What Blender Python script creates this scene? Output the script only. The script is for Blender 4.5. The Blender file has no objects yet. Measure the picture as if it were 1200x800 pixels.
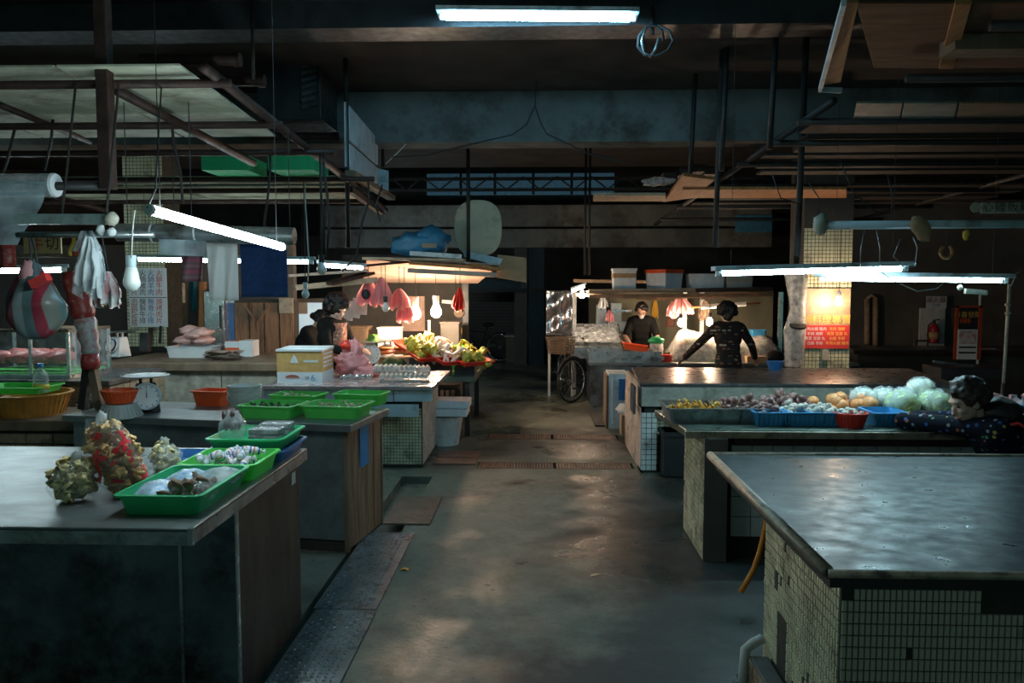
import bpy, math, random
from mathutils import Matrix, Vector, noise as mnoise
R = math.radians
S = bpy.context.scene
C = S.collection
# ------------------------------------------------------------------ camera
F, CX, CY, CAMH, HOR, VPX = 933.33, 600.0, 400.0, 1.75, 335.0, 632.0
cam = bpy.data.cameras.new('camera'); camo = bpy.data.objects.new('camera', cam); C.objects.link(camo)
cam.sensor_width = 36.0; cam.lens = 28.0; cam.clip_start = .05; cam.clip_end = 100
CROT = Matrix.Rotation(math.atan((VPX - CX) / F), 3, 'Z') @ Matrix.Rotation(R(90) - math.atan((CY - HOR) / F), 3, 'X')
camo.location = (0, 0, CAMH); camo.rotation_euler = CROT.to_euler()
S.camera = camo
# ------------------------------------------------------------------ world, exposure
S.view_settings.view_transform = 'Standard'; S.view_settings.look = 'None'
S.view_settings.exposure = 0.0; S.view_settings.gamma = 1.0; S.view_settings.use_curve_mapping = False
W = bpy.data.worlds.new('world'); S.world = W; W.use_nodes = True
W.node_tree.nodes['Background'].inputs[0].default_value = (.29, .58, .52, 1)
W.node_tree.nodes['Background'].inputs[1].default_value = .32
TUBE = 78.0
BULB = 320.0
COOL = (.74, .96, 1.0); COOL_TEAL = (.57, .91, 1.0); COOL_BLUE = (.32, .74, 1.0); WARM = (1.0, .70, .47)

# ------------------------------------------------------------------ pixel to place
def ray(px, py): return CROT @ Vector(((px - CX) / F, -(py - CY) / F, -1.0))
def gz(px, py, z):
    w = ray(px, py); return Vector((0, 0, CAMH)) + w * ((z - CAMH) / w.z)
def gy(px, py, y):
    w = ray(px, py); return Vector((0, 0, CAMH)) + w * (y / w.y)
def gx(px, py, x):
    w = ray(px, py); return Vector((0, 0, CAMH)) + w * (x / w.x)
def V(*a): return Vector(a)

# ------------------------------------------------------------------ mesh builder
class MB:
    def __init__(s): s.v = []; s.f = []
    def add(s, vs, fs):
        b = len(s.v); s.v += [tuple(p) for p in vs]; s.f += [tuple(i + b for i in f) for f in fs]; return s
    def box(s, x0, x1, y0, y1, z0, z1, m=None):
        vs = [V(x, y, z) for z in (z0, z1) for y in (y0, y1) for x in (x0, x1)]
        if m is not None: vs = [m @ p for p in vs]
        return s.add(vs, [(0, 2, 3, 1), (4, 5, 7, 6), (0, 1, 5, 4), (2, 6, 7, 3), (0, 4, 6, 2), (1, 3, 7, 5)])
    def hexa(s, pts): # 8 points: bottom ring 4 then top ring 4
        return s.add(pts, [(3, 2, 1, 0), (4, 5, 6, 7), (0, 1, 5, 4), (1, 2, 6, 5), (2, 3, 7, 6), (3, 0, 4, 7)])
    def bar(s, p0, p1, w, h, up=(0, 0, 1)):
        p0, p1 = Vector(p0), Vector(p1); d = (p1 - p0).normalized(); u = Vector(up)
        if abs(d.dot(u)) > .97: u = V(0, 1, 0)
        a = d.cross(u).normalized(); b = a.cross(d)
        a *= w / 2; b *= h / 2
        return s.hexa([p0 - a - b, p0 + a - b, p0 + a + b, p0 - a + b, p1 - a - b, p1 + a - b, p1 + a + b, p1 - a + b])
    def tube(s, pts, r, n=8, closed=False):
        pts = [Vector(p) for p in pts]; k = len(pts); rs = r if isinstance(r, (list, tuple)) else [r] * k
        d0 = (pts[1] - pts[0]).normalized(); u = V(0, 0, 1) if abs(d0.z) < .9 else V(1, 0, 0)
        a = d0.cross(u).normalized(); vs = []
        for i, p in enumerate(pts):
            if closed: d = pts[(i + 1) % k] - pts[i - 1]
            else: d = pts[min(i + 1, k - 1)] - pts[max(i - 1, 0)]
            d.normalize(); a = (a - d * a.dot(d)).normalized(); b = d.cross(a)
            for j in range(n):
                t = 2 * math.pi * j / n; vs.append(p + (a * math.cos(t) + b * math.sin(t)) * rs[i])
        fs = []
        for i in range(k if closed else k - 1):
            for j in range(n):
                i2 = (i + 1) % k; fs.append((i * n + j, i * n + (j + 1) % n, i2 * n + (j + 1) % n, i2 * n + j))
        if not closed: fs += [tuple(range(n))[::-1], tuple((k - 1) * n + j for j in range(n))]
        return s.add(vs, fs)
    def cyl(s, p0, p1, r0, r1=None, n=12): return s.tube([p0, p1], [r0, r0 if r1 is None else r1], n)
    def lathe(s, prof, n=20, c=(0, 0, 0), sx=1, sy=1, m=None):
        c = Vector(c); vs = []
        for (r, z) in prof:
            for j in range(n):
                t = 2 * math.pi * j / n; p = V(r * math.cos(t) * sx, r * math.sin(t) * sy, z)
                vs.append(c + (m @ p if m is not None else p))
        fs = [(i * n + j, i * n + (j + 1) % n, (i + 1) * n + (j + 1) % n, (i + 1) * n + j) for i in range(len(prof) - 1) for j in range(n)]
        rr_ = [q[0] for q in prof]
        if min(rr_) < .85 * max(rr_): fs += [tuple(range(n))[::-1], tuple((len(prof) - 1) * n + j for j in range(n))]
        return s.add(vs, fs)
    def blob(s, c, r, nu=14, nv=9, amp=0, seed=0, freq=2.0, m=None, flat=None):
        c = Vector(c); r = (r, r, r) if not isinstance(r, (tuple, list)) else r; vs = []
        for i in range(nv + 1):
            ph = math.pi * i / nv
            for j in range(nu):
                t = 2 * math.pi * j / nu; p = V(math.sin(ph) * math.cos(t), math.sin(ph) * math.sin(t), -math.cos(ph))
                k = 1 + amp * mnoise.noise(p * freq + V(seed * 3.7, seed * 1.3, seed * 7.1)) * 2
                q = V(p.x * r[0] * k, p.y * r[1] * k, p.z * r[2] * k)
                if flat is not None: q.z = max(q.z, flat)
                vs.append(c + (m @ q if m is not None else q))
        fs = [(i * nu + j, i * nu + (j + 1) % nu, (i + 1) * nu + (j + 1) % nu, (i + 1) * nu + j) for i in range(nv) for j in range(nu)]
        return s.add(vs, fs)
    def sheet(s, fn, nu, nv, wrap=False):
        vs = [fn(i / nu, j / nv) for j in range(nv + 1) for i in range(nu + (0 if wrap else 1))]; w = nu + (0 if wrap else 1)
        fs = [(j * w + i, j * w + (i + 1) % w, (j + 1) * w + (i + 1) % w, (j + 1) * w + i) for j in range(nv) for i in range(nu)]
        return s.add(vs, fs)
    def slab(s, pts, th, n=None): # polygon extruded by th along n (default: its normal)
        pts = [Vector(p) for p in pts]; k = len(pts)
        n = Vector(n) if n is not None else (pts[1] - pts[0]).cross(pts[2] - pts[0]).normalized()
        vs = pts + [p + n * th for p in pts]
        return s.add(vs, [tuple(range(k))[::-1], tuple(range(k, 2 * k))] + [(i, (i + 1) % k, (i + 1) % k + k, i + k) for i in range(k)])
    def xf(s, m): s.v = [tuple(m @ Vector(p)) for p in s.v]; return s
    def build(s, name, mat, parent=None, smooth=False, bevel=0, solid=0, sub=0, kind=None, bseg=2):
        me = bpy.data.meshes.new(name); o = bpy.data.objects.new(name, me); C.objects.link(o)
        if parent is not None:
            inv = INV[parent.name]; vs = [inv @ Vector(p) for p in s.v]; o.parent = parent; INV[o.name] = inv
        else:
            xs = [p[0] for p in s.v]; ys = [p[1] for p in s.v]; zs = [p[2] for p in s.v]
            c = V((min(xs) + max(xs)) / 2, (min(ys) + max(ys)) / 2, min(zs)); vs = [Vector(p) - c for p in s.v]; o.location = c
            INV[o.name] = Matrix.Translation(-c)
        me.from_pydata(vs, [], s.f); me.update()
        me.materials.append(mat if not isinstance(mat, str) else MT[mat])
        if smooth: me.polygons.foreach_set('use_smooth', [True] * len(me.polygons))
        if smooth == 'auto':
            try: me.set_sharp_from_angle(angle=R(40))
            except Exception: pass
        if solid: md = o.modifiers.new('solid', 'SOLIDIFY'); md.thickness = solid; md.offset = 0
        if sub: md = o.modifiers.new('sub', 'SUBSURF'); md.levels = sub; md.render_levels = sub
        if bevel: md = o.modifiers.new('bevel', 'BEVEL'); md.width = bevel; md.segments = bseg; md.limit_method = 'ANGLE'
        if kind: o['kind'] = kind
        return o
INV = {}
def tag(o, label, cat, group=None, kind=None):
    o['label'] = label
    if kind: o['kind'] = kind
    if cat: o['category'] = cat
    if group: o['group'] = group
    return o
def thing(name, label, cat, loc=(0, 0, 0), rz=0, group=None):
    o = bpy.data.objects.new(name, None); C.objects.link(o); o.empty_display_size = .05
    o.location = loc; o.rotation_euler = (0, 0, rz)
    INV[o.name] = (Matrix.Translation(Vector(loc)) @ Matrix.Rotation(rz, 4, 'Z')).inverted()
    return tag(o, label, cat, group)
def struct(o): o['kind'] = 'structure'; return o
KIDS = {}
def dup(root, loc, rz=0, label=None, group=None, sc=None, rot=None):
    def cp(o, par):
        c = o.copy(); C.objects.link(c); c.parent = par
        for ch in [q for q in C.objects if q.parent == o]: cp(ch, c)
        return c
    r = cp(root, None); r.location = loc; r.rotation_euler = rot if rot else (0, 0, rz)
    if sc is not None: r.scale = (sc, sc, sc) if not isinstance(sc, (tuple, list)) else sc
    if label: r['label'] = label
    if group: r['group'] = group
    return r
def place(o, loc, rz=0, sc=None, rot=None):
    o.location = loc; o.rotation_euler = rot if rot else (0, 0, rz)
    if sc is not None: o.scale = (sc, sc, sc) if not isinstance(sc, (tuple, list)) else sc
    return o
def copies(proto, spots, group=None):
    """first spot moves the prototype itself; the others are copies (loc, rz[, scale])"""
    out = []
    for i, sp in enumerate(spots):
        loc, rz = sp[0], sp[1]; sc = sp[2] if len(sp) > 2 else None; lab = sp[3] if len(sp) > 3 else None
        rot = rz if isinstance(rz, tuple) else None
        if i == 0:
            o = place(proto, loc, 0 if rot else rz, sc, rot)
            if lab: o['label'] = lab
        else: o = dup(proto, loc, 0 if rot else rz, lab, group, sc if sc is not None else 1, rot)
        if group: o['group'] = group
        out.append(o)
    return out

# ------------------------------------------------------------------ materials
MT = {}
def mat(name, col, rough=.55, metal=0, var=.25, sc=5, dirt=None, bump=0, bsc=30, spec=.5, trans=0, alpha=1, emit=None, es=0, stretch=None, rvar=.12, sss=0, coat=0, soft=0, transl=0):
    m = bpy.data.materials.new(name); m.use_nodes = True; MT[name] = m; nt = m.node_tree; N = nt.nodes; L = nt.links
    b = N['Principled BSDF']; c4 = lambda c: (c[0], c[1], c[2], 1)
    b.inputs['Roughness'].default_value = rough; b.inputs['Metallic'].default_value = metal
    b.inputs['Specular IOR Level'].default_value = spec
    if trans: b.inputs['Transmission Weight'].default_value = trans
    if alpha < 1: b.inputs['Alpha'].default_value = alpha
    if coat: b.inputs['Coat Weight'].default_value = coat; b.inputs['Coat Roughness'].default_value = .15
    if sss: b.inputs['Subsurface Weight'].default_value = sss; b.inputs['Subsurface Radius'].default_value = (.02, .015, .01)
    b.inputs['Base Color'].default_value = c4(col)
    if emit: b.inputs['Emission Color'].default_value = c4(emit); b.inputs['Emission Strength'].default_value = es
    if var or dirt or bump:
        tc = N.new('ShaderNodeTexCoord'); mp = N.new('ShaderNodeMapping'); L.new(tc.outputs['Object'], mp.inputs[0])
        if stretch: mp.inputs['Scale'].default_value = stretch
    if var:
        n = N.new('ShaderNodeTexNoise'); n.inputs['Scale'].default_value = sc; n.inputs['Detail'].default_value = 6; n.inputs['Roughness'].default_value = .65; L.new(mp.outputs[0], n.inputs['Vector'])
        rp = N.new('ShaderNodeValToRGB'); rp.color_ramp.elements[0].position = .32; rp.color_ramp.elements[1].position = .68
        rp.color_ramp.elements[0].color = c4([x * (1 - var) for x in col]); rp.color_ramp.elements[1].color = c4([min(1, x * (1 + var * .55)) for x in col])
        L.new(n.outputs['Fac'], rp.inputs[0]); out = rp.outputs[0]
        if rvar:
            mr = N.new('ShaderNodeMapRange'); mr.inputs[1].default_value = .3; mr.inputs[2].default_value = .7
            mr.inputs[3].default_value = max(.03, rough - rvar); mr.inputs[4].default_value = min(1, rough + rvar)
            n3 = N.new('ShaderNodeTexNoise'); n3.inputs['Scale'].default_value = sc * 2.3; n3.inputs['Detail'].default_value = 4; L.new(mp.outputs[0], n3.inputs['Vector'])
            L.new(n3.outputs['Fac'], mr.inputs[0]); L.new(mr.outputs[0], b.inputs['Roughness'])
        if dirt:
            dc, amt, dsc = dirt
            n2 = N.new('ShaderNodeTexNoise'); n2.inputs['Scale'].default_value = dsc; n2.inputs['Detail'].default_value = 8; n2.inputs['Roughness'].default_value = .7; L.new(mp.outputs[0], n2.inputs['Vector'])
            r2 = N.new('ShaderNodeValToRGB'); r2.color_ramp.elements[0].position = max(0, .62 - amt * .3 - soft); r2.color_ramp.elements[1].position = min(1, .78 - amt * .25 + soft)
            L.new(n2.outputs['Fac'], r2.inputs[0]); mx = N.new('ShaderNodeMix'); mx.data_type = 'RGBA'
            L.new(r2.outputs[0], mx.inputs[0]); L.new(out, mx.inputs[6]); mx.inputs[7].default_value = c4(dc); out = mx.outputs[2]
        L.new(out, b.inputs['Base Color'])
    if bump:
        nb = N.new('ShaderNodeTexNoise'); nb.inputs['Scale'].default_value = bsc; nb.inputs['Detail'].default_value = 6; L.new(mp.outputs[0], nb.inputs['Vector'])
        bp = N.new('ShaderNodeBump'); bp.inputs['Strength'].default_value = bump; bp.inputs['Distance'].default_value = .01
        L.new(nb.outputs['Fac'], bp.inputs['Height']); L.new(bp.outputs[0], b.inputs['Normal'])
    if transl:
        tl = N.new('ShaderNodeBsdfTranslucent'); tl.inputs[0].default_value = c4(col); mx2 = N.new('ShaderNodeMixShader'); mx2.inputs[0].default_value = transl
        L.new(b.outputs[0], mx2.inputs[1]); L.new(tl.outputs[0], mx2.inputs[2]); L.new(mx2.outputs[0], N['Material Output'].inputs[0])
    return m
def emat(name, col, st):
    m = bpy.data.materials.new(name); m.use_nodes = True; MT[name] = m; nt = m.node_tree; nt.nodes.remove(nt.nodes['Principled BSDF'])
    e = nt.nodes.new('ShaderNodeEmission'); e.inputs[0].default_value = (*col, 1); e.inputs[1].default_value = st
    nt.links.new(e.outputs[0], nt.nodes['Material Output'].inputs[0]); return m
def filmmat(name, col, opac=.25, rough=.15, sc=14, body=(.7, .75, .78)):
    """thin clear plastic film: see-through, glossy, milkier in the folds"""
    m = bpy.data.materials.new(name); m.use_nodes = True; MT[name] = m; nt = m.node_tree; N = nt.nodes; L = nt.links
    b = N['Principled BSDF']; b.inputs['Base Color'].default_value = (*body, 1); b.inputs['Roughness'].default_value = rough
    t = N.new('ShaderNodeBsdfTransparent'); t.inputs[0].default_value = (*col, 1)
    tc = N.new('ShaderNodeTexCoord'); n = N.new('ShaderNodeTexNoise'); n.inputs['Scale'].default_value = sc; n.inputs['Detail'].default_value = 5
    L.new(tc.outputs['Object'], n.inputs['Vector'])
    mr = N.new('ShaderNodeMapRange'); mr.inputs[1].default_value = .35; mr.inputs[2].default_value = .7; mr.inputs[3].default_value = opac * .4; mr.inputs[4].default_value = min(1, opac * 1.8)
    L.new(n.outputs['Fac'], mr.inputs[0]); mx = N.new('ShaderNodeMixShader'); L.new(mr.outputs[0], mx.inputs[0]); L.new(t.outputs[0], mx.inputs[1]); L.new(b.outputs[0], mx.inputs[2])
    bp = N.new('ShaderNodeBump'); bp.inputs['Strength'].default_value = .5; bp.inputs['Distance'].default_value = .01; L.new(n.outputs['Fac'], bp.inputs['Height']); L.new(bp.outputs[0], b.inputs['Normal'])
    L.new(mx.outputs[0], N['Material Output'].inputs[0]); return m
def stripemat(name, cols, axis='X', sc=10, rough=.6, trans=0):
    """bands of colour along one object axis"""
    m = mat(name, cols[0], rough, var=0); nt = m.node_tree; N = nt.nodes; L = nt.links; b = N['Principled BSDF']
    tc = N.new('ShaderNodeTexCoord'); sp = N.new('ShaderNodeSeparateXYZ'); L.new(tc.outputs['Object'], sp.inputs[0])
    mu = N.new('ShaderNodeMath'); mu.operation = 'MULTIPLY'; mu.inputs[1].default_value = sc; L.new(sp.outputs[axis], mu.inputs[0])
    fr = N.new('ShaderNodeMath'); fr.operation = 'FRACT'; L.new(mu.outputs[0], fr.inputs[0])
    rp = N.new('ShaderNodeValToRGB'); rp.color_ramp.interpolation = 'CONSTANT'; k = len(cols)
    while len(rp.color_ramp.elements) < k: rp.color_ramp.elements.new(.5)
    for i, c in enumerate(cols): rp.color_ramp.elements[i].position = i / k; rp.color_ramp.elements[i].color = (*c, 1)
    L.new(fr.outputs[0], rp.inputs[0]); L.new(rp.outputs[0], b.inputs['Base Color']); return m
def speckmat(name, base, cols, sc=60, size=.34, rough=.8):
    """printed cloth: dark ground with small coloured shapes"""
    m = mat(name, base, rough, var=0); nt = m.node_tree; N = nt.nodes; L = nt.links; b = N['Principled BSDF']
    tc = N.new('ShaderNodeTexCoord'); vo = N.new('ShaderNodeTexVoronoi'); vo.inputs['Scale'].default_value = sc; L.new(tc.outputs['Object'], vo.inputs['Vector'])
    sp = N.new('ShaderNodeSeparateColor'); L.new(vo.outputs['Color'], sp.inputs[0])
    rp = N.new('ShaderNodeValToRGB'); rp.color_ramp.interpolation = 'CONSTANT'; k = len(cols)
    while len(rp.color_ramp.elements) < k: rp.color_ramp.elements.new(.5)
    for i, c in enumerate(cols): rp.color_ramp.elements[i].position = i / k; rp.color_ramp.elements[i].color = (*c, 1)
    L.new(sp.outputs[0], rp.inputs[0])
    lt = N.new('ShaderNodeMath'); lt.operation = 'LESS_THAN'; lt.inputs[1].default_value = size; L.new(vo.outputs['Distance'], lt.inputs[0])
    mx = N.new('ShaderNodeMix'); mx.data_type = 'RGBA'; L.new(lt.outputs[0], mx.inputs[0]); mx.inputs[6].default_value = (*base, 1); L.new(rp.outputs[0], mx.inputs[7])
    L.new(mx.outputs[2], b.inputs['Base Color']); return m

mat('concrete', (.10, .10, .09), .6, var=.35, sc=2.5, dirt=((.04, .04, .038), .5, 1.3), bump=.4, bsc=25)
mat('beam_concrete', (.17, .18, .17), .8, var=.35, sc=1.6, dirt=((.07, .06, .05), .45, 2.2), bump=.3, bsc=8)
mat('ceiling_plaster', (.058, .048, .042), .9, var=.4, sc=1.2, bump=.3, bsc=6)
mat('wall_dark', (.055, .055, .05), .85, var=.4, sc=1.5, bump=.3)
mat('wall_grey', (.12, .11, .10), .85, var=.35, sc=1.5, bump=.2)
mat('wall_olive', (.16, .16, .11), .8, var=.25, sc=2, bump=.2)
mat('steel', (.46, .50, .52), .34, .85, var=.3, sc=4, dirt=((.16, .14, .12), .35, 5), bump=.05, bsc=60)
mat('steel_top', (.24, .27, .28), .36, .55, var=.22, sc=3, dirt=((.13, .13, .12), .3, 2.4), bump=.05, bsc=45, stretch=(1, 2.2, 1), soft=.2, rvar=.06)
mat('steel_panel_lit', (.26, .31, .33), .42, .5, var=.3, sc=2.6, dirt=((.10, .09, .07), .35, 3.2), bump=.08, bsc=40, soft=.1)  # lighter copy of the panel steel, light on it put into the colour
mat('dark_board', (.032, .024, .018), .8, var=.5, sc=5, stretch=(.4, 3, 1))
mat('blue_dark', (.012, .035, .05), .6)
mat('ply_dark', (.15, .062, .024), .75, var=.35, sc=4, stretch=(.5, 3, 1))
mat('roof_teal_lit', (.20, .24, .22), .6, var=.45, sc=7)  # teal of the lamplight on these boards put into the colour
mat('steel_bright', (.72, .76, .78), .22, .9, var=.15, sc=6, bump=.05)
mat('steel_panel', (.17, .20, .23), .38, .65, var=.45, sc=2.6, dirt=((.045, .04, .035), .55, 3.2), bump=.1, bsc=40)
mat('rust_panel', (.085, .065, .05), .5, .35, var=.4, sc=4, dirt=((.03, .025, .02), .5, 6), bump=.12, bsc=30, stretch=(1, 1, .35))
mat('rust_pipe', (.05, .026, .02), .65, .3, var=.5, sc=9, bump=.2, bsc=60)
mat('dark_pipe', (.028, .027, .026), .6, .2, var=.4, sc=9)
mat('dark_steel', (.05, .055, .06), .45, .5, var=.3, sc=6)
mat('wet_ply', (.26, .155, .09), .55, var=.4, sc=5, stretch=(3, 3, .5), dirt=((.05, .035, .025), .4, 4))
mat('worn_wood', (.20, .14, .09), .65, var=.45, sc=6, stretch=(1, 1, .3), bump=.2, bsc=40)
mat('orange_wood', (.44, .19, .065), .7, var=.35, sc=7, stretch=(3, .4, 1))
mat('pale_wood', (.42, .30, .20), .7, var=.35, sc=8, bump=.1)
mat('cardboard', (.42, .27, .15), .8, var=.2, sc=6)
mat('pink_board', (.50, .36, .29), .75, var=.3, sc=5)  # pink light over the produce stall put into the board colour
mat('white_paint', (.62, .66, .66), .5, var=.2, sc=4, dirt=((.22, .2, .17), .25, 6))
mat('blue_white', (.50, .62, .68), .5, var=.2, sc=4, dirt=((.16, .16, .15), .3, 5))
mat('canopy_panel', (.46, .47, .35), .75, var=.3, sc=2.5, dirt=((.13, .11, .07), .45, 2), stretch=(1, 2, 1))
mat('grout', (.035, .035, .028), .85, var=.3, sc=8)
mat('tile_cream', (.66, .65, .44), .28, var=.28, sc=3, dirt=((.15, .13, .09), .4, 4))
mat('tile_white', (.74, .76, .72), .22, var=.15, sc=3, dirt=((.24, .22, .18), .25, 5))
mat('tile_pink', (.66, .55, .47), .35, var=.3, sc=5, dirt=((.13, .11, .09), .35, 6))
mat('tile_brown', (.36, .27, .18), .35, var=.3, sc=7, dirt=((.12, .08, .05), .35, 6))
mat('terrazzo', (.40, .38, .31), .6, var=.3, sc=14, dirt=((.17, .15, .11), .4, 5))
mat('laminate', (.028, .062, .072), .38, 0, var=.45, sc=4, dirt=((.016, .022, .023), .4, 6), bump=.05, bsc=35, stretch=(1, 1.25, 1), soft=.1, rvar=.12, spec=.11)
mat('edge_trim', (.40, .33, .24), .45, .2, var=.4, sc=9, dirt=((.06, .05, .04), .4, 10))
mat('dark_top', (.10, .10, .10), .33, .3, var=.4, sc=4, dirt=((.04, .04, .04), .4, 3))
mat('green_lac', (.10, .13, .10), .35, .2, var=.4, sc=6)
mat('checker', (.17, .21, .225), .33, .45, var=.35, sc=5, dirt=((.07, .06, .05), .4, 6))
mat('rust_plate', (.19, .13, .10), .55, .5, var=.4, sc=6)
mat('black', (.015, .016, .017), .6, var=.2)
mat('black_gloss', (.02, .02, .022), .25, var=0)
mat('cable', (.03, .03, .032), .6, var=0)
mat('cable_white', (.55, .55, .5), .6, var=0)
mat('white_plastic', (.72, .76, .78), .4, var=.08)
mat('foam', (.70, .76, .80), .75, var=.12, sc=12, bump=.1, bsc=120)
mat('glass_clear', (.9, .95, .95), .05, trans=1.0, var=0, spec=.5)
mat('porcelain', (.72, .74, .72), .25, var=.08)
emat('tube_glow', COOL, TUBE); emat('tube_glow_teal', COOL_TEAL, TUBE); emat('tube_glow_blue', COOL_BLUE, TUBE * .9); emat('bulb_glow', WARM, BULB); emat('bulb_pale', (1, .8, .6), 2.0)
filmmat('film', (.93, .96, .97), .3); filmmat('film_clear', (.96, .98, .98), .13, .1); filmmat('film_milky', (.9, .93, .94), .62, .3); filmmat('film_sheet', (.80, .90, .93), .8, .2, 5, (.62, .80, .88))
for m_ in ('film_sheet', 'film_milky'):
    nt = MT[m_].node_tree; nt.nodes['Principled BSDF'].inputs['Transmission Weight'].default_value = 0; tl = nt.nodes.new('ShaderNodeBsdfTranslucent'); tl.inputs[0].default_value = nt.nodes['Principled BSDF'].inputs['Base Color'].default_value; mx = [n for n in nt.nodes if n.type == 'MIX_SHADER'][0]; m2 = nt.nodes.new('ShaderNodeMixShader'); m2.inputs[0].default_value = .5
    nt.links.new(nt.nodes['Principled BSDF'].outputs[0], m2.inputs[1]); nt.links.new(tl.outputs[0], m2.inputs[2]); nt.links.new(m2.outputs[0], mx.inputs[2])
# ------------------------------------------------------------------ the setting
def floor_material():
    m = bpy.data.materials.new('floor_concrete'); m.use_nodes = True; MT['floor'] = m; nt = m.node_tree; N = nt.nodes; L = nt.links; b = N['Principled BSDF']
    tc = N.new('ShaderNodeTexCoord')
    def nz(sc, det, rg=.6):
        n = N.new('ShaderNodeTexNoise'); n.inputs['Scale'].default_value = sc; n.inputs['Detail'].default_value = det; n.inputs['Roughness'].default_value = rg; L.new(tc.outputs['Object'], n.inputs['Vector']); return n.outputs['Fac']
    def ramp(src, p0, p1, c0=(0, 0, 0), c1=(1, 1, 1)):
        r = N.new('ShaderNodeValToRGB'); r.color_ramp.elements[0].position = p0; r.color_ramp.elements[1].position = p1
        r.color_ramp.elements[0].color = (*c0, 1); r.color_ramp.elements[1].color = (*c1, 1); L.new(src, r.inputs[0]); return r.outputs[0]
    def mix(f, a, bb):
        x = N.new('ShaderNodeMix'); x.data_type = 'RGBA'; L.new(f, x.inputs[0])
        for k, q in ((6, a), (7, bb)):
            if isinstance(q, tuple): x.inputs[k].default_value = (*q, 1)
            else: L.new(q, x.inputs[k])
        return x.outputs[2]
    base = ramp(nz(3.5, 12, .78), .3, .7, (.066, .082, .064), (.165, .185, .145))
    stain = ramp(nz(.8, 8, .65), .47, .6); wet = ramp(nz(1.35, 6, .55), .46, .62); grit = ramp(nz(26, 4), .62, .72)
    c = mix(stain, base, (.035, .032, .027)); c = mix(grit, c, (.045, .042, .035))
    # darker patch on the stall side of the aisle, with a ragged edge
    gp = N.new('ShaderNodeNewGeometry'); sp = N.new('ShaderNodeSeparateXYZ'); L.new(gp.outputs['Position'], sp.inputs[0])
    def mth(op, a, b_=None):
        x = N.new('ShaderNodeMath'); x.operation = op; x.use_clamp = False
        for k, q in ((0, a), (1, b_)):
            if q is None: continue
            if isinstance(q, (int, float)): x.inputs[k].default_value = q
            else: L.new(q, x.inputs[k])
        return x.outputs[0]
    ed = mth('MULTIPLY', nz(1.6, 7, .65), 1.5)
    ea = mth('ADD', mth('SUBTRACT', sp.outputs['X'], .15), mth('MULTIPLY', mth('SUBTRACT', 5.4, sp.outputs['Y']), .14)); mk = ramp(mth('ADD', mth('SUBTRACT', ea, .62), ed), .42, .72)
    lim = ramp(mth('SUBTRACT', mth('ADD', 7.05, mth('MULTIPLY', ed, .4)), sp.outputs['Y']), .1, .5); mkk = mth('MULTIPLY', mk, lim); mkk = mth('MULTIPLY', mkk, .8)
    c = mix(mkk, c, (.022, .027, .026)); crk = ramp(nz(60, 3), .60, .70); c = mix(mth('MULTIPLY', crk, .6), c, (.03, .032, .027))
    L.new(c, b.inputs['Base Color'])
    rr = N.new('ShaderNodeMapRange'); L.new(wet, rr.inputs[0]); rr.inputs[3].default_value = .62; rr.inputs[4].default_value = .26; L.new(rr.outputs[0], b.inputs['Roughness'])
    bp = N.new('ShaderNodeBump'); bp.inputs['Strength'].default_value = .5; bp.inputs['Distance'].default_value = .012; L.new(nz(9, 9, .7), bp.inputs['Height']); L.new(bp.outputs[0], b.inputs['Normal'])
floor_material()
GUT = (-1.26, -.98)   # open gutter along the stalls
def cells(xs, ys, sunk, dz, z=0):
    mb = MB(); nx, ny = len(xs) - 1, len(ys) - 1
    h = lambda i, j: (z - dz if 0 <= i < nx and 0 <= j < ny and (i, j) in sunk else z)
    for i in range(nx):
        for j in range(ny):
            q = h(i, j); mb.add([(xs[i], ys[j], q), (xs[i + 1], ys[j], q), (xs[i + 1], ys[j + 1], q), (xs[i], ys[j + 1], q)], [(0, 1, 2, 3)])
            if i + 1 < nx and h(i + 1, j) != q:
                r = h(i + 1, j); mb.add([(xs[i + 1], ys[j], q), (xs[i + 1], ys[j + 1], q), (xs[i + 1], ys[j + 1], r), (xs[i + 1], ys[j], r)], [(0, 1, 2, 3)])
            if j + 1 < ny and h(i, j + 1) != q:
                r = h(i, j + 1); mb.add([(xs[i], ys[j + 1], q), (xs[i + 1], ys[j + 1], q), (xs[i + 1], ys[j + 1], r), (xs[i], ys[j + 1], r)], [(0, 1, 2, 3)])
    mb.add([(xs[0], ys[0], z - .3), (xs[-1], ys[0], z - .3), (xs[-1], ys[-1], z - .3), (xs[0], ys[-1], z - .3)], [(3, 2, 1, 0)])
    return mb
GR1, GR2 = (7.55, 7.82), (9.02, 9.32)   # cross drains
fx = [-9, GUT[0], GUT[1], -.60, .92, 9.6]; fy = [-4, 7.2, GR1[0], GR1[1], GR2[0], GR2[1], 19.2]
floor = struct(cells(fx, fy, {(1, 0), (3, 2), (3, 4)}, .07).build('floor', 'floor'))
tag(floor, 'worn damp concrete market floor', None)
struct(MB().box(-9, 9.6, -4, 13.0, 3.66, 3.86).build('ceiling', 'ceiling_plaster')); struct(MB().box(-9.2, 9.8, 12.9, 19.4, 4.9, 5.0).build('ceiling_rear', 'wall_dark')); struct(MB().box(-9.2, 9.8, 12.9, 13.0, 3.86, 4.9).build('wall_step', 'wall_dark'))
bm = MB().box(-9, 9.6, 5.45, 5.75, 3.48, 3.66); struct(bm.build('trim_1', 'dark_steel'))
bm = MB().box(-9, 9.6, 7.95, 8.3, 3.16, 3.66); struct(bm.build('trim_2', 'beam_concrete', bevel=.01))
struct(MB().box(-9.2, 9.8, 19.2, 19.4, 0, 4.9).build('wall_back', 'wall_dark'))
struct(MB().box(-9.2, -9, 2, 19.2, 0, 4.9).build('wall_left', 'wall_dark'))
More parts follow.
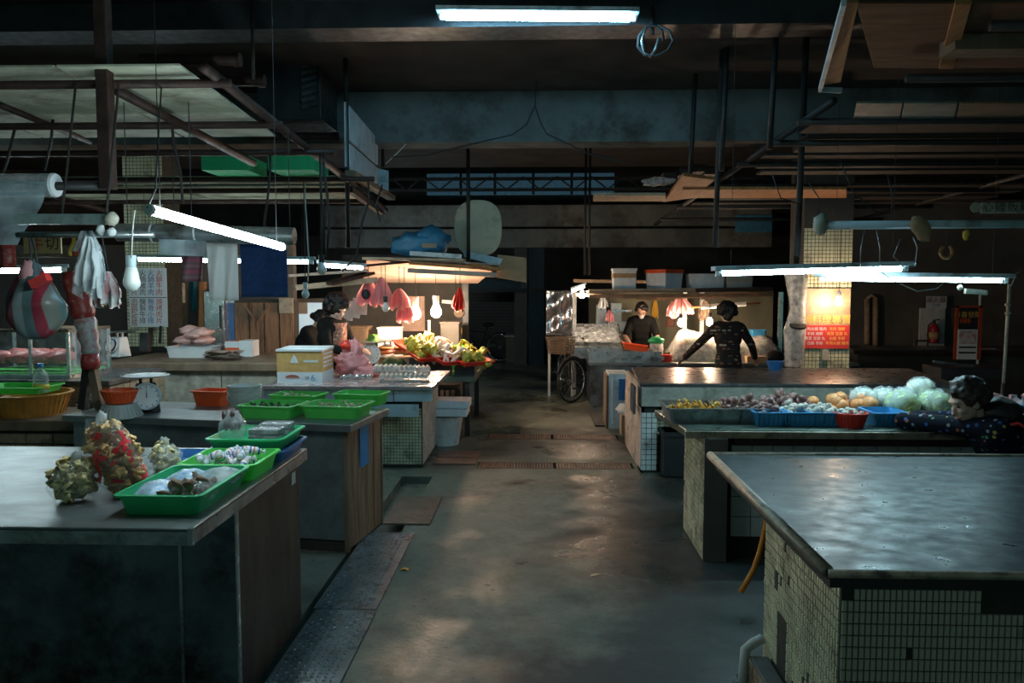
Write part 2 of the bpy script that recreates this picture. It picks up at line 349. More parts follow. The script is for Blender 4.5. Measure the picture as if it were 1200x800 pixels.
struct(MB().box(9.6, 9.8, 2, 19.2, 0, 4.9).build('wall_right', 'wall_dark'))
# wall behind the far side of the hall on the extinguisher side, with a board band
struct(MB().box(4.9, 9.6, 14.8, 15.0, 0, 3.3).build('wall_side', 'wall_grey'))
# lintel beams carried in front of the back wall
for n, (a, b_, y) in enumerate(((240, 265, 16.4), (268, 290, 16.6))):
    z1 = gy(600, a, y).z; z0 = gy(600, b_, y).z
    struct(MB().box(gy(380, a, y).x, gy(905, a, y).x, y, y + .25, z0, z1).build('trim_%d' % (4 + n), 'beam_concrete', bevel=.01))
# open steel joist with diagonal webbing below the rear ceiling
j = thing('steel_joist', 'open web steel joist crossing below the rear ceiling behind the concrete beam', 'joist', (0, 13.9, gy(600, 221, 13.9).z))
z1, z0 = gy(600, 207, 13.9).z, gy(600, 222, 13.9).z; xa, xb = -8.99, 9.59
MB().box(xa, xb, 14.17, 13.93, z1 - .03, z1).build('chord', 'dark_steel', j); MB().box(xa, xb, 14.17, 13.93, z0, z0 + .03).build('chord', 'dark_steel', j)
k = 64
for i in range(k):
    p = xa + (xb - xa) * i / k; q = xa + (xb - xa) * (i + 1) / k
    MB().bar((p, 13.9, z0 if i % 2 else z1), (q, 13.9, z1 if i % 2 else z0), .025, .025).build('web', 'dark_steel', j)
# high window strip behind the joist
mat('dusk_glass', (.10, .2, .3), .3, var=.3, sc=2, emit=(.10, .25, .36), es=.14)
w = struct(MB().box(gy(500, 203, 19.1).x, gy(720, 203, 19.1).x, 19.12, 19.2, gy(600, 228, 19.1).z, gy(600, 203, 19.1).z).build('window_1', 'dusk_glass'))
for px in (540, 580, 625, 670): MB().box(gy(px, 210, 19.1).x - .03, gy(px, 210, 19.1).x + .03, 19.08, 19.12, gy(600, 228, 19.1).z, gy(600, 203, 19.1).z).build('window_bar', 'dark_steel', w)
# roller shutter at the end of the aisle
d = thing('door_1', 'pale roller shutter at the end of the aisle', None, (gy(575, 420, 19.1).x, 19.1, 0)); d['kind'] = 'structure'
xa, xb = gy(548, 400, 19.1).x, gy(604, 400, 19.1).x
sl = None
for i in range(22):
    b_ = MB().bar((xa, 19.1, .08 + i * .075), (xb, 19.1, .08 + i * .075), .05, .066).build('slat', 'wall_grey', d)
MB().box(xa - .1, xa, 19.0, 19.2, 0, 2.3).build('door_frame', 'dark_steel', d); MB().box(xb, xb + .1, 19.0, 19.2, 0, 2.3).build('door_frame', 'dark_steel', d)
MB().box(xa, xb, 19.05, 19.2, 1.74, 2.3).build('shutter_box', 'black', d)

# ------------------------------------------------------------------ tiles
def tiles(mb, o, u, v, nu, nv, pu, pv, gap, th, keep=None, rnd=None):
    o, u, v = Vector(o), Vector(u), Vector(v); n = u.cross(v)
    for i in range(nu):
        for j_ in range(nv):
            if keep and not keep(i, j_): continue
            t = th * (1 + (random.random() - .5) * .5)
            a = o + u * (i * pu + gap / 2) + v * (j_ * pv + gap / 2); b_ = a + u * (pu - gap); c = b_ + v * (pv - gap); d_ = a + v * (pv - gap)
            e = n * t; q = .0015
            f = [a + e + (u + v) * q, b_ + e + (v - u) * q, c + e - (u + v) * q, d_ + e + (u - v) * q]
            mb.add([a, b_, c, d_] + f, [(4, 5, 6, 7), (0, 1, 5, 4), (1, 2, 6, 5), (2, 3, 7, 6), (3, 0, 4, 7)])
    return mb
def pieces(name, mb, material, parent, xforms):
    """one small mesh shared by many parts of the same parent; xforms are world matrices"""
    me = bpy.data.meshes.new(name); me.from_pydata(mb.v, [], mb.f); me.update(); me.materials.append(MT[material]); inv = INV[parent.name]
    for m in xforms:
        o = bpy.data.objects.new(name, me); C.objects.link(o); o.parent = parent; o.matrix_local = inv @ m
def frame_m(o, u, v):
    u, v = Vector(u), Vector(v); n = u.cross(v); m = Matrix((u, v, n)).transposed().to_4x4(); m.translation = Vector(o); return m
def tile_mb(w, h, t, q=.0015): return MB().add([(0, 0, 0), (w, 0, 0), (w, h, 0), (0, h, 0), (q, q, t), (w - q, q, t), (w - q, h - q, t), (q, h - q, t)], [(4, 5, 6, 7), (0, 1, 5, 4), (1, 2, 6, 5), (2, 3, 7, 6), (3, 0, 4, 7)])
random.seed(4)
# ------------------------------------------------------------------ counters beside the gutter
LZ = .90
a = gz(231, 619.5, LZ); b_ = gz(355.5, 525, LZ); lx = (a.x + b_.x) / 2; ly0, ly1 = a.y, b_.y
c1 = thing('steel_counter', 'wide stainless steel counter carrying bags of snacks and green trays', 'counter', (-2.4, (ly0 + ly1) / 2, 0))
MB().box(-3.9, lx, ly0, ly1, LZ - .012, LZ).build('worktop', 'steel_top', c1, bevel=.004)
MB().box(-3.9, lx, ly0, ly0 + .012, LZ - .06, LZ - .012).build('front_lip', 'steel', c1)
MB().box(lx - .012, lx, ly0 + .012, ly1, LZ - .06, LZ - .012).build('side_lip', 'steel', c1)
MB().box(lx - .014, lx + .004, ly0 - .004, ly0 + .014, LZ - .06, LZ + .002).build('corner_cap', 'steel_bright', c1)
bx, by0 = lx - .035, 3.19
MB().box(-3.9, bx - .004, by0 + .01, ly1 - .05, .0, LZ - .012).build('body', 'rust_panel', c1)
sx = gy(213, 700, by0).x
MB().box(-3.9, sx - .006, by0, by0 + .01, .02, LZ - .05).build('front_panel', 'steel_panel', c1)
MB().box(sx + .006, bx, by0, by0 + .01, .02, LZ - .05).build('front_panel', 'steel_panel', c1)
MB().box(sx - .007, sx + .007, by0 - .006, by0 + .004, .02, LZ - .05).build('seam_strip', 'steel', c1)
MB().box(bx - .002, bx + .006, by0 - .004, by0 + .02, .0, LZ - .05).build('corner_strip', 'steel_bright', c1)
MB().box(bx - .004, bx + .004, by0 + .02, ly1 - .05, .0, LZ - .05).build('side_panel', 'rust_panel', c1)
p = gx(344, 560, bx + .006); MB().box(bx + .004, bx + .007, p.y - .03, p.y + .03, p.z - .03, p.z + .03).build('sticker', 'white_paint', c1)

# wooden-sided counter, turned a little
LZ2 = .86; A = gz(411, 498, LZ2)
M2 = Matrix.Translation((A.x, A.y, 0)) @ Matrix.Rotation(R(-9), 4, 'Z')   # local: +x to the aisle, +y away; corner at origin
c2 = thing('wood_end_counter', 'market counter with steel top and worn wooden end panel bearing a blue paper', 'counter', (A.x, A.y, 0))
L2, D2 = 2.12, .72
MB().box(-L2, 0, 0, D2, LZ2 - .05, LZ2).xf(M2).build('worktop', 'steel_top', c2, bevel=.006)
MB().box(-L2 + .04, -.06, .07, D2 - .04, 0, LZ2 - .05).xf(M2).build('body', 'grout', c2)
MB().box(-L2 + .04, -.075, .06, .072, .08, LZ2 - .055).xf(M2).build('front_panel', 'steel_panel_lit', c2)
MB().box(-.075, -.045, .05, .085, 0, LZ2 - .05).xf(M2).build('corner_post', 'worn_wood', c2, bevel=.004)
for i in range(4):
    y0 = .09 + i * .145; MB().box(-.062, -.05 + .002 * (i % 2), y0, y0 + .141, .02, LZ2 - .052).xf(M2).build('plank', 'wet_ply', c2, bevel=.002)
MB().box(-.075, -.043, .672, .70, 0, LZ2 - .05).xf(M2).build('corner_post', 'worn_wood', c2, bevel=.004)
mat('blue_paper', (.03, .22, .50), .7, var=.2)
MB().box(-.046, -.042, .26, .42, .52, .80).xf(M2).build('blue_paper', 'blue_paper', c2)
def on2(x, y, z=0): return M2 @ V(x, y, LZ2 + z)

# egg counter
EZ = .81; A = gz(511, 453, EZ); B = gz(525, 434, EZ); ex, ey0, ey1 = (A.x + B.x) / 2, A.y, B.y; exl = gz(318, 448, EZ).x
c3 = thing('egg_counter', 'pink-lit counter with white panel front and mosaic tile base holding egg boxes', 'counter', ((ex + exl) / 2, (ey0 + ey1) / 2, 0))
mat('pink_top', (.42, .36, .36), .25, .3, var=.2, sc=3)  # pink of the light on this counter put into the top colour
MB().box(exl, ex, ey0, ey1, EZ - .035, EZ).build('worktop', 'pink_top', c3, bevel=.004)
bx3 = gz(496, 547, 0).x
MB().box(exl + .05, bx3, ey0 + .18, ey1 - .06, 0, EZ - .035).build('body', 'grout', c3)
yf = ey0 + .04
for (x0, x1, y0, y1) in ((306, 461, 455, 471), (461, 511, 456, 471), (405, 491, 473, 489), (306, 403, 473, 489)):
    p, q = gy(x0, y0, yf), gy(x1, y1, yf); MB().box(p.x + .004, min(q.x, ex - .01) - .004, yf, yf + .02, q.z + .003, p.z - .003).build('white_panel', 'blue_white', c3, bevel=.003)
for (x0, x1) in ((318, 368), (372, 421), (425, 475)):
    p, q = gy(x0, 452, yf - .02), gy(x1, 456, yf - .02); MB().box(p.x, q.x, yf - .02, yf, q.z, min(p.z, EZ - .04)).build('ledge_strip', 'white_paint', c3)
mb = MB(); tiles(mb, (bx3 - 1.35, ey0 + .18, .03), (1, 0, 0), (0, 0, 1), 44, 18, .0305, .0305, .004, .004); t_ = mb.build('mosaic_front', 'tile_cream', c3, kind='stuff')
mb = MB(); tiles(mb, (bx3, ey0 + .18, .03), (0, 1, 0), (0, 0, 1), 38, 24, .0305, .0305, .004, .004); mb.build('mosaic_side', 'tile_pink', c3, kind='stuff')

# butcher counter further along the wall
BZ = .96; by = gz(220, 425, BZ).y; bxa, bxb = gz(112, 425, BZ).x, gz(333, 425, BZ).x
c4 = thing('butcher_counter', 'long chopping counter with wooden top and grey slab front below the price board', 'counter', ((bxa + bxb) / 2, by + .6, 0))
MB().box(bxa, bxb, by, by + 1.25, BZ - .09, BZ).build('worktop', 'worn_wood', c4, bevel=.012)
for i in range(3):
    x0 = bxa + .06 + (bxb - bxa - .12) * i / 3; MB().box(x0 + .006, x0 + (bxb - bxa - .12) / 3 - .006, by + .05, by + .09, .05, BZ - .09).build('front_slab', 'steel_panel' if i == 0 else 'terrazzo', c4, bevel=.004)
MB().box(bxa + .06, bxb - .06, by + .09, by + 1.2, 0, BZ - .09).build('body', 'grout', c4)

# tiled bench under the meat case
q0 = gy(0, 470, 6.6)
c5 = thing('tiled_bench', 'low bench faced with brown square tiles under the meat case', 'bench', (-4.6, 6.9, 0))
MB().box(-6.2, -3.66, 6.62, 7.6, 0, .90).build('body', 'grout', c5)
MB().box(-6.2, -3.64, 6.58, 7.62, .90, .95).build('worktop', 'dark_top', c5, bevel=.01)
tm = tile_mb(.106, .106, .008)
pieces('tile', tm, 'tile_brown', c5, [frame_m((-6.18 + .11 * i, 6.62, .02 + .11 * k_), (1, 0, 0), (0, 0, 1)) for i in range(23) for k_ in range(8)])
pieces('tile', tm, 'tile_brown', c5, [frame_m((-3.66, 6.62 + .11 * i, .02 + .11 * k_), (0, 1, 0), (0, 0, 1)) for i in range(9) for k_ in range(8)])
c6 = thing('ledge_shelf', 'dark low ledge with brick edge holding the orange basket', 'ledge', (-4.5, 6.1, 0))
MB().box(-6.2, -3.35, 5.8, 6.5, .66, .74).build('worktop', 'worn_wood', c6, bevel=.01)
MB().box(-6.1, -3.4, 5.9, 6.45, 0, .66).build('body', 'grout', c6)
pieces('brick', MB().box(0, .2, -.03, 0, 0, .075), 'tile_brown', c6, [Matrix.Translation((-6.1 + .21 * i + (.1 if k_ % 2 else 0), 5.9, .30 + .085 * k_)) for i in range(12) for k_ in range(4)])

# ------------------------------------------------------------------ counters across the aisle
RZ = .875; A = gz(957, 668, RZ); B = gz(835, 531, RZ); rx = (A.x + B.x) / 2; ry0, ry1 = A.y, B.y
r1 = thing('tiled_counter', 'broad blue-grey topped counter on small rectangular mosaic tiles', 'counter', (2.2, (ry0 + ry1) / 2, 0))
MB().box(rx + .01, 3.6, ry0 + .01, ry1 - .01, RZ - .03, RZ - .002).build('worktop', 'laminate', r1)
MB().tube([(rx + .012, ry0 + .02, RZ - .008), (rx + .012, ry1 - .01, RZ - .008)], .021, 10).build('edge_trim', 'edge_trim', r1, smooth=True)
MB().tube([(rx + .012, ry0 + .005, RZ - .012), (3.6, ry0 + .005, RZ - .012)], .014, 8).build('edge_trim', 'edge_trim', r1, smooth=True)
MB().tube([(rx + .012, ry1 - .01, RZ - .003), (3.6, ry1 - .01, RZ - .003)], .013, 8).build('edge_trim', 'edge_trim', r1, smooth=True)
MB().box(rx + .03, 3.55, ry0 + .04, ry1 - .06, RZ - .07, RZ - .03).build('underframe', 'black', r1)
tx, ty0, ty1 = .985, gx(985, 700, .985).y, gx(896, 650, .985).y
MB().box(tx + .005, 3.55, ty0 + .005, ty1, 0, RZ - .07).build('body', 'grout', r1)
PU, PV = .0195, .0392; nr = 20; z00 = .02
hole = lambda i, j_: (4 < i < 20 and j_ < 4) or (i in (6, 7) and 12 <= j_ <= 13) or (8 <= i <= 12 and 4 <= j_ <= 9) or random.random() < .012
mb = MB(); tiles(mb, (tx + .005, ty1, z00), (0, -1, 0), (0, 0, 1), int((ty1 - ty0) / PU / 1.25), nr, PU * 1.25, PV, .0055, .004, lambda i, j_: not hole(i, j_)); mb.build('mosaic_end', 'tile_cream', r1, kind='stuff')
vis = lambda i, j_: i < 29 and 9 <= j_ <= 18
miss = lambda i, j_: (i > 22 and j_ > 17 - (32 - i) * .1) or (j_ == 18 and i in (0, 1)) or random.random() < .006
mb = MB(); tiles(mb, (tx + .005, ty0 + .005, z00), (1, 0, 0), (0, 0, 1), 128, nr, PU, PV, .0032, .004, lambda i, j_: not vis(i, j_) and not miss(i, j_)); mb.build('mosaic_front', 'tile_pink', r1, kind='stuff')
pieces('tile', tile_mb(PU - .0032, PV - .0032, .0042), 'tile_pink', r1, [frame_m((tx + .005 + PU * i + .0016, ty0 + .005, z00 + PV * j_ + .0016), (1, 0, 0), (0, 0, 1)) for i in range(29) for j_ in range(9, 19) if not miss(i, j_)])
# low tiled step at its foot
st = thing('tiled_step', 'low tile-edged concrete step at the foot of the mosaic counter', 'step', (.9, 3.0, 0))
MB().box(.90, tx + .0005, 2.3, 3.35, 0, .17).build('body', 'concrete', st, bevel=.012)
mb = MB(); tiles(mb, (.90, 3.34, .01), (0, -1, 0), (0, 0, 1), 52, 4, PU, PV, .0032, .004); mb.build('mosaic_edge', 'tile_brown', st, kind='stuff')

# counter 2 : tray counter
TZ = .84; A = gz(803, 502, TZ); B = gz(768, 481, TZ); y0t, y1t = 5.05, 5.85
r2 = thing('tray_counter', 'green-black topped tile counter lined with trays of vegetables', 'counter', (2.2, 5.4, 0))
MB().slab([(A.x, y0t, TZ - .05), (4.2, y0t, TZ - .05), (4.2, y1t, TZ - .05), (B.x, y1t, TZ - .05)], .05, (0, 0, 1)).build('worktop', 'green_lac', r2, bevel=.006)
MB().bar((A.x - .01, y0t - .012, TZ - .03), (4.2, y0t - .012, TZ - .03), .03, .045).build('edge_board', 'edge_trim', r2, bevel=.004)
MB().bar((A.x + .3, y0t + .02, TZ - .075), (4.2, y0t + .02, TZ - .075), .05, .05).build('under_rail', 'rust_pipe', r2)
MB().box(1.045, 1.19, 5.0, 5.68, 0, TZ - .05).build('end_wall', 'wall_grey', r2)
mb = MB(); tiles(mb, (1.045, 5.68, .01), (0, -1, 0), (0, 0, 1), 17, 20, .04, .039, .0055, .004, lambda i, j_: random.random() > .01); mb.build('mosaic_end', 'tile_cream', r2, kind='stuff')
MB().box(1.19, 4.15, 5.12, 5.68, 0, TZ - .05).build('body', 'grout', r2)
tm = tile_mb(.128, .128, .008)
pieces('tile', tm, 'tile_white', r2, [frame_m((1.24 + .132 * i, 5.12, .13 + .132 * k_), (1, 0, 0), (0, 0, 1)) for i in range(22) for k_ in range(5)])

# counter 3
QZ = .85; A = gz(750, 449, QZ); B = gz(740, 430, QZ); y0q, y1q = A.y, 8.84
r3 = thing('terrazzo_counter', 'long empty counter with dark top and pale terrazzo front behind the vegetable trays', 'counter', (2.4, 8.1, 0))
MB().slab([(A.x, y0q, QZ - .03), (3.86, y0q, QZ - .03), (4.05, y1q, QZ - .03), (B.x, y1q, QZ - .03)], .03, (0, 0, 1)).build('worktop', 'dark_top', r3, bevel=.004)
MB().box(A.x + .02, 3.84, y0q + .015, y0q + .09, QZ - .22, QZ - .03).build('front_slab', 'terrazzo', r3, bevel=.004)
MB().box(A.x + .05, 3.8, y0q + .3, y1q - .05, 0, QZ - .03).build('body', 'grout', r3)
MB().box(A.x + .02, A.x + .05, y0q + .05, y1q - .05, 0, QZ - .03).build('end_slab', 'tile_pink', r3)
mb = MB(); tiles(mb, (A.x + .02, y1q - .06, .03), (0, -1, 0), (0, 0, 1), 40, 17, .034, .034, .004, .004); mb.build('mosaic_end', 'tile_pink', r3, kind='stuff')
MB().box(A.x + .02, A.x + .17, y0q + .05, y0q + .3, 0, QZ - .22).build('leg_wall', 'grout', r3)
mb = MB(); tiles(mb, (A.x + .02, y0q + .05, .02), (1, 0, 0), (0, 0, 1), 3, 11, .05, .05, .005, .004); mb.build('mosaic_leg', 'tile_white', r3, kind='stuff')
mb = MB(); tiles(mb, (A.x + .18, y0q + .3, .02), (1, 0, 0), (0, 0, 1), 20, 11, .05, .05, .005, .004); mb.build('mosaic_front', 'tile_cream', r3, kind='stuff')
MB().box(A.x - .05, A.x - .03, y0q + .06, y0q + .35, QZ - .30, QZ - .04).build('side_flap', 'steel_panel', r3)

# stall counter 4 at the bicycle
SZ = .64; y4 = gz(760, 425, SZ).y; x4 = gz(690, 425, SZ).x
r4 = thing('steel_stall_counter', 'low steel stall counter beside the parked bicycle', 'counter', (2.2, y4 + .6, 0))
MB().box(x4, 4.6, y4, y4 + 1.3, SZ - .04, SZ).build('worktop', 'steel_top', r4, bevel=.004)
MB().box(x4 + .03, 4.5, y4 + .04, y4 + 1.2, 0, SZ - .04).build('body', 'steel_panel', r4)
p = gy(775, 418, y4 + .05)
for (a0, a1, b0, b1) in ((x4, p.x, y4 + .02, y4 + .04), (x4, p.x, y4 + .5, y4 + .52), (x4, x4 + .02, y4 + .04, y4 + .5), (p.x - .02, p.x, y4 + .04, y4 + .5)):
    MB().box(a0, a1, b0, b1, SZ, SZ + .16).build('basin_wall', 'steel', r4)

# counters at the far end
q = thing('far_counter', 'small cream tiled counter at the far end of the aisle by the shutter', 'counter', (gz(610, 425, 0).x, 18, 0))
xa, xb = gz(593, 425, 0).x, gz(629, 425, 0).x; yb = gz(610, 425, 0).y
MB().box(xa, xb, yb, yb + .8, 0, .58).build('body', 'wall_olive', q); MB().box(xa - .04, xb + .04, yb - .03, yb + .83, .58, .63).build('worktop', 'terrazzo', q, bevel=.01)

# ------------------------------------------------------------------ lamps
lerp = lambda a, b, t: a + (b - a) * t
RA, RB = gx(238, 78, -1.65), gx(452, 246, -1.65)
zr = lambda y: lerp(RA.z, RB.z, (y - RA.y) / (RB.y - RA.y))
def tube_lamp(p0, p1, label, group=None, r=.016, twin=False, house=True, up=.035, glow='tube_glow', hw=.05, hangto=None):
    p0, p1 = Vector(p0), Vector(p1); d_ = (p1 - p0).normalized()
    t = thing('fluorescent_lamp', label, 'lamp', (p0 + p1) / 2, 0, group)
    MB().cyl(p0, p1, r, n=12).build('tube', glow, t, smooth=True)
    for e, s_ in ((p0, -1), (p1, 1)): MB().cyl(e, e + d_ * .02 * s_, r * 1.08, n=10).build('end_cap', 'white_plastic', t, smooth='auto')
    if house:
        u = V(0, 0, up); MB().bar(p0 - d_ * .06 + u, p1 + d_ * .06 + u, hw, .03).build('batten', 'blue_white', t, bevel=.004)
        for e in (p0 - d_ * .03, p1 + d_ * .03): MB().bar(e - u * .5, e + u, .03, .024, d_).build('holder', 'white_plastic', t)
    if twin:
        s_ = V(0, -.055, -.02); MB().cyl(p0 + s_, p1 + s_, r, n=12).build('tube', glow, t, smooth=True)
    for e in (p0 + d_ * .06, p1 - d_ * .06):
        top = 3.66 if hangto is None else hangto(e)
        MB().cyl(e + V(0, 0, r * .8), V(e.x, e.y, top), .0018, n=5).build('hanging_wire', 'cable', t)
    return t
Z = gy(630, 20, 5.25)
tube_lamp(gy(523, 20, 5.25), gy(737, 22, 5.25), 'twin tube fluorescent lamp fixed under the ceiling beam', twin=True, hw=.16, r=.017, glow='tube_glow_blue')
tube_lamp(gy(177, 246, 2.95), gy(330, 289, 4.1), 'slanting bare fluorescent tube hung above the snack bags', r=.019, house=False)
tube_lamp(gy(163, 304, 7.2), gy(362, 307, 7.2), 'level fluorescent tube behind the hanging towels', r=.016, hangto=lambda e: zr(7.2) - .03)
tube_lamp(gy(378, 311, 7.3), gy(424, 314, 7.9), 'short-looking fluorescent tube beside the bare pale bulb', r=.016, glow='tube_glow')
tube_lamp(gy(-45, 318, 6.9), gy(72, 316, 7.1), 'fluorescent tube glowing above the meat case', r=.022, hangto=lambda e: zr(7.0) + .02)
tube_lamp(gy(846, 320.5, 5.45), gy(1056, 315, 5.45), 'fluorescent tube with plain batten above the onion trays', r=.015, glow='tube_glow_teal', hw=.15)  # wide battens on this lamp and the next block light going up
tube_lamp(gy(968, 327, 5.7), gy(1173, 329, 5.7), 'fluorescent tube wound with wire above the cabbages', r=.012, glow='tube_glow_teal', hw=.15)
tube_lamp(V(-3.3, 14.6, 2.15), V(-1.9, 14.6, 2.15), 'added unseen fluorescent tube behind the produce stall roof lighting the rear passage', r=.016, hangto=lambda e: 4.9)  # unseen lamp added to brighten the far passage
# ------------------------------------------------------------------ pipe canopy over the steel counters
fr = thing('pipe_canopy', 'rusty pipe canopy frame hung from the ceiling above the steel counters', 'canopy frame', (-3, 6, 2.6))
MB().cyl(RA, RB, .028, n=10).build('rail', 'rust_pipe', fr, smooth=True)
MB().cyl((-4.7, RA.y, RA.z), (-4.7, RB.y, RB.z), .028, n=10).build('rail', 'rust_pipe', fr, smooth=True)
for y in (4.1, 4.92, 5.67, 6.68, 7.2, 7.8):
    MB().cyl((-4.9, y, zr(y) - .03), ({5.67: -1.45, 6.68: -1.38}.get(y, -1.58), y, zr(y) - .03), .023, n=8).build('cross_pipe', 'rust_pipe', fr, smooth=True)
MB().cyl(gy(137, 106, 4.2), gy(297, 191, 5.8), .028, n=8).build('brace', 'rust_pipe', fr, smooth=True)
MB().cyl(gy(0, 123, 4.5), gy(105, 166, 5.5), .02, n=8).build('brace', 'rust_pipe', fr, smooth=True)
p = gy(127, 222, 4.05); MB().box(p.x - .033, p.x + .033, p.y - .033, p.y + .033, p.z, 3.66).build('post', 'rust_pipe', fr, bevel=.006)
for px, py, y in ((297, 92, 5.2), (408, 290, 6.8), (449, 196, 8.35)):
    p = gy(px, py, y); MB().cyl(p, (p.x, p.y, 3.66), .02 if px > 300 else .012, n=8).build('hanger', 'dark_pipe', fr, smooth=True)
MB().cyl((-4.7, 5, zr(5)), (-4.7, 5, 3.66), .02).build('hanger', 'dark_pipe', fr)
k = 0
def board(pts, th, name, label, cat, m_, grp=None, n=(0, 0, 1)):
    return tag(MB().slab(pts, th, n).build(name, m_, bevel=.003), label, cat, grp)
for (y0, y1, xs, lab) in ((3.98, 5.42, (-4.85, -3.4, -2.42, -1.78), 'broad dirty cream panel lying across the front of the pipe canopy'),
                          (6.83, 7.16, (-4.8, -3.1, -1.72), 'narrow cream strip panel lying mid way on the pipe canopy'),
                          (7.28, 8.2, (-4.8, -3.3, -1.75), 'cream panel at the rear of the pipe canopy')):
    for i in range(len(xs) - 1):
        o = MB().slab([(xs[i] + .008, y0, zr(y0) + .02), (xs[i + 1] - .008, y0, zr(y0) + .02), (xs[i + 1] - .008, y1, zr(y1) + .02), (xs[i] + .008, y1, zr(y1) + .02)], .012, (0, 0, 1)).build('canopy_panel', 'canopy_panel', bevel=.002)
        tag(o, lab + (' over the thick post', ' beside the diagonal brace', ' against the aisle rail')[i + (1 if len(xs) == 3 else 0)], 'panel', 'panels on the pipe canopy')
# white side boards between the hangers
sb = thing('side_board', 'blue-white boarded box hanging at the aisle edge of the pipe canopy', 'board', (-1.62, 7.5, 2.6))
for (a0, a1, b0, b1) in (((410, 124), (443, 163), (443, 193), (410, 164)), ((410, 168), (443, 197), (443, 215), (410, 198))):
    q = [gx(*t, -1.63) for t in (a0, a1, b0, b1)]; MB().slab(q, .02, (-1, 0, 0)).build('plank', 'blue_white', sb, bevel=.003)
q = [gy(x, y, 8.3) for x, y in ((443, 197), (455, 200), (455, 228), (443, 220))]; MB().slab(q, .02, (0, 1, 0)).build('end_board', 'blue_white', sb)
MB().bar(gx(410, 203, -1.6), gx(459, 232, -1.6), .09, .05).build('sill', 'worn_wood', sb, bevel=.004)
MB().bar(gx(410, 222, -1.62), gx(447, 249, -1.62), .05, .05).build('sill', 'rust_pipe', sb)
q = gx(405, 120, -1.64); MB().box(q.x - .01, q.x + .01, q.y - .02, q.y + .02, gx(405, 195, -1.64).z, q.z).build('end_strip', 'white_paint', sb)
# odd pipes and crates kept on top of the canopy
for (x0, x1, py, y, lab) in ((225, 280, 70, 4.75, 'rust brown pipe stub lying above the front canopy panel'), (272, 309, 95, 5.3, 'short rusty pipe stub poking past the canopy rail'), (355, 395, 160, 7.3, 'thick rust red pipe end beside the white side board')):
    p0, p1 = gy(x0 - 60, py, y), gy(x1, py, y); o = thing('pipe_stub', lab, 'pipe', p0)
    MB().cyl(p0, p1, .034, n=10).build('pipe', 'rust_pipe', o, smooth='auto'); MB().cyl(p1 - V(.03, 0, 0), p1 + V(.008, 0, 0), .041, n=10).build('collar', 'rust_pipe', o, smooth='auto')
mat('green_plastic', (.035, .50, .20), .4, var=.12, sc=6, transl=.2); mat('green_bright', (.16, .78, .17), .4, var=.12, sc=6, transl=.3)
for (x0, x1, lab) in ((236, 290, 'green plastic crate stored on the canopy by the brace'), (314, 367, 'green plastic crate stored on the canopy near the rail')):
    y = 6.3; a_, b2 = gy(x0, 196, y), gy(x1, 183, y); a_.z = zr(6.68) - .005
    o = thing('storage_crate', lab, 'crate', (a_.x, y, a_.z))
    MB().box(a_.x, b2.x, y, y + .02, a_.z, a_.z + .12).build('front_wall', 'green_plastic', o); MB().box(a_.x, b2.x, y + .43, y + .45, a_.z, a_.z + .12).build('back_wall', 'green_plastic', o)
    MB().box(a_.x, a_.x + .02, y + .02, y + .43, a_.z, a_.z + .12).build('end_wall', 'green_plastic', o); MB().box(b2.x - .02, b2.x, y + .02, y + .43, a_.z, a_.z + .12).build('end_wall', 'green_plastic', o)
    MB().box(a_.x + .02, b2.x - .02, y + .02, y + .43, a_.z, a_.z + .015).build('floor_plate', 'green_plastic', o)
# louvred ventilation unit
y = 7.0; a_, b2 = gy(300, 140, y), gy(374, 55, y)
o = thing('ventilation_unit', 'dark louvred ventilation box hung beside the ceiling beam', 'ventilator', (a_.x, y, a_.z))
MB().box(a_.x, b2.x, y + .03, y + .6, a_.z, b2.z).build('casing', 'dark_steel', o, bevel=.01)
for i in range(9):
    z = lerp(a_.z + .1, b2.z - .05, i / 8); MB().bar((b2.x - .16, y + .01, z), (b2.x - .03, y + .01, z + .03), .02, .03).build('louvre', 'steel_panel', o)
MB().cyl((lerp(a_.x, b2.x, .5), y + .3, b2.z), (lerp(a_.x, b2.x, .5), y + .3, 3.66), .02).build('hanger', 'dark_pipe', o)
# cords that hang from the pipes
def cord(pts, r, lab, grp, m_='cable', cat='cord', up_to=None):
    pts = [Vector(q_) for q_ in pts]; hi = max(pts, key=lambda q_: q_.z)
    if up_to: pts = ([V(hi.x, hi.y, up_to(hi.y))] if hi is pts[0] else []) + pts + ([V(hi.x, hi.y, up_to(hi.y))] if hi is pts[-1] and hi is not pts[0] else [])
    return tag(MB().tube(pts, r, 5).build('hanging_rope' if cat == 'cord' else 'hung_wire', m_, smooth=True), lab, cat, grp)
for pts, y in ((((197, 104), (200, 125), (203, 165), (211, 200), (214, 238)), 4.92), (((62, 140), (60, 165), (52, 200)), 4.92), (((18, 148), (8, 190), (2, 205)), 4.92),
               (((317, 196), (314, 230), (310, 262), (312, 292)), 5.67), (((380, 200), (384, 232), (386, 262), (383, 300)), 5.67), (((376, 222), (378, 240), (380, 290)), 5.67),
               (((432, 238), (424, 262), (418, 300), (401, 318)), 6.68), (((448, 216), (440, 240), (446, 260)), 7.2)):
    cord([gy(a0, b0, y) for a0, b0 in pts], .009, 'dark cord tied to the pipe canopy and hanging down', 'cords hanging from the pipe canopy', up_to=lambda y_: max(zr(y_) - .03, 2.6))
cord([gy(173, 243, 2.93), gy(182, 222, 3.4), V(gy(192, 200, 4.1).x, 4.1, zr(4.1) - .04)], .004, 'thin dark cord tying the slanting tube to the canopy pipe', None)
cord([gy(a0, b0, 3.88) for a0, b0 in ((158, 246), (156, 262), (155, 280), (154, 302))], .004, 'pale twisted lamp cord above the large pale bulb', None, 'cable_white')
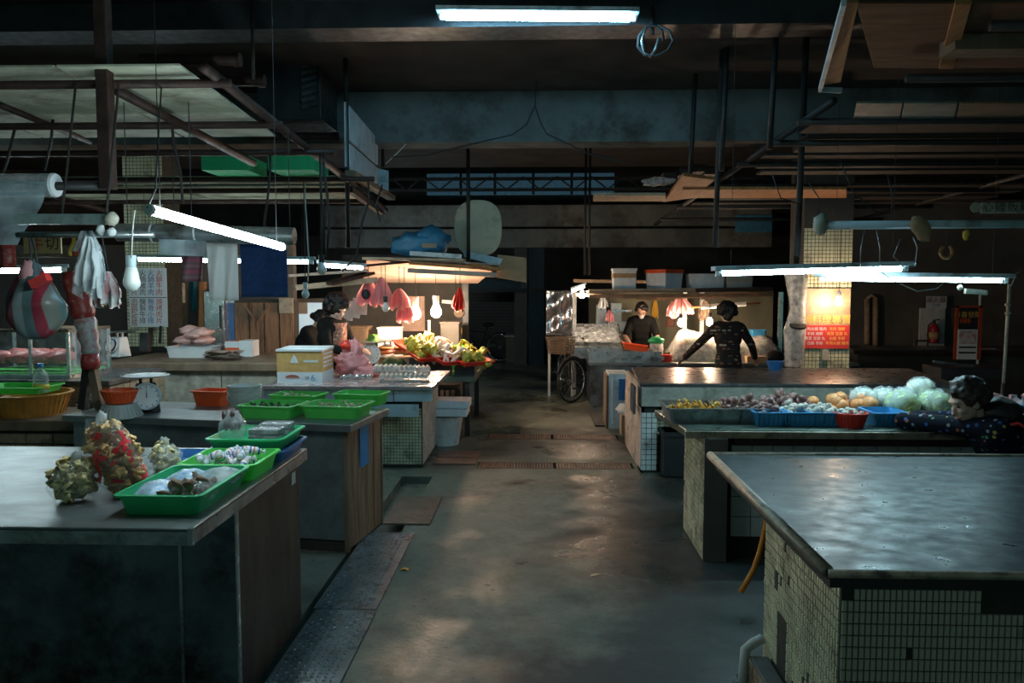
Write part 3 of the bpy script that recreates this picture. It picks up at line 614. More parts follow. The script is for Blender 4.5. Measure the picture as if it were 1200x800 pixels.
cord([gy(a0, b0, 6.68) for a0, b0 in ((358, 240), (360, 270), (362, 305), (361, 330))], .006, 'pale lamp cord hanging from the canopy to the low bulb', None, 'cable_white', up_to=lambda y_: zr(y_) - .03)
cord([gy(a0, b0, 8.0) for a0, b0 in ((452, 192), (470, 175), (500, 140), (534, 125))], .006, 'pale slack wire strung from the white board to the concrete beam', None, 'cable_white', 'wire')
# plastic film roll with its loose sheet
y = 4.05; e = gy(61, 217, y); o = thing('film_roll', 'thick roll of clear plastic sheet on a black rod with a loose end hanging', 'plastic roll', (e.x - .6, y, e.z))
MB().cyl((e.x - 1.2, y, e.z), e, .06, n=18).build('roll', 'film_milky', o, smooth='auto')
MB().lathe([(.028, 0), (.058, 0), (.063, .012), (.058, .025), (.028, .025)], 18, e, m=Matrix.Rotation(R(90), 3, 'Y')).build('core_end', 'white_plastic', o, smooth='auto')
MB().cyl((e.x - 1.3, y, e.z), gy(122, 218, y), .022, n=10).build('rod', 'black', o, smooth=True)
s0 = gy(33, 288, y)
def fn(u, v):
    x1 = lerp(e.x, s0.x, max(0, v - .05) ** 1.4); x0 = e.x - 1.2
    return V(lerp(x0, x1, u), y - .062 + .03 * math.sin(u * 9 + v * 3) * v + .02 * math.sin(v * 5), lerp(e.z + .01, s0.z, v))
MB().sheet(fn, 20, 10).build('loose_sheet', 'film_sheet', o, smooth=True)
# grey bars and a second roll below the canopy
o = thing('shelf_bar', 'grey steel channel carrying the hanging bags', 'bar', gy(60, 258, 3.9))
[MB().cyl(gy(px_, 257, 3.9), V(gy(px_, 257, 3.9).x, 4.07, zr(4.1) - .03), .006, n=6).build('hanger', 'dark_pipe', o) for px_ in (72, 124)]; MB().bar(gy(20, 257, 3.9), gy(127, 257, 3.9), .05, .05).build('channel', 'steel', o); MB().cyl(gy(20, 275, 3.9), gy(180, 275, 3.9), .015).build('lower_pipe', 'steel', o, smooth=True)
o = thing('foil_roll', 'long silver roll lying behind the hanging towels', 'plastic roll', gy(150, 274, 4.6))
MB().cyl(gy(138, 272, 4.6), gy(345, 277, 4.6), .052, n=16).build('roll', 'steel', o, smooth='auto'); [MB().cyl(gy(px_, 272, 4.6), V(gy(px_, 272, 4.6).x, 4.6, zr(4.6) + .02), .003, n=5).build('hanging_wire', 'cable', o) for px_ in (150, 225)]
for px in (180, 231): MB().lathe([(.056, -.006), (.058, 0), (.056, .006)], 16, gy(px, 273, 4.6), m=Matrix.Rotation(R(90), 3, 'Y')).build('band', 'white_plastic', o, smooth=True)
MB().sheet(lambda u, v: lerp(gy(186, 280, 4.54), gy(242, 282, 4.54), u) + V(0, -.02 * math.sin(u * 7), -.09 * v), 8, 3).build('loose_end', 'film_sheet', o, smooth=True)
# ------------------------------------------------------------------ canopy across the aisle
QA, QB = gx(977, 118, 1.78), gx(768, 263, 1.78); zq = lambda y: lerp(QA.z, QB.z, (y - QA.y) / (QB.y - QA.y))
fr = thing('timber_canopy', 'dark canopy frame of pipes and poles hung above the vegetable trays', 'canopy frame', (3, 7, 2.6))
MB().cyl(QA, QB, .025, n=8).build('rail', 'dark_pipe', fr, smooth=True)
MB().cyl((4.6, QA.y, QA.z), (4.6, QB.y, QB.z), .025, n=8).build('rail', 'dark_pipe', fr, smooth=True)
for y in (3.6, 4.4, 5.4, 6.1, 7.0, 8.6, 10, 11.4):
    MB().cyl((1.7 if y > 4.5 else 1.95, y, zq(y) - .03), (4.8, y, zq(y) - .03), .024, n=8).build('cross_pipe', 'dark_pipe', fr, smooth=True)
for px, py, y, r in ((845, 200, 6.6, .022), (809, 205, 7.4, .022), (902, 175, 6.0, .022), (838, 290, 6.65, .022), (934, 300, 6.2, .025)):
    p = gy(px, py, y); MB().cyl(p, (p.x + .03, p.y, 3.66), r, n=8).build('hanger', 'dark_pipe', fr, smooth=True)

MB().box(1.95, 4.7, 3.9, 4.05, 2.86, 2.98).build('beam', 'worn_wood', fr)
bz = 2.93
def gzs(l, z): return [gz(x, y, z) for x, y in l]
for i, y_ in enumerate((5.62, 5.98, 6.34, 6.72, 7.1, 7.5, 8.42, 8.85, 9.3, 9.8)):
    tag(MB().box(1.86 + .1 * (i % 3), 5.2, y_, y_ + .30 - .05 * (i % 2), zq(y_) - .006, zq(y_) + .016).build('roof_board', 'dark_board', bevel=.002), 'near-black board added across the canopy poles to block light above the vegetable trays', 'board', 'dark boards on the canopy')  # boards added to block light and darken the space above
board(gzs(((1003, 4), (1200 + 60, 4), (1200 + 60, 80), (1024, 80)), bz), .012, 'plywood_sheet', 'brown plywood sheet roofing the canopy above the blue-grey counter', 'plywood', 'ply_dark')
board(gzs(((1119, 5), (1139, 5), (1117, 81), (1100, 81)), bz - .03), .02, 'pale_batten', 'pale batten nailed across the plywood sheet', 'batten', 'orange_wood')
pb = thing('edge_plank', 'tilted pale plank with steel edge at the corner of the plywood roof', 'plank', gz(980, 100, bz))
MB().slab(gzs(((990, 3), (1006, 3), (985, 96), (966, 100)), bz), .02, (0, 0, 1)).build('plank', 'orange_wood', pb); q = gzs(((989, 3), (961, 105), (986, 106)), bz)
MB().bar(q[0], q[1], .02, .03).build('steel_edge', 'blue_white', pb); MB().bar(q[1], q[2], .02, .03).build('steel_edge', 'blue_white', pb)  # blue-white colour stands for light on the metal edge
for i, (x0, x1) in enumerate(((1004, 1058), (1060, 1122), (1125, 1210))):
    board(gzs(((x0, 121), (x1, 121), (x1 - 4, 140), (x0 - 4, 140)), 2.84), .014, 'roof_board', ('short', 'weathered', 'long brown')[i] + ' board of the row lit from below behind the plywood roof', 'board', 'roof_teal_lit' if i < 2 else 'worn_wood', 'row of roof boards')
for (x0, x1, y0, y1, z, lab) in ((778, 838, 208, 236, 2.72, 'wide orange board slanting out past the hanging pole'), (800, 992, 222, 232, 2.7, 'long orange plank lying level on the canopy poles'), (695, 780, 229, 236, 2.7, 'thin pale plank reaching out over the aisle')):
    if 'wide' in lab: q = gzs(((777, 237), (812, 232), (838, 211), (801, 206)), z)
    else: q = [gz(x0, y1, z), gz(x1, y1, z), gz(x1, y0, z), gz(x0, y0, z)]
    board(q, .03, 'roof_plank', lab, 'plank', 'orange_wood' if x0 > 700 else 'pale_wood')
for i, (x0, y0) in enumerate(((778, 204), (796, 199), (812, 195), (826, 198))):
    p = gy(x0, y0 + 6, 9.0); o = MB().box(p.x, p.x + .15, 9.0, 9.25, p.z, p.z + .08).build('loose_brick', 'rust_pipe', bevel=.005); tag(o, 'rust red brick lying on the slanting orange board', 'brick', 'bricks on the slanting board')
o = thing('clear_packet', 'clear plastic packet lying beside the loose bricks', 'packet', gy(770, 214, 9)); MB().blob(gy(772, 213, 9.0), (.17, .1, .05), amp=.25, seed=4).build('packet', 'film_milky', o, smooth=True)
# white pipe with things hooked on it
y = 5.2; o = thing('white_pipe', 'long pale pipe slung level above the twin tray lamps', 'pipe', gy(1080, 263, y))
MB().cyl(gy(966, 264, y), gy(1230, 262, y), .027, n=12).build('pipe', 'blue_white', o, smooth=True)
MB().blob(gy(962, 262, y), (.05, .05, .07), 10, 6, .2).build('end_wrap', 'terrazzo', o, smooth=True)
p = gy(1079, 267, y - .04); o = tag(MB().blob((0, 0, 0), (.055, .03, .09), amp=.15, seed=8).xf(Matrix.Translation(p) @ Matrix.Rotation(R(-35), 4, 'Y')).build('tape_bundle', 'cardboard', smooth=True), 'brown wrapped bundle taped on the long pale pipe', 'bundle')
p = gy(1109, 295, y); pts = [p + V(.038 * math.sin(t), 0, -.04 * math.cos(t)) for t in [R(-150 + 30 * i) for i in range(11)]]
o = thing('wire_hook', 'orange horseshoe shaped hook on a thin wire', 'hook', p); MB().tube(pts, .011, 8).build('hoop', 'orange_wood', o, smooth=True); MB().tube([gy(1109, 264, y), gy(1110, 280, y), p + V(0, 0, .035)], .003, 5).build('wire', 'cable', o)
mat('yellow_cloth', (.75, .48, .08), .7); p = gy(1132, 275, y)
tag(MB().blob(p, (.022, .018, .035), 8, 6, .2).build('yellow_tag', 'yellow_cloth', smooth=True), 'small yellow tag tied on the pale pipe', 'tag')
for pts, lab in ((((1013, 270), (1009, 290), (1008, 312)), 'a'), (((1027, 270), (1031, 290), (1031, 312)), 'b'), (((1055, 280), (1047, 300), (1060, 314), (1072, 312), (1075, 290), (1070, 278)), 'c'), (((1028, 316), (1050, 330), (1075, 341), (1098, 338), (1108, 329)), 'd'), (((1174, 328), (1190, 322), (1185, 335), (1176, 328), (1195, 318)), 'e'),
                 (((948, 215), (962, 235), (955, 262)), 'f'), (((985, 190), (1000, 225), (1018, 242), (1030, 250)), 'g'), (((905, 205), (915, 232), (940, 240)), 'h'), (((1040, 205), (1046, 230), (1044, 258)), 'i')):
    cord([gy(a0, b0, 5.35 if lab != 'e' else 5.7) for a0, b0 in pts], .004, 'thin wire looping around the tray lamps and pale pipe', 'wires around the tray lamps', 'cable' if lab in 'fghi' else 'steel', 'wire')
# weathered name board hung on the pole row, with its characters
def text_mesh(body, size, name, m_, parent, mtx, ex=.002):
    cu = bpy.data.curves.new(name, 'FONT'); cu.body = body; cu.size = size; cu.align_x = 'CENTER'; cu.align_y = 'CENTER'; cu.resolution_u = 2
    to = bpy.data.objects.new(name, cu); C.objects.link(to)
    me = bpy.data.meshes.new_from_object(to.evaluated_get(bpy.context.evaluated_depsgraph_get())); bpy.data.objects.remove(to)
    o_ = bpy.data.objects.new(name, me); C.objects.link(o_); me.materials.clear(); me.materials.append(MT[m_]); o_.parent = parent; o_.matrix_local = INV[parent.name] @ mtx
    return o_
FACE = Matrix.Rotation(R(90), 4, 'X')    # text upright, facing the camera side
mat('print_red', (.55, .03, .03), .6, var=0); mat('print_blue', (.03, .09, .35), .6, var=0); mat('print_black', (.02, .02, .02), .6, var=0); mat('print_brown', (.35, .10, .07), .6, var=0); mat('print_gold', (.8, .5, .1), .6, var=0)
y = 6.4; a_, b2 = gy(1150, 250, y), gy(1238, 237, y); o = thing('name_board', 'weathered pale shop board with dark characters above the twin lamps', 'sign', (a_.x, y, a_.z))
MB().box(a_.x, b2.x, y, y + .02, a_.z, b2.z).build('board', 'terrazzo', o)
for i, ch in enumerate(('心', '雞', '販', '雞')):
    q = gy(1158 + i * 14.5, 243, y - .003); text_mesh(ch, .085, 'character', 'print_black', o, Matrix.Translation(q) @ FACE)
p = gy(1143, 243, y); MB().lathe([(.01, 0), (.04, 0), (.04, .01), (.01, .01)], 14, p, m=Matrix.Rotation(R(90), 3, 'X')).build('ring_mark', 'terrazzo', o)
# bulb holder on wires in front of the concrete beam
o = thing('ceiling_bulb', 'unlit bulb holder hanging on a forked wire before the concrete beam', 'bulb', gy(629, 90, 7.6)); mat('bulb_glass', (.75, .78, .76), .25, var=0)
MB().blob(gy(630, 61, 7.6), (.05, .05, .04), 12, 8).build('bulb', 'bulb_glass', o, smooth=True); MB().cyl(gy(629, 66, 7.6), gy(629, 80, 7.6), .03).build('socket', 'black', o)
MB().tube([gy(a0, b0, 7.6) for a0, b0 in ((630, 60), (629, 90), (627, 124), (617, 146), (600, 158), (565, 166), (500, 182), (460, 184))], .007, 5).build('wire', 'cable', o)
MB().tube([gy(a0, b0, 7.6) for a0, b0 in ((627, 124), (634, 145), (641, 157), (690, 180), (735, 192))], .007, 5).build('wire', 'cable', o); MB().cyl(gy(630, 60, 7.6), V(gy(630, 60, 7.6).x, 7.6, 3.66), .004).build('wire', 'cable', o)
o = thing('cable_coil', 'loose black and grey cable coil hooked on the ceiling beam', 'cable', gy(765, 50, 5.4))
c = gy(765, 48, 5.38); MB().tube([c + V(.07 * math.cos(t) * (1 + .1 * i), 0, .1 * math.sin(t)) for i, t in enumerate([R(40 * i) for i in range(12)])], .01, 6).build('loop', 'cable', o, smooth=True)
MB().tube([gy(a0, b0, 5.38) for a0, b0 in ((757, 32), (752, 48), (754, 62), (762, 66), (768, 58), (772, 45))], .011, 6).build('loop', 'steel', o, smooth=True)
MB().cyl(gy(765, 40, 5.4), V(gy(765, 40, 5.4).x, 5.46, 3.6), .012).build('hook', 'dark_steel', o)
# ------------------------------------------------------------------ small-goods helpers
mat('golden', (.92, .52, .20), .55, var=.35, sc=30, sss=.1); mat('pale_crisp', (.92, .70, .34), .55, var=.35, sc=30, sss=.1); mat('yellow_crisp', (.88, .76, .40), .55, var=.25, sc=30)
mat('blue_plastic', (.03, .16, .42), .4, var=.15); mat('blue_basket', (.05, .28, .55), .4, var=.15); mat('red_plastic', (.75, .05, .03), .38, var=.1, sss=.1); mat('orange_plastic', (.85, .12, .03), .4, var=.1, sss=.1)
mat('amber_plastic', (.62, .27, .05), .35, var=.3, sc=12); mat('grey_plastic', (.42, .44, .42), .45, var=.1); mat('brown_root', (.28, .16, .09), .7, var=.4, sc=20)
mat('egg', (.80, .62, .50), .5, var=.06); mat('pulp', (.40, .36, .32), .9, var=.2); mat('meat', (.62, .18, .17), .35, var=.4, sc=9, sss=.15); mat('meat_fat', (.70, .42, .38), .35, var=.35, sc=9)
mat('pink_bag', (.85, .42, .44), .4, var=.2, sc=6, transl=.4); mat('red_bag', (.75, .05, .05), .4, var=.3, sc=9); mat('white_bag', (.86, .90, .92), .35, var=.12, transl=.5)
mat('navy_towel', (.012, .045, .15), .9, var=.25, sc=20, bump=.3, bsc=200); mat('blue_tarp', (.05, .22, .38), .45, var=.35, sc=7, bump=.5, bsc=12)
stripemat('striped_plastic', [(.10, .15, .16), (.24, .03, .05), (.16, .17, .15), (.10, .17, .18), (.03, .10, .20), (.20, .04, .06), (.22, .26, .27)], 'X', 3.1, .3)
speckmat('print_film', (.55, .42, .25), [(.75, .03, .04), (.75, .03, .04), (.8, .75, .7), (.8, .2, .15), (.05, .2, .6)], 26, .42, .25)
stripemat('candy_wrap', [(.80, .82, .84), (.75, .78, .8), (.04, .10, .42), (.82, .84, .85), (.75, .25, .2)], 'X', 26, .35)
def rrect(w, d, r, n=4):
    out = []
    for cx_, cy_, a0 in ((w / 2 - r, d / 2 - r, 0), (-w / 2 + r, d / 2 - r, 90), (-w / 2 + r, -d / 2 + r, 180), (w / 2 - r, -d / 2 + r, 270)):
        for i in range(n + 1): t = R(a0 + 90 * i / n); out.append((cx_ + r * math.cos(t), cy_ + r * math.sin(t)))
    return out
def ring_mesh(rings, cap=True):  # list of (list of xy, z)
    mb = MB(); n = len(rings[0][0]); vs = [(x, y, z) for pts, z in rings for x, y in pts]
    fs = [(i * n + j_, i * n + (j_ + 1) % n, (i + 1) * n + (j_ + 1) % n, (i + 1) * n + j_) for i in range(len(rings) - 1) for j_ in range(n)]
    if cap: fs += [tuple(range(n))[::-1], tuple((len(rings) - 1) * n + j_ for j_ in range(n))]
    return mb.add(vs, fs)
def make_tray(name, w, d, h, m_, label, cat='tray', flare=.02, th=.004, rim=.012, group=None):
    t = thing(name, label, cat, group=group); b = lambda e: rrect(w - 2 * flare + e * 2, d - 2 * flare + e * 2, .025); top = lambda e: rrect(w + e * 2, d + e * 2, .03)
    ring_mesh([(b(0), 0), (top(0), h), (top(-th), h), (b(-th), th)]).build('shell', m_, t, smooth='auto')
    ring_mesh([(top(-th), h - .003), (top(rim), h - .006), (top(rim), h + .003), (top(-th), h + .004), (top(-th), h - .003)], False).build('rim', m_, t, smooth='auto')
    return t
def make_basin(name, r, h, m_, label, cat='basin', rb=.7, ribs=0, flip=False):
    t = thing(name, label, cat); n = 32; s_ = -1 if flip else 1; z0 = h if flip else 0
    MB().lathe([(r * rb, z0), (r * (rb + 1) / 2, z0 + s_ * h * .45), (r, z0 + s_ * h), (r * .97, z0 + s_ * h), (r * (rb + .9) / 2, z0 + s_ * h * .45), (r * rb * .95, z0 + s_ * .006)], n).build('bowl', m_, t, smooth='auto')
    MB().lathe([(r * .97, z0 + s_ * h - .004), (r * 1.06, z0 + s_ * h - .006), (r * 1.06, z0 + s_ * h + .004), (r * .97, z0 + s_ * h + .005)], n).build('rim', m_, t, smooth='auto')
    if ribs:
        for i in range(ribs):
            a0 = 2 * math.pi * i / ribs; u = V(math.cos(a0), math.sin(a0), 0); MB().bar(u * r * (rb + .03) + V(0, 0, z0 + s_ * .01), u * r * 1.0 + V(0, 0, z0 + s_ * (h - .01)), .006, .006).build('rib', m_, t)
    return t
def bag_mb(w, d, h, seed=1, neck=.25, amp=.12, lean=(0, 0), knot=.0, nu=24, nv=16):
    """closed plastic bag standing on its base; local, base at z 0"""
    mb = MB()
    def f(u, v):
        a0 = 2 * math.pi * u; pr = math.sin(min(1, v * 3.2 + .18) * math.pi / 2) * (1 if v < .62 else lerp(1, neck, ((v - .62) / .38) ** .8))
        if v > .93: pr *= 1 + knot
        k = 1 + amp * mnoise.noise(V(math.cos(a0) * 1.6, math.sin(a0) * 1.6, v * 3.2 + seed * 5)) * 2 + amp * .35 * math.sin(a0 * 9 + seed) * v
        return V(w / 2 * pr * k * math.cos(a0) + lean[0] * v * h, d / 2 * pr * k * math.sin(a0) + lean[1] * v * h, h * v)
    mb.sheet(f, nu, nv, wrap=True); mb.f.append(tuple(range(nu))[::-1]); return mb
def hang_bag_mb(w, d, h, seed=1, amp=.12, nu=24, nv=16):
    """filled carrier bag hanging from its top point at z 0, downwards"""
    mb = MB()
    def f(u, v):
        a0 = 2 * math.pi * u; s_ = 1 - v
        pr = lerp(.07, 1, min(1, (s_ / .55)) ** .85) if s_ < .55 else math.sqrt(max(0, 1 - ((s_ - .55) / .47) ** 2.4)) + .02
        k = 1 + amp * mnoise.noise(V(math.cos(a0) * 1.6, math.sin(a0) * 1.6, v * 3 + seed * 5)) * 2 + amp * .5 * math.sin(a0 * 7 + seed) * v
        return V(w / 2 * pr * k * math.cos(a0), d / 2 * pr * k * math.sin(a0), -h * s_)
    mb.sheet(f, nu, nv, wrap=True); mb.f.append(tuple(range(nu))[::-1]); return mb
def bundle_mb(w, h, seed=1, layers=4):
    """bunch of flat plastic bags gathered at the top (z 0) and hanging in folds"""
    mb = MB(); rn_ = random.Random(seed)
    for k_ in range(layers):
        ph, dx, dy, hk, wk = rn_.uniform(0, 6), rn_.uniform(-.18, .18) * w, (k_ - layers / 2) * .018, h * rn_.uniform(.78, 1), w * rn_.uniform(.7, 1)
        def f(u, v):
            sp = .16 + .84 * min(1, v * 1.5) ** .7; jag = .07 * h * math.sin(u * 11 + ph) * v
            return V((u - .5) * wk * sp + dx * v, dy + .022 * math.sin(u * 17 + ph + v * 2) * (.3 + v) + .02 * mnoise.noise(V(u * 4, v * 4, seed + k_)), -hk * v + jag)
        mb.sheet(f, 26, 10)
    return mb
def spread(n, fn, dm):
    out = []
    for i in range(n * 25):
        q_ = fn()
        if all((q_ - o_).length > dm for o_ in out): out.append(q_)
        if len(out) >= n: break
    return out
def scatter(proto, pts, label, cat, group, sc=(.8, 1.2), seed=0):
    rn = random.Random(seed); tag(proto, label, cat, group); out = []
    for i, p in enumerate(pts):
        rot = (rn.uniform(0, 6.3), rn.uniform(0, 6.3), rn.uniform(0, 6.3)); s_ = rn.uniform(*sc)
        o = proto if i == 0 else proto.copy()
        if i: C.objects.link(o)
        o.location = p; o.rotation_euler = rot; o.scale = (s_, s_, s_); out.append(o)
    return out
def curl_mb(r=.03):   # crinkled curled crisp
    mb = MB(); mb.sheet(lambda u, v: V((u - .5) * 2 * r * (1 + .3 * math.sin(v * 6)), (v - .5) * 1.7 * r, r * (.9 * math.cos((u - .5) * 4) + .35 * math.sin(v * 8 + u * 5))), 6, 5); return mb
# ------------------------------------------------------------------ goods on the big steel counter
def filled_bag(base, w, d, h, label, crisp, n, seed, lean, clabel, grp, film='film_clear', printed=False, neck=.25, csc=1):
    t = thing('snack_bag', label, 'bag'); bm_ = bag_mb(w, d, h, seed, neck, .10, lean); bm_.build('bag', film, t, smooth=True)
    if printed:
        pm = MB()
        def f(u, v):
            a0 = R(lerp(-112, 2, u)); vv = lerp(.22, .86, v); pr = (1 if vv < .62 else lerp(1, neck, ((vv - .62) / .38) ** .8))
            k = 1 + .10 * mnoise.noise(V(math.cos(a0) * 1.6, math.sin(a0) * 1.6, vv * 3.2 + seed * 5)) * 2 + .035 * math.sin(a0 * 9 + seed) * vv
            return V((w / 2 * pr * k + .003) * math.cos(a0) + lean[0] * vv * h, (d / 2 * pr * k + .003) * math.sin(a0) + lean[1] * vv * h, h * vv)
        pm.sheet(f, 12, 12).build('printed_label', 'print_clear', t, smooth=True)
    tw = MB().blob((lean[0] * h, lean[1] * h, h), (.02, .02, .035), 10, 6, .3, seed).build('twisted_top', 'film_milky', t, smooth=True)
    place(t, base); rn = random.Random(seed); pts = []; tries = 0
    while len(pts) < n and tries < 9000:
        tries += 1; a0, rr, v = rn.uniform(0, 6.283), math.sqrt(rn.uniform(.35, 1)), rn.uniform(.04, .9); pr = math.sin(min(1, v * 3.2 + .18) * math.pi / 2) * (1 if v < .62 else lerp(1, neck, ((v - .62) / .38) ** .8))
        q_ = Vector(base) + V((w / 2 * pr - .026) * rr * math.cos(a0) + lean[0] * v * h, (d / 2 * pr - .026) * rr * math.sin(a0) + lean[1] * v * h, h * v * .95 + .015)
        if all((q_ - o_).length > .024 * csc for o_ in pts): pts.append(q_)
    o = curl_mb(.020 * csc).build('fried_crisp', crisp, smooth=True, solid=.003); scatter(o, pts, clabel, 'crisp', grp, (.8, 1.1), seed)
def printclear():
    m = filmmat('print_clear', (.95, .95, .95), .25); nt = m.node_tree; N = nt.nodes; L = nt.links; b = [n for n in N if n.type == 'BSDF_PRINCIPLED'][0]; mx = [n for n in N if n.type == 'MIX_SHADER'][0]
    tc = N.new('ShaderNodeTexCoord'); n1 = N.new('ShaderNodeTexNoise'); n1.inputs['Scale'].default_value = 22; n1.inputs['Detail'].default_value = 2; L.new(tc.outputs['Object'], n1.inputs['Vector'])
    r1_ = N.new('ShaderNodeValToRGB'); r1_.color_ramp.elements[0].position = .54; r1_.color_ramp.elements[1].position = .57; L.new(n1.outputs['Fac'], r1_.inputs[0])
    b.inputs['Base Color'].default_value = (.72, .03, .05, 1)
    mm = N.new('ShaderNodeMath'); mm.operation = 'MULTIPLY_ADD'; mm.inputs[1].default_value = .85; mm.inputs[2].default_value = .03; L.new(r1_.outputs[0], mm.inputs[0])
    for l in list(mx.inputs[0].links): L.remove(l)
    L.new(mm.outputs[0], mx.inputs[0])
printclear()
filled_bag(gz(150, 579, LZ), .23, .19, .31, 'tall clear bag of golden fried snacks with red print, leaning on the counter', 'golden', 170, 3, (-.32, .0), 'golden fried crisp inside the tall printed bag', 'crisps in the tall bag', printed=True, neck=.55)
filled_bag(gz(84, 586, LZ), .20, .17, .16, 'small clear bag of pale yellow crisps beside the tall printed bag', 'pale_crisp', 75, 5, (.1, .1), 'pale crisp inside the small clear bag', 'crisps in the small bag', neck=.5)
filled_bag(gz(192, 553, LZ), .16, .15, .13, 'knotted clear bag of yellow puffs behind the front green tray', 'yellow_crisp', 40, 8, (0, .1), 'yellow puff inside the knotted clear bag', 'puffs in the knotted bag', film='film', neck=.45, csc=.9)
t1 = make_tray('food_tray', .315, .49, .075, 'green_plastic', 'dark green tray of plastic food packets at the counter corner'); place(t1, (-1.41, 3.095, LZ))
t2 = make_tray('food_tray', .33, .34, .075, 'green_bright', 'green tray of striped wrapped rolls behind the packet tray'); place(t2, (-1.40, 3.53, LZ))
t3 = make_tray('food_tray', .36, .38, .055, 'green_plastic', 'green tray of black packs set inside a blue crate'); place(t3, (-1.42, 3.93, LZ + .058))
t4 = make_tray('food_crate', .375, .395, .055, 'blue_plastic', 'dark blue crate under the tray of black packs', 'crate'); place(t4, (-1.42, 3.93, LZ))
t5 = make_tray('food_tray', .16, .26, .04, 'blue_plastic', 'shallow navy tray beside the striped rolls'); place(t5, (-1.72, 3.72, LZ))
# packets in the corner tray
mat('blue_white_print', (.45, .62, .75), .3, var=.5, sc=12, dirt=((.03, .2, .5), .4, 14))
def pillow(w, d, h, seed): return MB().sheet(lambda u, v: V((u - .5) * w, (v - .5) * d, h * (math.sin(u * math.pi) * math.sin(v * math.pi)) ** .6 + .006 * mnoise.noise(V(u * 5, v * 5, seed))), 12, 10)
for (x, y, z, w, d, h, rz, m_, lab) in ((-1.49, 3.0, LZ + .05, .14, .25, .045, 12, 'blue_white_print', 'flat blue and white food packet in the corner tray'), (-1.46, 3.22, LZ + .05, .14, .18, .04, -15, 'blue_white_print', 'crumpled blue printed packet at the back of the corner tray'),
                                         (-1.33, 3.23, LZ + .055, .17, .2, .04, 4, 'film_milky', 'clear slack wrapper lying over the corner tray')):
    o = thing('food_packet', lab, 'packet'); pillow(w, d, h, x).build('front_film', m_, o, smooth=True); MB().add([Vector(p) * 1 + V(0, 0, -.001) for p in [(-w / 2, -d / 2, 0), (w / 2, -d / 2, 0), (w / 2, d / 2, 0), (-w / 2, d / 2, 0)]], [(0, 1, 2, 3)]).build('back_film', 'film_milky', o); place(o, (x, y, z), R(rz))
rn = random.Random(2)
scatter(MB().blob((0, 0, 0), (.03, .017, .016), 10, 7, .3, 3).build('dried_root', 'brown_root', smooth=True), spread(40, lambda: V(-1.36 + rn.uniform(-.055, .055), 3.0 + rn.uniform(-.10, .10), LZ + .05 + rn.uniform(-.02, .045)), .036), 'brown dried root piece in clear film in the corner tray', 'dried root', 'dried roots in the corner tray', (.7, 1.2), 4)
o = thing('root_bag', 'clear film bag around the brown roots in the corner tray', 'bag'); pillow(.19, .26, .065, 3).build('film', 'film_clear', o, smooth=True); place(o, (-1.35, 3.03, LZ + .05), R(12))
# striped wrapped rolls
def candy():
    t = thing('wrapped_roll', 'white and blue striped wrapped roll in the bright tray', 'wrapped food', group='striped rolls in the bright tray')
    MB().tube([(-.034, 0, 0), (-.03, 0, 0), (-.01, 0, 0), (.01, 0, 0), (.03, 0, 0), (.034, 0, 0)], [.004, .014, .019, .019, .014, .004], 10).build('roll', 'candy_wrap', t, smooth=True)
    for s_ in (-1, 1): MB().tube([(.032 * s_, 0, 0), (.05 * s_, 0, .002)], [.004, .014], 8).build('twist', 'white_bag', t, smooth=True)
    return t
copies(candy(), [((-1.42 + rn.uniform(-.11, .11), 3.53 + rn.uniform(-.11, .11), LZ + .035 + .026 * (i // 9)), (rn.uniform(-.4, .4), rn.uniform(-.5, .5), rn.uniform(0, 6))) for i in range(27)], 'striped rolls in the bright tray')
# black packs
def pack():
    t = thing('black_pack', 'glossy film-wrapped black food pack in the blue crate tray', 'food pack', group='black packs in the crate tray')
    ring_mesh([(rrect(.15, .10, .01), 0), (rrect(.155, .105, .01), .022), (rrect(.14, .09, .01), .028)]).build('box', 'black_gloss', t, smooth='auto'); ring_mesh([(rrect(.158, .108, .012), .004), (rrect(.158, .108, .012), .026), (rrect(.143, .093, .012), .031)]).build('film_wrap', 'film', t, smooth='auto'); return t
mat('black_gloss2', (.025, .03, .035), .3, var=.5, sc=20)
zt = LZ + .066; copies(pack(), [((-1.34, 3.84, zt + .03 * i), R(4 - 3 * i)) for i in range(3)] + [((-1.34, 3.99, zt + .03 * i), R(-3 + 2 * i)) for i in range(3)], 'black packs in the crate tray')
t = thing('sausage_bag', 'clear knotted bag of dark sausages at the crate tray', 'bag', (-1.52, 3.87, zt)); bag_mb(.13, .1, .17, 12, .4, .12).xf(Matrix.Translation((-1.52, 3.87, zt))).build('bag', 'film', t, smooth=True)
mat('sausage', (.07, .035, .03), .35, var=.3)
s_ = MB().tube([(0, 0, -.05), (.004, 0, -.03), (.006, 0, 0), (.004, 0, .03), (0, 0, .05)], [.006, .015, .016, .015, .006], 10).build('sausage', 'sausage', smooth=True)
for i in range(6):
    o = s_ if i == 0 else s_.copy()
    if i: C.objects.link(o)
    o.location = (-1.52 + .024 * (i % 3 - 1), 3.86 + .024 * (i // 3), zt + .068); o.rotation_euler = (.1 * (i % 2), .14 * (i % 3 - 1), i); tag(o, 'dark sausage standing in the clear knotted bag', 'sausage', 'sausages in the clear bag')
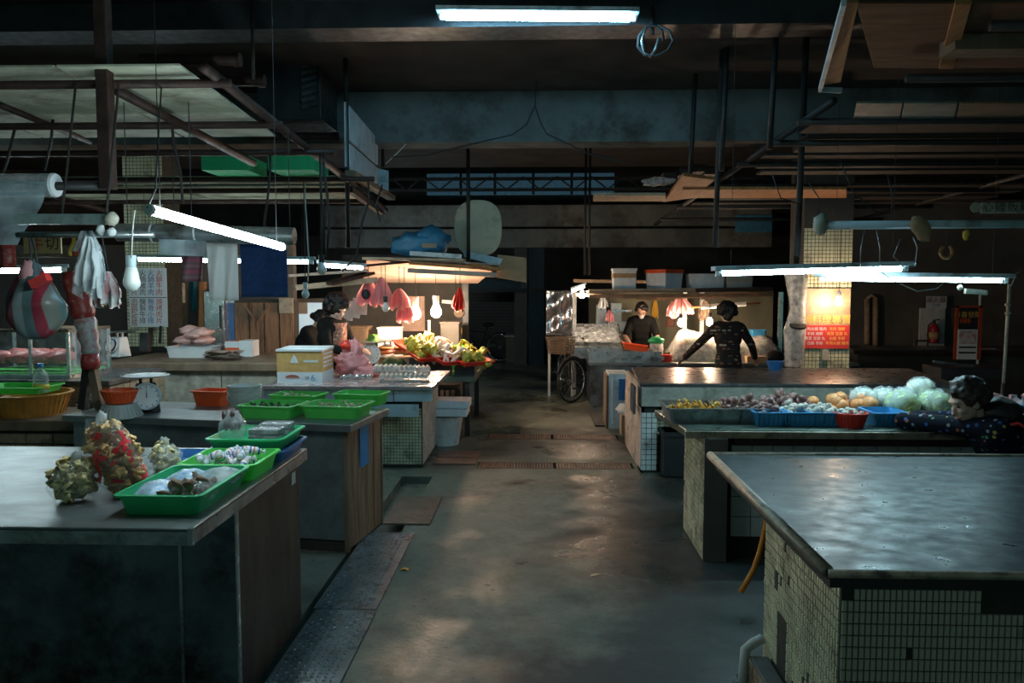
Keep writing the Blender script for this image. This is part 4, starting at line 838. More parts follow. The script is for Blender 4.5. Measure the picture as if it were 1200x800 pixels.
# ------------------------------------------------------------------ goods on the wood-ended counter
def on_c2(px, py, h=0): return gz(px, py, LZ2 + h)
def make_scale(label, dial_r, body_m='black', face='porcelain', ring='blue_white'):
    t = thing('dial_scale', label, 'scale')
    MB().hexa([V(-.09, -.07, 0), V(.09, -.07, 0), V(.09, .09, 0), V(-.09, .09, 0), V(-.065, -.02, .2), V(.065, -.02, .2), V(.065, .07, .2), V(-.065, .07, .2)]).build('body', body_m, t, bevel=.008)
    for s in (-.035, .035): MB().box(s - .01, s + .01, .02, .04, .2, .245).build('stem', body_m, t)
    MB().lathe([(.02, .245), (.15, .248), (.165, .258), (.15, .256), (.02, .252)], 24, (0, .03, 0)).build('pan', 'steel', t, smooth='auto')
    m_ = Matrix.Rotation(R(68), 3, 'X'); c = V(0, -.065, .11)
    dl = MB().lathe([(dial_r * .1, 0), (dial_r, 0), (dial_r, .02), (dial_r * .92, .026), (dial_r * .9, .02), (dial_r * .1, .02)], 28, c, m=m_).build('dial', face, t, smooth='auto')
    MB().lathe([(dial_r * .9, .018), (dial_r * 1.03, .018), (dial_r * 1.03, .03), (dial_r * .9, .03)], 28, c, m=m_).build('bezel', ring, t, smooth='auto')
    MB().add([c + m_ @ V(*q) for q in ((-.004, -.01, .023), (.004, -.01, .023), (.0, dial_r * .75, .023))], [(0, 1, 2)]).build('needle', 'print_black', dl)
    for i in range(12):
        a0 = R(30 * i); u = V(math.sin(a0), math.cos(a0), 0); q = V(u.y, -u.x, 0) * .003; MB().add([c + m_ @ (u * dial_r * .7 + q + V(0, 0, .022)), c + m_ @ (u * dial_r * .7 - q + V(0, 0, .022)), c + m_ @ (u * dial_r * .84 - q + V(0, 0, .022)), c + m_ @ (u * dial_r * .84 + q + V(0, 0, .022))], [(0, 1, 2, 3)]).build('mark', 'print_blue', dl)
    return t
place(make_scale('black dial scale with pale blue round face on the wood-ended counter', .095), on_c2(172, 482), R(28))
place(make_basin('plastic_basin', .14, .085, 'grey_plastic', 'grey ribbed basin turned upside down near the black scale', rb=.75, ribs=28, flip=True), on_c2(141, 487))
place(make_basin('plastic_basin', .115, .085, 'orange_plastic', 'orange-red basin standing on the upturned grey basin', rb=.72, ribs=24), on_c2(141, 487) + V(0, 0, .092))
t = make_tray('plastic_crate', .26, .2, .11, 'orange_plastic', 'orange-red crate at the back of the wood-ended counter', 'crate'); place(t, on_c2(251, 474), R(-9))
def bowl():
    t = thing('melamine_bowl', 'pale grey melamine bowl in the stack beside the green trays', 'bowl', group='stacked bowls')
    MB().lathe([(.06, 0), (.10, .03), (.118, .075), (.122, .078), (.114, .078), (.096, .034), (.056, .006)], 28).build('bowl', 'porcelain', t, smooth='auto'); MB().lathe([(.06, -.006), (.064, -.006), (.064, .004), (.06, .004)], 24).build('foot_ring', 'porcelain', t, smooth='auto'); return t
b0 = on_c2(287, 480) + V(0, 0, .006); copies(bowl(), [(b0 + V(0, 0, .019 * i), .3 * i, None, ('lowest', 'second lowest', 'third lowest', 'third from the top', 'second from the top', 'topmost')[i] + ' pale grey melamine bowl of the stack beside the green trays') for i in range(6)], 'stacked bowls')
tr = make_tray('vegetable_tray', .38, .30, .085, 'green_bright', 'x'); mat('veg_dark', (.05, .10, .03), .6, var=.5, sc=20); mat('pickle', (.55, .50, .30), .5, var=.4, sc=30)
for i, (px, py, lab, m_, w) in enumerate(((321, 487, 'bright green tray of dark vegetables nearest the bowl stack', 'veg_dark', 1.0), (396, 487, 'bright green tray of pale chopped vegetables at the wooden end', 'pickle', 1.08), (350, 474.5, 'green divided tray of bamboo slices behind the bright trays', 'pickle', .95), (424, 473, 'empty green tray at the far corner of the wooden end', None, .95))):
    if i == 0: t = tr
    else: t = dup(tr, (0, 0, 0))
    p = on_c2(px, py); place(t, p, R(-9), (w, 1 if i < 2 else .8, 1)); t['label'] = lab
    if m_:
        pts = spread(60, lambda: p + Matrix.Rotation(R(-9), 3, 'Z') @ V(rn.uniform(-.14, .14) * w, rn.uniform(-.10, .10) * (1 if i < 2 else .78), .035 + rn.uniform(0, .035)), .036)
        o = MB().blob((0, 0, 0), (.03, .014, .012), 8, 6, .3, i).build(('leaf_vegetable', 'chopped_vegetable', 'bamboo_slice')[i], m_, smooth=True)
        scatter(o, pts, ('dark green vegetable piece in the tray beside the bowls', 'pale chopped vegetable piece in the tray at the wooden end', 'pale bamboo slice in the divided tray')[i], 'vegetable', ('greens in the tray by the bowls', 'chopped vegetables at the wooden end', 'bamboo slices')[i], (.7, 1.0), i)
# ------------------------------------------------------------------ ledge and meat case
lz = .74
p = gz(14, 490, lz); o = make_basin('wicker_basin', .30, .17, 'amber_plastic', 'wide amber ribbed basket on the dark ledge', 'basket', rb=.8, ribs=40); place(o, (p.x, 6.12, lz))
o = make_tray('food_tray', .5, .34, .05, 'green_bright', 'green tray lying across the amber basket', 'tray'); place(o, (p.x - .05, 6.1, lz + .178))
bt = gz(49, 468, lz + .18); bt = V(gy(49, 470, 6.02).x, 6.02, lz + .235)
o = thing('water_bottle', 'clear water bottle with yellow label standing on the green tray', 'bottle'); mat('yellow_label', (.85, .65, .08), .5); mat('blue_cap', (.05, .3, .7), .4, var=0)
MB().lathe([(.03, 0), (.055, .005), (.056, .10), (.052, .14), (.03, .18), (.02, .19), (.02, .215)], 20).build('bottle', 'film', o, smooth='auto'); MB().lathe([(.057, .03), (.0575, .03), (.0575, .07), (.057, .07)], 20).build('label', 'yellow_label', o, smooth=True); MB().cyl((0, 0, .2), (0, 0, .228), .022).build('cap', 'blue_cap', o, smooth='auto'); place(o, bt - V(0, 0, .052))
o = tag(MB().blob((0, 0, .06), (.16, .12, .09), 16, 10, .3, 6, 3).build('dark_rag', 'black', smooth=True), 'crumpled black plastic rag on the end of the ledge', 'rag'); place(o, (gz(88, 498, lz).x, 5.95, lz - .02))
o = tag(MB().blob((0, 0, .05), (.10, .08, .07), 16, 10, .35, 9, 3).build('grey_rag', 'wall_olive', smooth=True), 'crumpled grey-green rag hanging at the ledge edge', 'rag'); place(o, (gz(74, 505, lz).x, 5.83, lz - .02))
cz = .95; t = thing('meat_case', 'glass-fronted steel display case holding pink meat', 'display case', (-4.55, 7.0, cz))
x0, x1, ya, yb = gy(-40, 430, 6.75).x, gy(84, 430, 6.75).x, 6.72, 7.4
MB().box(x0, x1, ya, yb, cz, cz + .03).build('base', 'steel', t)
for x in (x0 + .015, x1 - .015, lerp(x0, x1, .63)):
    for y in (ya + .015, yb - .015): MB().box(x - .012, x + .012, y - .012, y + .012, cz + .03, cz + .40).build('post', 'steel_bright', t)
[MB().box(x0, x1, y_ - .012, y_ + .012, cz + .40, cz + .425).build('top_rail', 'worn_wood', t) for y_ in (ya + .015, yb - .015)]; MB().box(x1 - .024, x1, ya + .03, yb - .03, cz + .40, cz + .425).build('top_rail', 'worn_wood', t); MB().box(x0, x1, ya + .002, ya + .006, cz + .03, cz + .40).build('pane', 'film_clear', t); MB().box(x1 - .006, x1 - .002, ya, yb, cz + .03, cz + .40).build('pane', 'film_clear', t)
MB().box(x0 + .04, x1 - .04, ya + .05, yb - .05, cz + .03, cz + .045).build('green_mat', 'green_bright', t)
ms = MB().blob((0, 0, 0), (.15, .10, .035), 16, 9, .22, 3, 2).build('meat_cut', 'meat', smooth=True); tag(ms, 'raw pink meat slab in the glass case', 'meat', 'meat slabs in the glass case')
for i in range(7):
    o = ms if i == 0 else ms.copy()
    if i: C.objects.link(o)
    o.location = (x0 + .2 + (x1 - x0 - .4) * (i % 4) / 3, ya + .2 + .26 * (i // 4), cz + .085); o.scale = (.85, .95, 1.7); o.location.z += .02; o.rotation_euler = (0, 0, (i % 3 - 1) * .25)
# leaning trestle post wrapped with printed bags
t = thing('trestle_stand', 'dark two-legged wooden stand with red printed sleeve leaning by the ledge', 'stand', gy(106, 488, 5.65)); y = 5.62; LG = lambda px: V(gy(px, 480, y).x, y, LZ2)
MB().bar(LG(97), gy(103, 425, y), .05, .05).build('leg', 'dark_pipe', t); MB().bar(LG(118), gy(106, 422, y), .055, .05).build('leg', 'worn_wood', t)
MB().bar(gy(106, 432, y), gy(86, 318, y), .05, .05).build('post', 'black', t)
mat('red_print', (.42, .05, .045), .4, var=.3, sc=12, dirt=((.62, .45, .36), .25, 34)); mat('redwhite_print', (.60, .60, .60), .35, var=.2, sc=8, dirt=((.48, .07, .07), .55, 16))
MB().tube([gy(*q, y - .04) for q in ((83, 318), (85, 326), (88, 334), (90, 342), (93, 350), (95, 358), (97, 366), (100, 376))], [.05, .072, .08, .07, .086, .074, .084, .06], 9).build('red_sleeve', 'red_print', t, smooth=True)
MB().tube([gy(*q, y - .04) for q in ((98, 370), (100, 378), (102, 386), (103, 394), (105, 402), (106, 410), (107, 416))], [.06, .08, .066, .074, .058, .066, .05], 9).build('white_sleeve', 'redwhite_print', t, smooth=True); MB().tube([gy(*q, y - .04) for q in ((105, 414), (106, 424), (106, 432))], [.06, .065, .06], 14).build('red_knot', 'red_print', t, smooth=True)
# ------------------------------------------------------------------ hanging goods
hp = gy(38, 303, 3.9); t = thing('carrier_bag', 'full striped plastic carrier bag hanging from the grey channel', 'bag', hp - V(0, 0, .45))
hang_bag_mb(.28, .2, .40, 2, .12, 48, 24).xf(Matrix.Translation(hp)).build('bag', 'striped_plastic', t, smooth=True)
MB().tube([hp + V(-.01, 0, .12), hp + V(-.006, 0, .05), hp + V(-.02, 0, -.1)], .006, 6).build('handle', 'cable', t); MB().tube([hp + V(.0, 0, .12), hp + V(.016, 0, .05), hp + V(.03, 0, -.1)], .006, 6).build('handle', 'cable', t)
MB().bar(hp + V(.06, -.1, -.13), hp + V(.14, -.1, -.09), .05, .04).build('red_packet', 'red_bag', t); MB().blob(hp + V(-.012, -.028, -.085), (.036, .032, .075), 14, 10, .22, 5, 3).build('pink_fold', 'pink_bag', t, smooth=True)
hp = gy(107, 278, 3.9); t = thing('bag_bundle', 'bundle of clear plastic bags tied to the pipe beside the printed stand', 'bags', hp - V(0, 0, .34))
bundle_mb(.17, .31, 7, 3).xf(Matrix.Translation(hp)).build('bag', 'film_milky', t, smooth=True); bundle_mb(.12, .29, 9, 3).xf(Matrix.Translation(hp + V(.015, -.02, 0))).build('bag', 'white_bag', t, smooth=True)
for s in (-.045, -.01, .03, .05): MB().sheet(lambda u, v: hp + V(s * (.3 + v) + (u - .5) * .03, -.04, .03 - .10 * v), 2, 4).build('strip', 'film_milky', t, smooth=True)
for (px, py, r, lab) in ((131, 257, (.035, .03, .035), 'large crumpled pale cloth wad tied on the channel end'), (118, 269, (.02, .02, .026), 'small white wad beside the pale cloth wad'), (131, 272, (.022, .02, .022), 'white wad under the pale cloth wad')):
    tag(MB().blob(gy(px, py, 3.86), r, 10, 7, .25, px).build('cloth_wad', 'terrazzo' if r[0] > .03 else 'white_paint', smooth=True), lab, 'cloth wad')
for (px, m_, lab) in ((86, 'yellow_cloth', 'yellow plastic strap hanging by the clear bags'), (94, 'orange_plastic', 'orange plastic strap hanging by the clear bags')):
    p = gy(px, 276, 3.9); tag(MB().sheet(lambda u, v: p + V((u - .5) * .02 - .02 * v, .01 * math.sin(v * 6), -.1 * v), 2, 6).build('strap', m_, smooth=True, solid=.002), lab, 'strap')
p = gy(127, 318, 3.95); o = thing('checked_bag', 'pink and red checked bag hanging behind the clear bags', 'bag', p - V(0, 0, .24)); bundle_mb(.13, .18, 5, 3).xf(Matrix.Translation(p)).build('bag', 'redwhite_print', o, smooth=True); MB().cyl(p - V(0, 0, .01), V(p.x, 3.9, gy(127, 275, 3.9).z), .003, n=5).build('tie', 'cable', o); MB().blob(p + V(-.01, -.02, -.06), (.045, .03, .06), 10, 7, .1).build('pink_top', 'pink_bag', o, smooth=True)
p = gy(5, 300, 5.2); tag(MB().sheet(lambda u, v: p + V((u - .5) * .12, .03 * math.sin(u * 8), .08 - .16 * v), 6, 4).build('hanging_rag', 'red_print', smooth=True, solid=.004), 'dark red printed rag hanging below the plastic sheet', 'rag')
# shop sign with characters
y = 6.35; a_, b2 = gy(28, 297, y), gy(71, 276, y); mat('sign_tan', (.62, .42, .18), .6, var=.2); o = thing('shop_sign', 'tan shop sign with red and black characters above the meat case', 'sign', (a_.x, y, a_.z))
MB().box(a_.x, b2.x, y, y + .015, a_.z, b2.z).build('board', 'sign_tan', o); MB().box(a_.x - .4, b2.x + .2, y - .01, y + .03, a_.z - .03, a_.z).build('rail', 'worn_wood', o)
text_mesh('牛', .12, 'character', 'print_red', o, Matrix.Translation(gy(43, 287, y - .004)) @ FACE); text_mesh('切', .12, 'character', 'print_black', o, Matrix.Translation(gy(61, 286, y - .004)) @ FACE)
# towels
def cloth(x0, x1, y0, y1, Y, name, m_, label, cat, wav=.02, nb=3, taper=0, sag=0):
    a_, b_ = gy(x0, y0, Y), gy(x1, y1, Y)
    f = lambda u, v: V(lerp(a_.x, b_.x, .5 + (u - .5) * (1 - taper * v)), Y + wav * math.sin(u * 6.28 * nb + v * 2) * (.4 + v), lerp(a_.z, b_.z, v) - sag * math.sin(u * math.pi) * (1 - v))
    return tag(MB().sheet(f, 24, 14).build(name, m_, smooth=True, solid=.004), label, cat)
cloth(281, 337, 281, 348, 4.97, 'hanging_towel', 'navy_towel', 'navy blue towel hanging below the slanting tube', 'towel', .008, 2)
cloth(241, 280, 281, 352, 4.97, 'hanging_towel', 'white_bag', 'thin white cloth glowing beside the navy towel', 'towel', .015, 2, .1)
stripemat('plaid', [(.22, .10, .13), (.30, .16, .18), (.20, .12, .14), (.42, .10, .16)], 'Z', 14, .7)
t = cloth(211, 239, 283, 330, 4.97, 'hanging_bag', 'plaid', 'mauve plaid shopping bag hanging beside the white cloth', 'bag', .03, 1.5, -.1)
mat('teal_cloth', (.02, .22, .28), .8); cloth(221, 231, 326, 364, 10.57, 'hanging_apron', 'teal_cloth', 'teal cloth strip hanging behind the plaid bag', 'cloth', .02, 1, .3)
# rail that carries the towels
o = thing('towel_rail', 'thin steel rail carrying the towels under the canopy', 'rail', gy(270, 282, 4.97)); MB().cyl(gy(200, 282, 4.97), gy(345, 281, 4.97), .006).build('rod', 'steel', o, smooth=True)
for px in (205, 340): p = gy(px, 282, 4.97); MB().cyl(p, (p.x, p.y, zr(4.97) - .03), .003, n=5).build('wire', 'cable', o)
# bulbs
def bulb(px, py, Y, label, lit, r=.034, sock='black', ztop=None, group=None, cone=False):
    c = gy(px, py, Y); t = thing('light_bulb', label, 'bulb', c - V(0, 0, r), 0, group); g = 'bulb_glow' if lit else ('bulb_pale' if lit is None else 'bulb_glass')
    MB().lathe([(.001, -r), (r * .55, -r * .82), (r * .92, -r * .3), (r, .0), (r * .9, r * .45), (r * .62, r * 1.0), (r * .45, r * 1.5)] if not cone else [(.001, -r), (r * .6, -r * .8), (r * .98, -r * .2), (r, .1 * r), (r * .8, r * 1.2), (r * .62, r * 1.9)], 16, c).build('globe', g, t, smooth=True)
    z = r * (1.5 if not cone else 1.9); MB().cyl(c + V(0, 0, z), c + V(0, 0, z + r * 1.5), r * .55, r * .6, 12).build('socket', sock, t, smooth='auto')
    if ztop: MB().cyl(c + V(0, 0, z + r * 1.5), V(c.x, c.y, ztop), .004, n=5).build('cord', 'cable', t)
    return t
bulb(154.5, 332, 3.9, 'large pale cone bulb in a blue-grey socket beside the price board', False, .041, 'blue_white', gy(154, 275, 3.9).z, cone=True)
bulb(377, 316, 5.67, 'round pale bulb in a dark socket next to the short tube', False, .036, 'black', zr(5.67) - .03)
bulb(358, 345, 6.68, 'low pale bulb hanging above the two women', False, .034, 'white_plastic', zr(6.68) - .03)
# ------------------------------------------------------------------ egg counter goods
def on_e(px, py, h=0): return gz(px, py, EZ + h)
mat('carton_yellow', (.62, .38, .13), .7, var=.2, sc=12); mat('carton_white', (.66, .72, .76), .7, var=.08)
a_ = on_e(325, 449); w, d, h = .44, .42, .33; t = thing('fruit_carton', 'yellow and white cardboard carton on the egg counter', 'carton', a_); m_ = Matrix.Translation(a_) @ Matrix.Rotation(R(0), 4, 'Z')
MB().box(0, w, 0, d, 0, .11).xf(m_).build('lower_band', 'carton_white', t); MB().box(0, w, 0, d, .11, h - .02).xf(m_).build('upper_band', 'carton_yellow', t)
MB().box(-.008, w + .008, -.008, d * .5 - .002, h - .02, h).xf(m_).build('flap', 'carton_white', t); MB().box(-.008, w + .008, d * .5 + .002, d + .008, h - .02, h + .006).xf(m_).build('flap', 'carton_white', t)
MB().slab([m_ @ V(.15 + .07 * math.cos(q), -.002, .055 + .03 * math.sin(q)) for q in [R(20 * i) for i in range(10)]], .003, (0, -1, 0)).build('hand_hole', 'print_brown', t)
text_mesh('6.', .09, 'lettering', 'blue_basket', t, Matrix.Translation(m_ @ V(.36, -.003, .05)) @ FACE); MB().box(.27, .31, -.003, 0, .04, .07).xf(m_).build('print_mark', 'blue_white', t); MB().slab([m_ @ V(*q) for q in ((.13, -.003, .2), (.21, -.003, .2), (.19, -.003, .25), (.17, -.003, .28), (.15, -.003, .25))], .002, (0, -1, 0)).build('print_mark', 'carton_white', t); MB().box(.26, .40, -.003, 0, .205, .225).xf(m_).build('print_mark', 'carton_white', t)
for i in range(4): MB().box(w, w + .002, .05, d - .05, .15 + .04 * i, .17 + .04 * i).xf(m_).build('print_line', 'carton_white', t)
p = on_e(415, 441); t = thing('pink_sack', 'heaped pink plastic sack with a red knotted top on the egg counter', 'sack', p)
MB().blob(p + V(-.02, 0, .12), (.17, .14, .13), 36, 22, .22, 4, 4.5, flat=-.12).build('heap', 'pink_bag', t, smooth=True); MB().blob(p + V(.12, -.02, .05), (.15, .12, .075), 32, 18, .24, 9, 4.5, flat=-.05).build('fold', 'pink_bag', t, smooth=True); MB().blob(p + V(-.01, .02, .25), (.10, .09, .12), 28, 18, .28, 2, 4.5).build('neck', 'pink_bag', t, smooth=True)
MB().blob(p + V(-.07, -.06, .33), (.058, .05, .045), 14, 9, .3, 7, 3).build('red_top', 'red_plastic', t, smooth=True)
for i in range(5):
    q = on_e(405 + i * 7.5, 443) + V(0, -.08, 0); tag(MB().blob(q + V(0, 0, .025), (.035, .02, .026), 10, 7, .15, i).build('silver_packet', 'steel_bright', smooth=True), 'small silver food packet in the row before the pink sack', 'packet', 'silver packets by the pink sack')
def eggbox():
    t = thing('egg_box', 'x', 'egg box'); ring_mesh([(rrect(.24, .10, .015), 0), (rrect(.25, .11, .015), .014), (rrect(.245, .105, .015), .015), (rrect(.235, .095, .015), .004)]).build('tray', 'pulp', t, smooth='auto')
    ring_mesh([(rrect(.25, .11, .015), .016), (rrect(.245, .105, .02), .065), (rrect(.23, .09, .02), .07)]).build('lid', 'film', t, smooth='auto'); MB().box(-.1, .1, -.04, .04, .0705, .0715).build('label', 'pink_board', t); return t
eb = eggbox(); eg = tag(MB().lathe([(.001, -.026), (.013, -.022), (.02, -.008), (.0215, .002), (.018, .016), (.010, .026), (.001, .03)], 12).build('egg', 'egg', smooth=True), 'pinkish egg in a clear lidded egg box', 'egg', 'eggs in the clear boxes'); eg.rotation_mode = 'XYZ'; first = True
for i, (px, py, hz, rz, lab) in enumerate(((458, 448, 0, 3, 'clear lidded egg box at the counter edge under a stacked box'), (487, 448, 0, -4, 'clear lidded egg box lying next to the counter corner'), (451, 446, .073, 6, 'clear lidded egg box stacked over the pair, by the pink sack'), (474, 447, .073, -2, 'clear lidded egg box stacked over the pair, near the corner'), (490, 438, 0, 12, 'clear lidded egg box lying behind the stacked ones'))):
    p = on_e(px, py); p = V(p.x, p.y + .06, EZ + hz); b_ = place(eb, p, R(rz)) if i == 0 else dup(eb, p, R(rz)); b_['label'] = lab; b_['group'] = 'egg boxes'
    m_ = Matrix.Translation(p) @ Matrix.Rotation(R(rz), 4, 'Z')
    for k_ in range(10):
        o = eg if first else eg.copy()
        if not first: C.objects.link(o)
        first = False; o.location = m_ @ V(-.094 + .047 * (k_ % 5), -.024 + .048 * (k_ // 5), .033)
# foam lids and tubs beside the egg counter
p = gz(532, 520, 0); t = thing('foam_tub', 'white tub under foam lids on the floor behind the egg counter', 'tub', p)
MB().lathe([(.15, 0), (.2, .30), (.21, .32), (.19, .32), (.14, .02)], 24, p + V(-.1, 0, 0)).build('tub', 'white_paint', t, smooth='auto'); MB().box(p.x - .34, p.x + .16, p.y - .18, p.y + .2, .33, .41).build('lid', 'foam', t, bevel=.01); MB().box(p.x - .32, p.x + .18, p.y - .14, p.y + .22, .415, .5).build('lid', 'foam', t, bevel=.01)
p = gz(524, 505, 0); t = thing('plastic_stool', 'dark slatted stool standing between egg counter and produce table', 'stool', p + V(0, .8, 0)); p = p + V(-.1, .75, 0)
MB().box(p.x - .18, p.x + .18, p.y - .16, p.y + .16, .42, .45).build('seat', 'wall_grey', t, bevel=.01)
for sx_ in (-.15, .15):
    for sy_ in (-.13, .13): MB().bar((p.x + sx_ * 1.1, p.y + sy_ * 1.1, 0), (p.x + sx_, p.y + sy_, .42), .035, .035).build('leg', 'dark_steel', t)
for i in range(5): MB().bar((p.x - .14 + .07 * i, p.y - .14, .06), (p.x - .14 + .07 * i, p.y - .14, .42), .02, .012).build('slat', 'dark_steel', t)
# ------------------------------------------------------------------ butcher counter goods and its back wall
BY = by
pl = thing('tile_pillar', 'small-tiled pillar carrying the character price board', 'pillar', (gy(175, 420, 9.7).x, 9.9, 0)); pl['kind'] = 'structure'
x0, x1 = gy(150, 400, 9.7).x, gy(196, 400, 9.7).x; MB().box(x0, x1, 9.7, 10.15, 0, 3.66).build('core', 'grout', pl)
mb = MB(); tiles(mb, (x0, 9.7, 1.0), (1, 0, 0), (0, 0, 1), 11, 60, (x1 - x0) / 11, .042, .006, .004); mb.build('mosaic', 'tile_cream', pl, kind='stuff')
y = 9.66; a_, b2 = gy(152.5, 383, y), gy(194.5, 314, y); o = thing('price_board', 'white price board with columns of red, blue and black characters', 'sign', (a_.x, y, a_.z)); MB().box(a_.x, b2.x, y, y + .012, a_.z, b2.z).build('board', 'white_plastic', o)
MB().box(a_.x, b2.x, y - .002, y, lerp(a_.z, b2.z, .5) - .004, lerp(a_.z, b2.z, .5) + .004).build('rule', 'print_black', o)
for ci, (col, up, lo) in enumerate((('print_brown', '火鍋肉片', '肉圓松板豬'), ('print_black', '火鍋豬肉', '醃製牛排'), ('print_blue', '火鍋羊肉', '無骨小排'), ('print_red', '火鍋牛肉', '燒烤肉片'))):
    px = 157.5 + 9.7 * ci
    for k_, ch in enumerate(up): text_mesh(ch, .085, 'character', col, o, Matrix.Translation(gy(px, 320 + 7.6 * k_, y - .003)) @ FACE)
    for k_, ch in enumerate(lo): text_mesh(ch, .085, 'character', col, o, Matrix.Translation(gy(px, 354 + (6.2 if len(lo) > 4 else 7.4) * k_, y - .003)) @ FACE)
z = BZ; Y = BY + .5
for (px, py, rx, label) in ((170, 412, .05, 'small black knife block at the pillar foot'),):
    p = gy(px, py, BY + .9); tag(MB().hexa([p + V(-.05, -.04, 0), p + V(.05, -.04, 0), p + V(.05, .05, 0), p + V(-.05, .05, 0), p + V(-.06, 0, .22), p + V(.04, 0, .22), p + V(.04, .08, .2), p + V(-.06, .08, .2)]).build('knife_block', 'black', bevel=.005), label, 'knife block'); 
p = V(gy(228, 412, BY + .7).x, BY + .7, z); o = make_tray('meat_tray', .5, .34, .12, 'white_plastic', 'white plastic tray heaped with meat parcels under the plaid bag'); place(o, p)
rn = random.Random(9); mp_ = MB().blob((0, 0, 0), (.13, .09, .05), 14, 8, .25, 2).build('meat_parcel', 'meat_fat', smooth=True); tag(mp_, 'greyish pink meat parcel heaped in the white tray', 'meat', 'meat parcels in the white tray')
for i, q in enumerate(((-.1, 0, .13), (.1, .02, .13), (0, -.03, .19), (-.05, .03, .24), (.08, .0, .22))):
    o = mp_ if i == 0 else mp_.copy()
    if i: C.objects.link(o)
    o.location = p + V(*q); o.rotation_euler = (0, 0, i)
p = V(gy(262, 414, BY + .35).x, BY + .35, z); o = thing('paper_pile', 'untidy pile of old newspaper sheets on the chopping counter', 'paper', p)
for i in range(7): MB().sheet(lambda u, v: p + V((u - .5) * .34 + .03 * rn.uniform(-1, 1), (v - .5) * .24, .012 * i + .02 + .025 * mnoise.noise(V(u * 3, v * 3, i))), 6, 5).build('sheet', 'pulp' if i % 2 else 'pink_board', o, smooth=True)
p = V(gy(282, 413, BY + .75).x, BY + .75, z); t = thing('paper_box', 'white and orange box standing at the end of the chopping counter', 'box', p); MB().box(p.x - .17, p.x - .01, p.y, p.y + .2, z, z + .17).build('orange_side', 'orange_plastic', t); MB().box(p.x - .01, p.x + .14, p.y - .02, p.y + .2, z, z + .18).build('white_side', 'white_plastic', t); MB().box(p.x - .175, p.x - .005, p.y - .004, p.y, z + .1, z + .17).build('band', 'carton_white', t)
place(make_scale('white counter scale tilted against the tiled pillar', .07, 'white_plastic', 'white_plastic', 'black'), V(gy(138, 412, BY + .7).x, BY + .7, z), R(-20), 1.1)
for i, (px, py) in enumerate(((175, 395), (187, 393))):
    p = gy(px, py, 9.64); tag(MB().bar(p + V(0, 0, -.1), p + V(.02, 0, .12), .05 if i == 0 else .03, .02).build('hung_tool', 'black', bevel=.004), ('black pouch hung on the tiled pillar', 'black cleaver hung on the tiled pillar')[i], 'tool')
# partition behind butcher and women: cupboards, door, bright window
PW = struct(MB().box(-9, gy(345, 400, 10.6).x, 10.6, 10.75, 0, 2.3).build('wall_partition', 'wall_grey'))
o = thing('steel_fridge', 'tall bright steel cabinet reflecting light beside the plaid bag', 'cabinet', gy(251, 420, 10.2)); a_, b2 = gy(240, 412, 10.2), gy(262, 350, 10.2); MB().box(a_.x, b2.x, 10.2, 10.55, 0, b2.z + .1).build('body', 'steel_bright', o, bevel=.008); MB().box(b2.x - .05, b2.x - .03, 10.17, 10.2, 1.2, 1.5).build('handle', 'dark_steel', o)
for (x0, x1, m_, lab) in ((263, 275, 'blue_plastic', 'blue and grey locker panel beside the bright steel cabinet'), (276, 345, 'wet_ply', 'dark timber cupboard with crossed battens below the navy towel')):
    a_, b2 = gy(x0, 420, 10.4), gy(x1, 352, 10.4); o = thing('tall_cupboard', lab, 'cupboard', (a_.x, 10.4, 0)); MB().box(a_.x, b2.x, 10.4, 10.58, 0, b2.z).build('body', 'wall_dark' if x0 > 270 else 'steel', o)
    if x0 > 270:
        for k_ in range(4): xx = lerp(a_.x, b2.x, k_ / 4); MB().box(xx + .01, lerp(a_.x, b2.x, (k_ + 1) / 4) - .01, 10.385, 10.4, .05, b2.z - .03).build('plank', 'wet_ply', o)
        for (u0, v0, u1, v1) in ((286, 358, 300, 375), (316, 358, 303, 375)): MB().bar(gy(u0, v0, 10.37), gy(u1, v1, 10.37), .06, .02).build('batten', 'worn_wood', o)
    else: MB().box(lerp(a_.x, b2.x, .5), b2.x - .01, 10.385, 10.4, .05, b2.z - .03).build('door_leaf', m_, o)
q = gy(335, 358, 10.35); tag(MB().box(q.x - .09, q.x + .09, 10.35, 10.385, q.z - .1, q.z + .1).build('notice_card', 'terrazzo'), 'blank pale card fixed on the dark cupboard', 'card')
for i, (px, m_, lab, r) in enumerate(((207, 'green_plastic', 'green pipe standing beside the tiled pillar', .04), (216, 'worn_wood', 'wooden pole standing beside the tiled pillar', .03), (236, 'orange_wood', 'orange brown plank leaning by the steel cabinet', .035))):
    tag(MB().bar(gy(px, 412, 10.3), gy(px + 2, 330, 10.3), r * 2, r * 2).build('wall_pole', m_, bevel=.004), lab, 'pole')
q = gy(208, 343, 10.2); o = thing('meter_box', 'pale meter box fixed on the pole beside the price board', 'box', q); MB().box(q.x - .09, q.x + .09, 10.16, 10.24, q.z - .13, q.z + .13).build('case', 'terrazzo', o, bevel=.01); MB().cyl((q.x + .06, 10.15, q.z), (q.x + .06, 10.165, q.z), .025).build('dial', 'black', o)
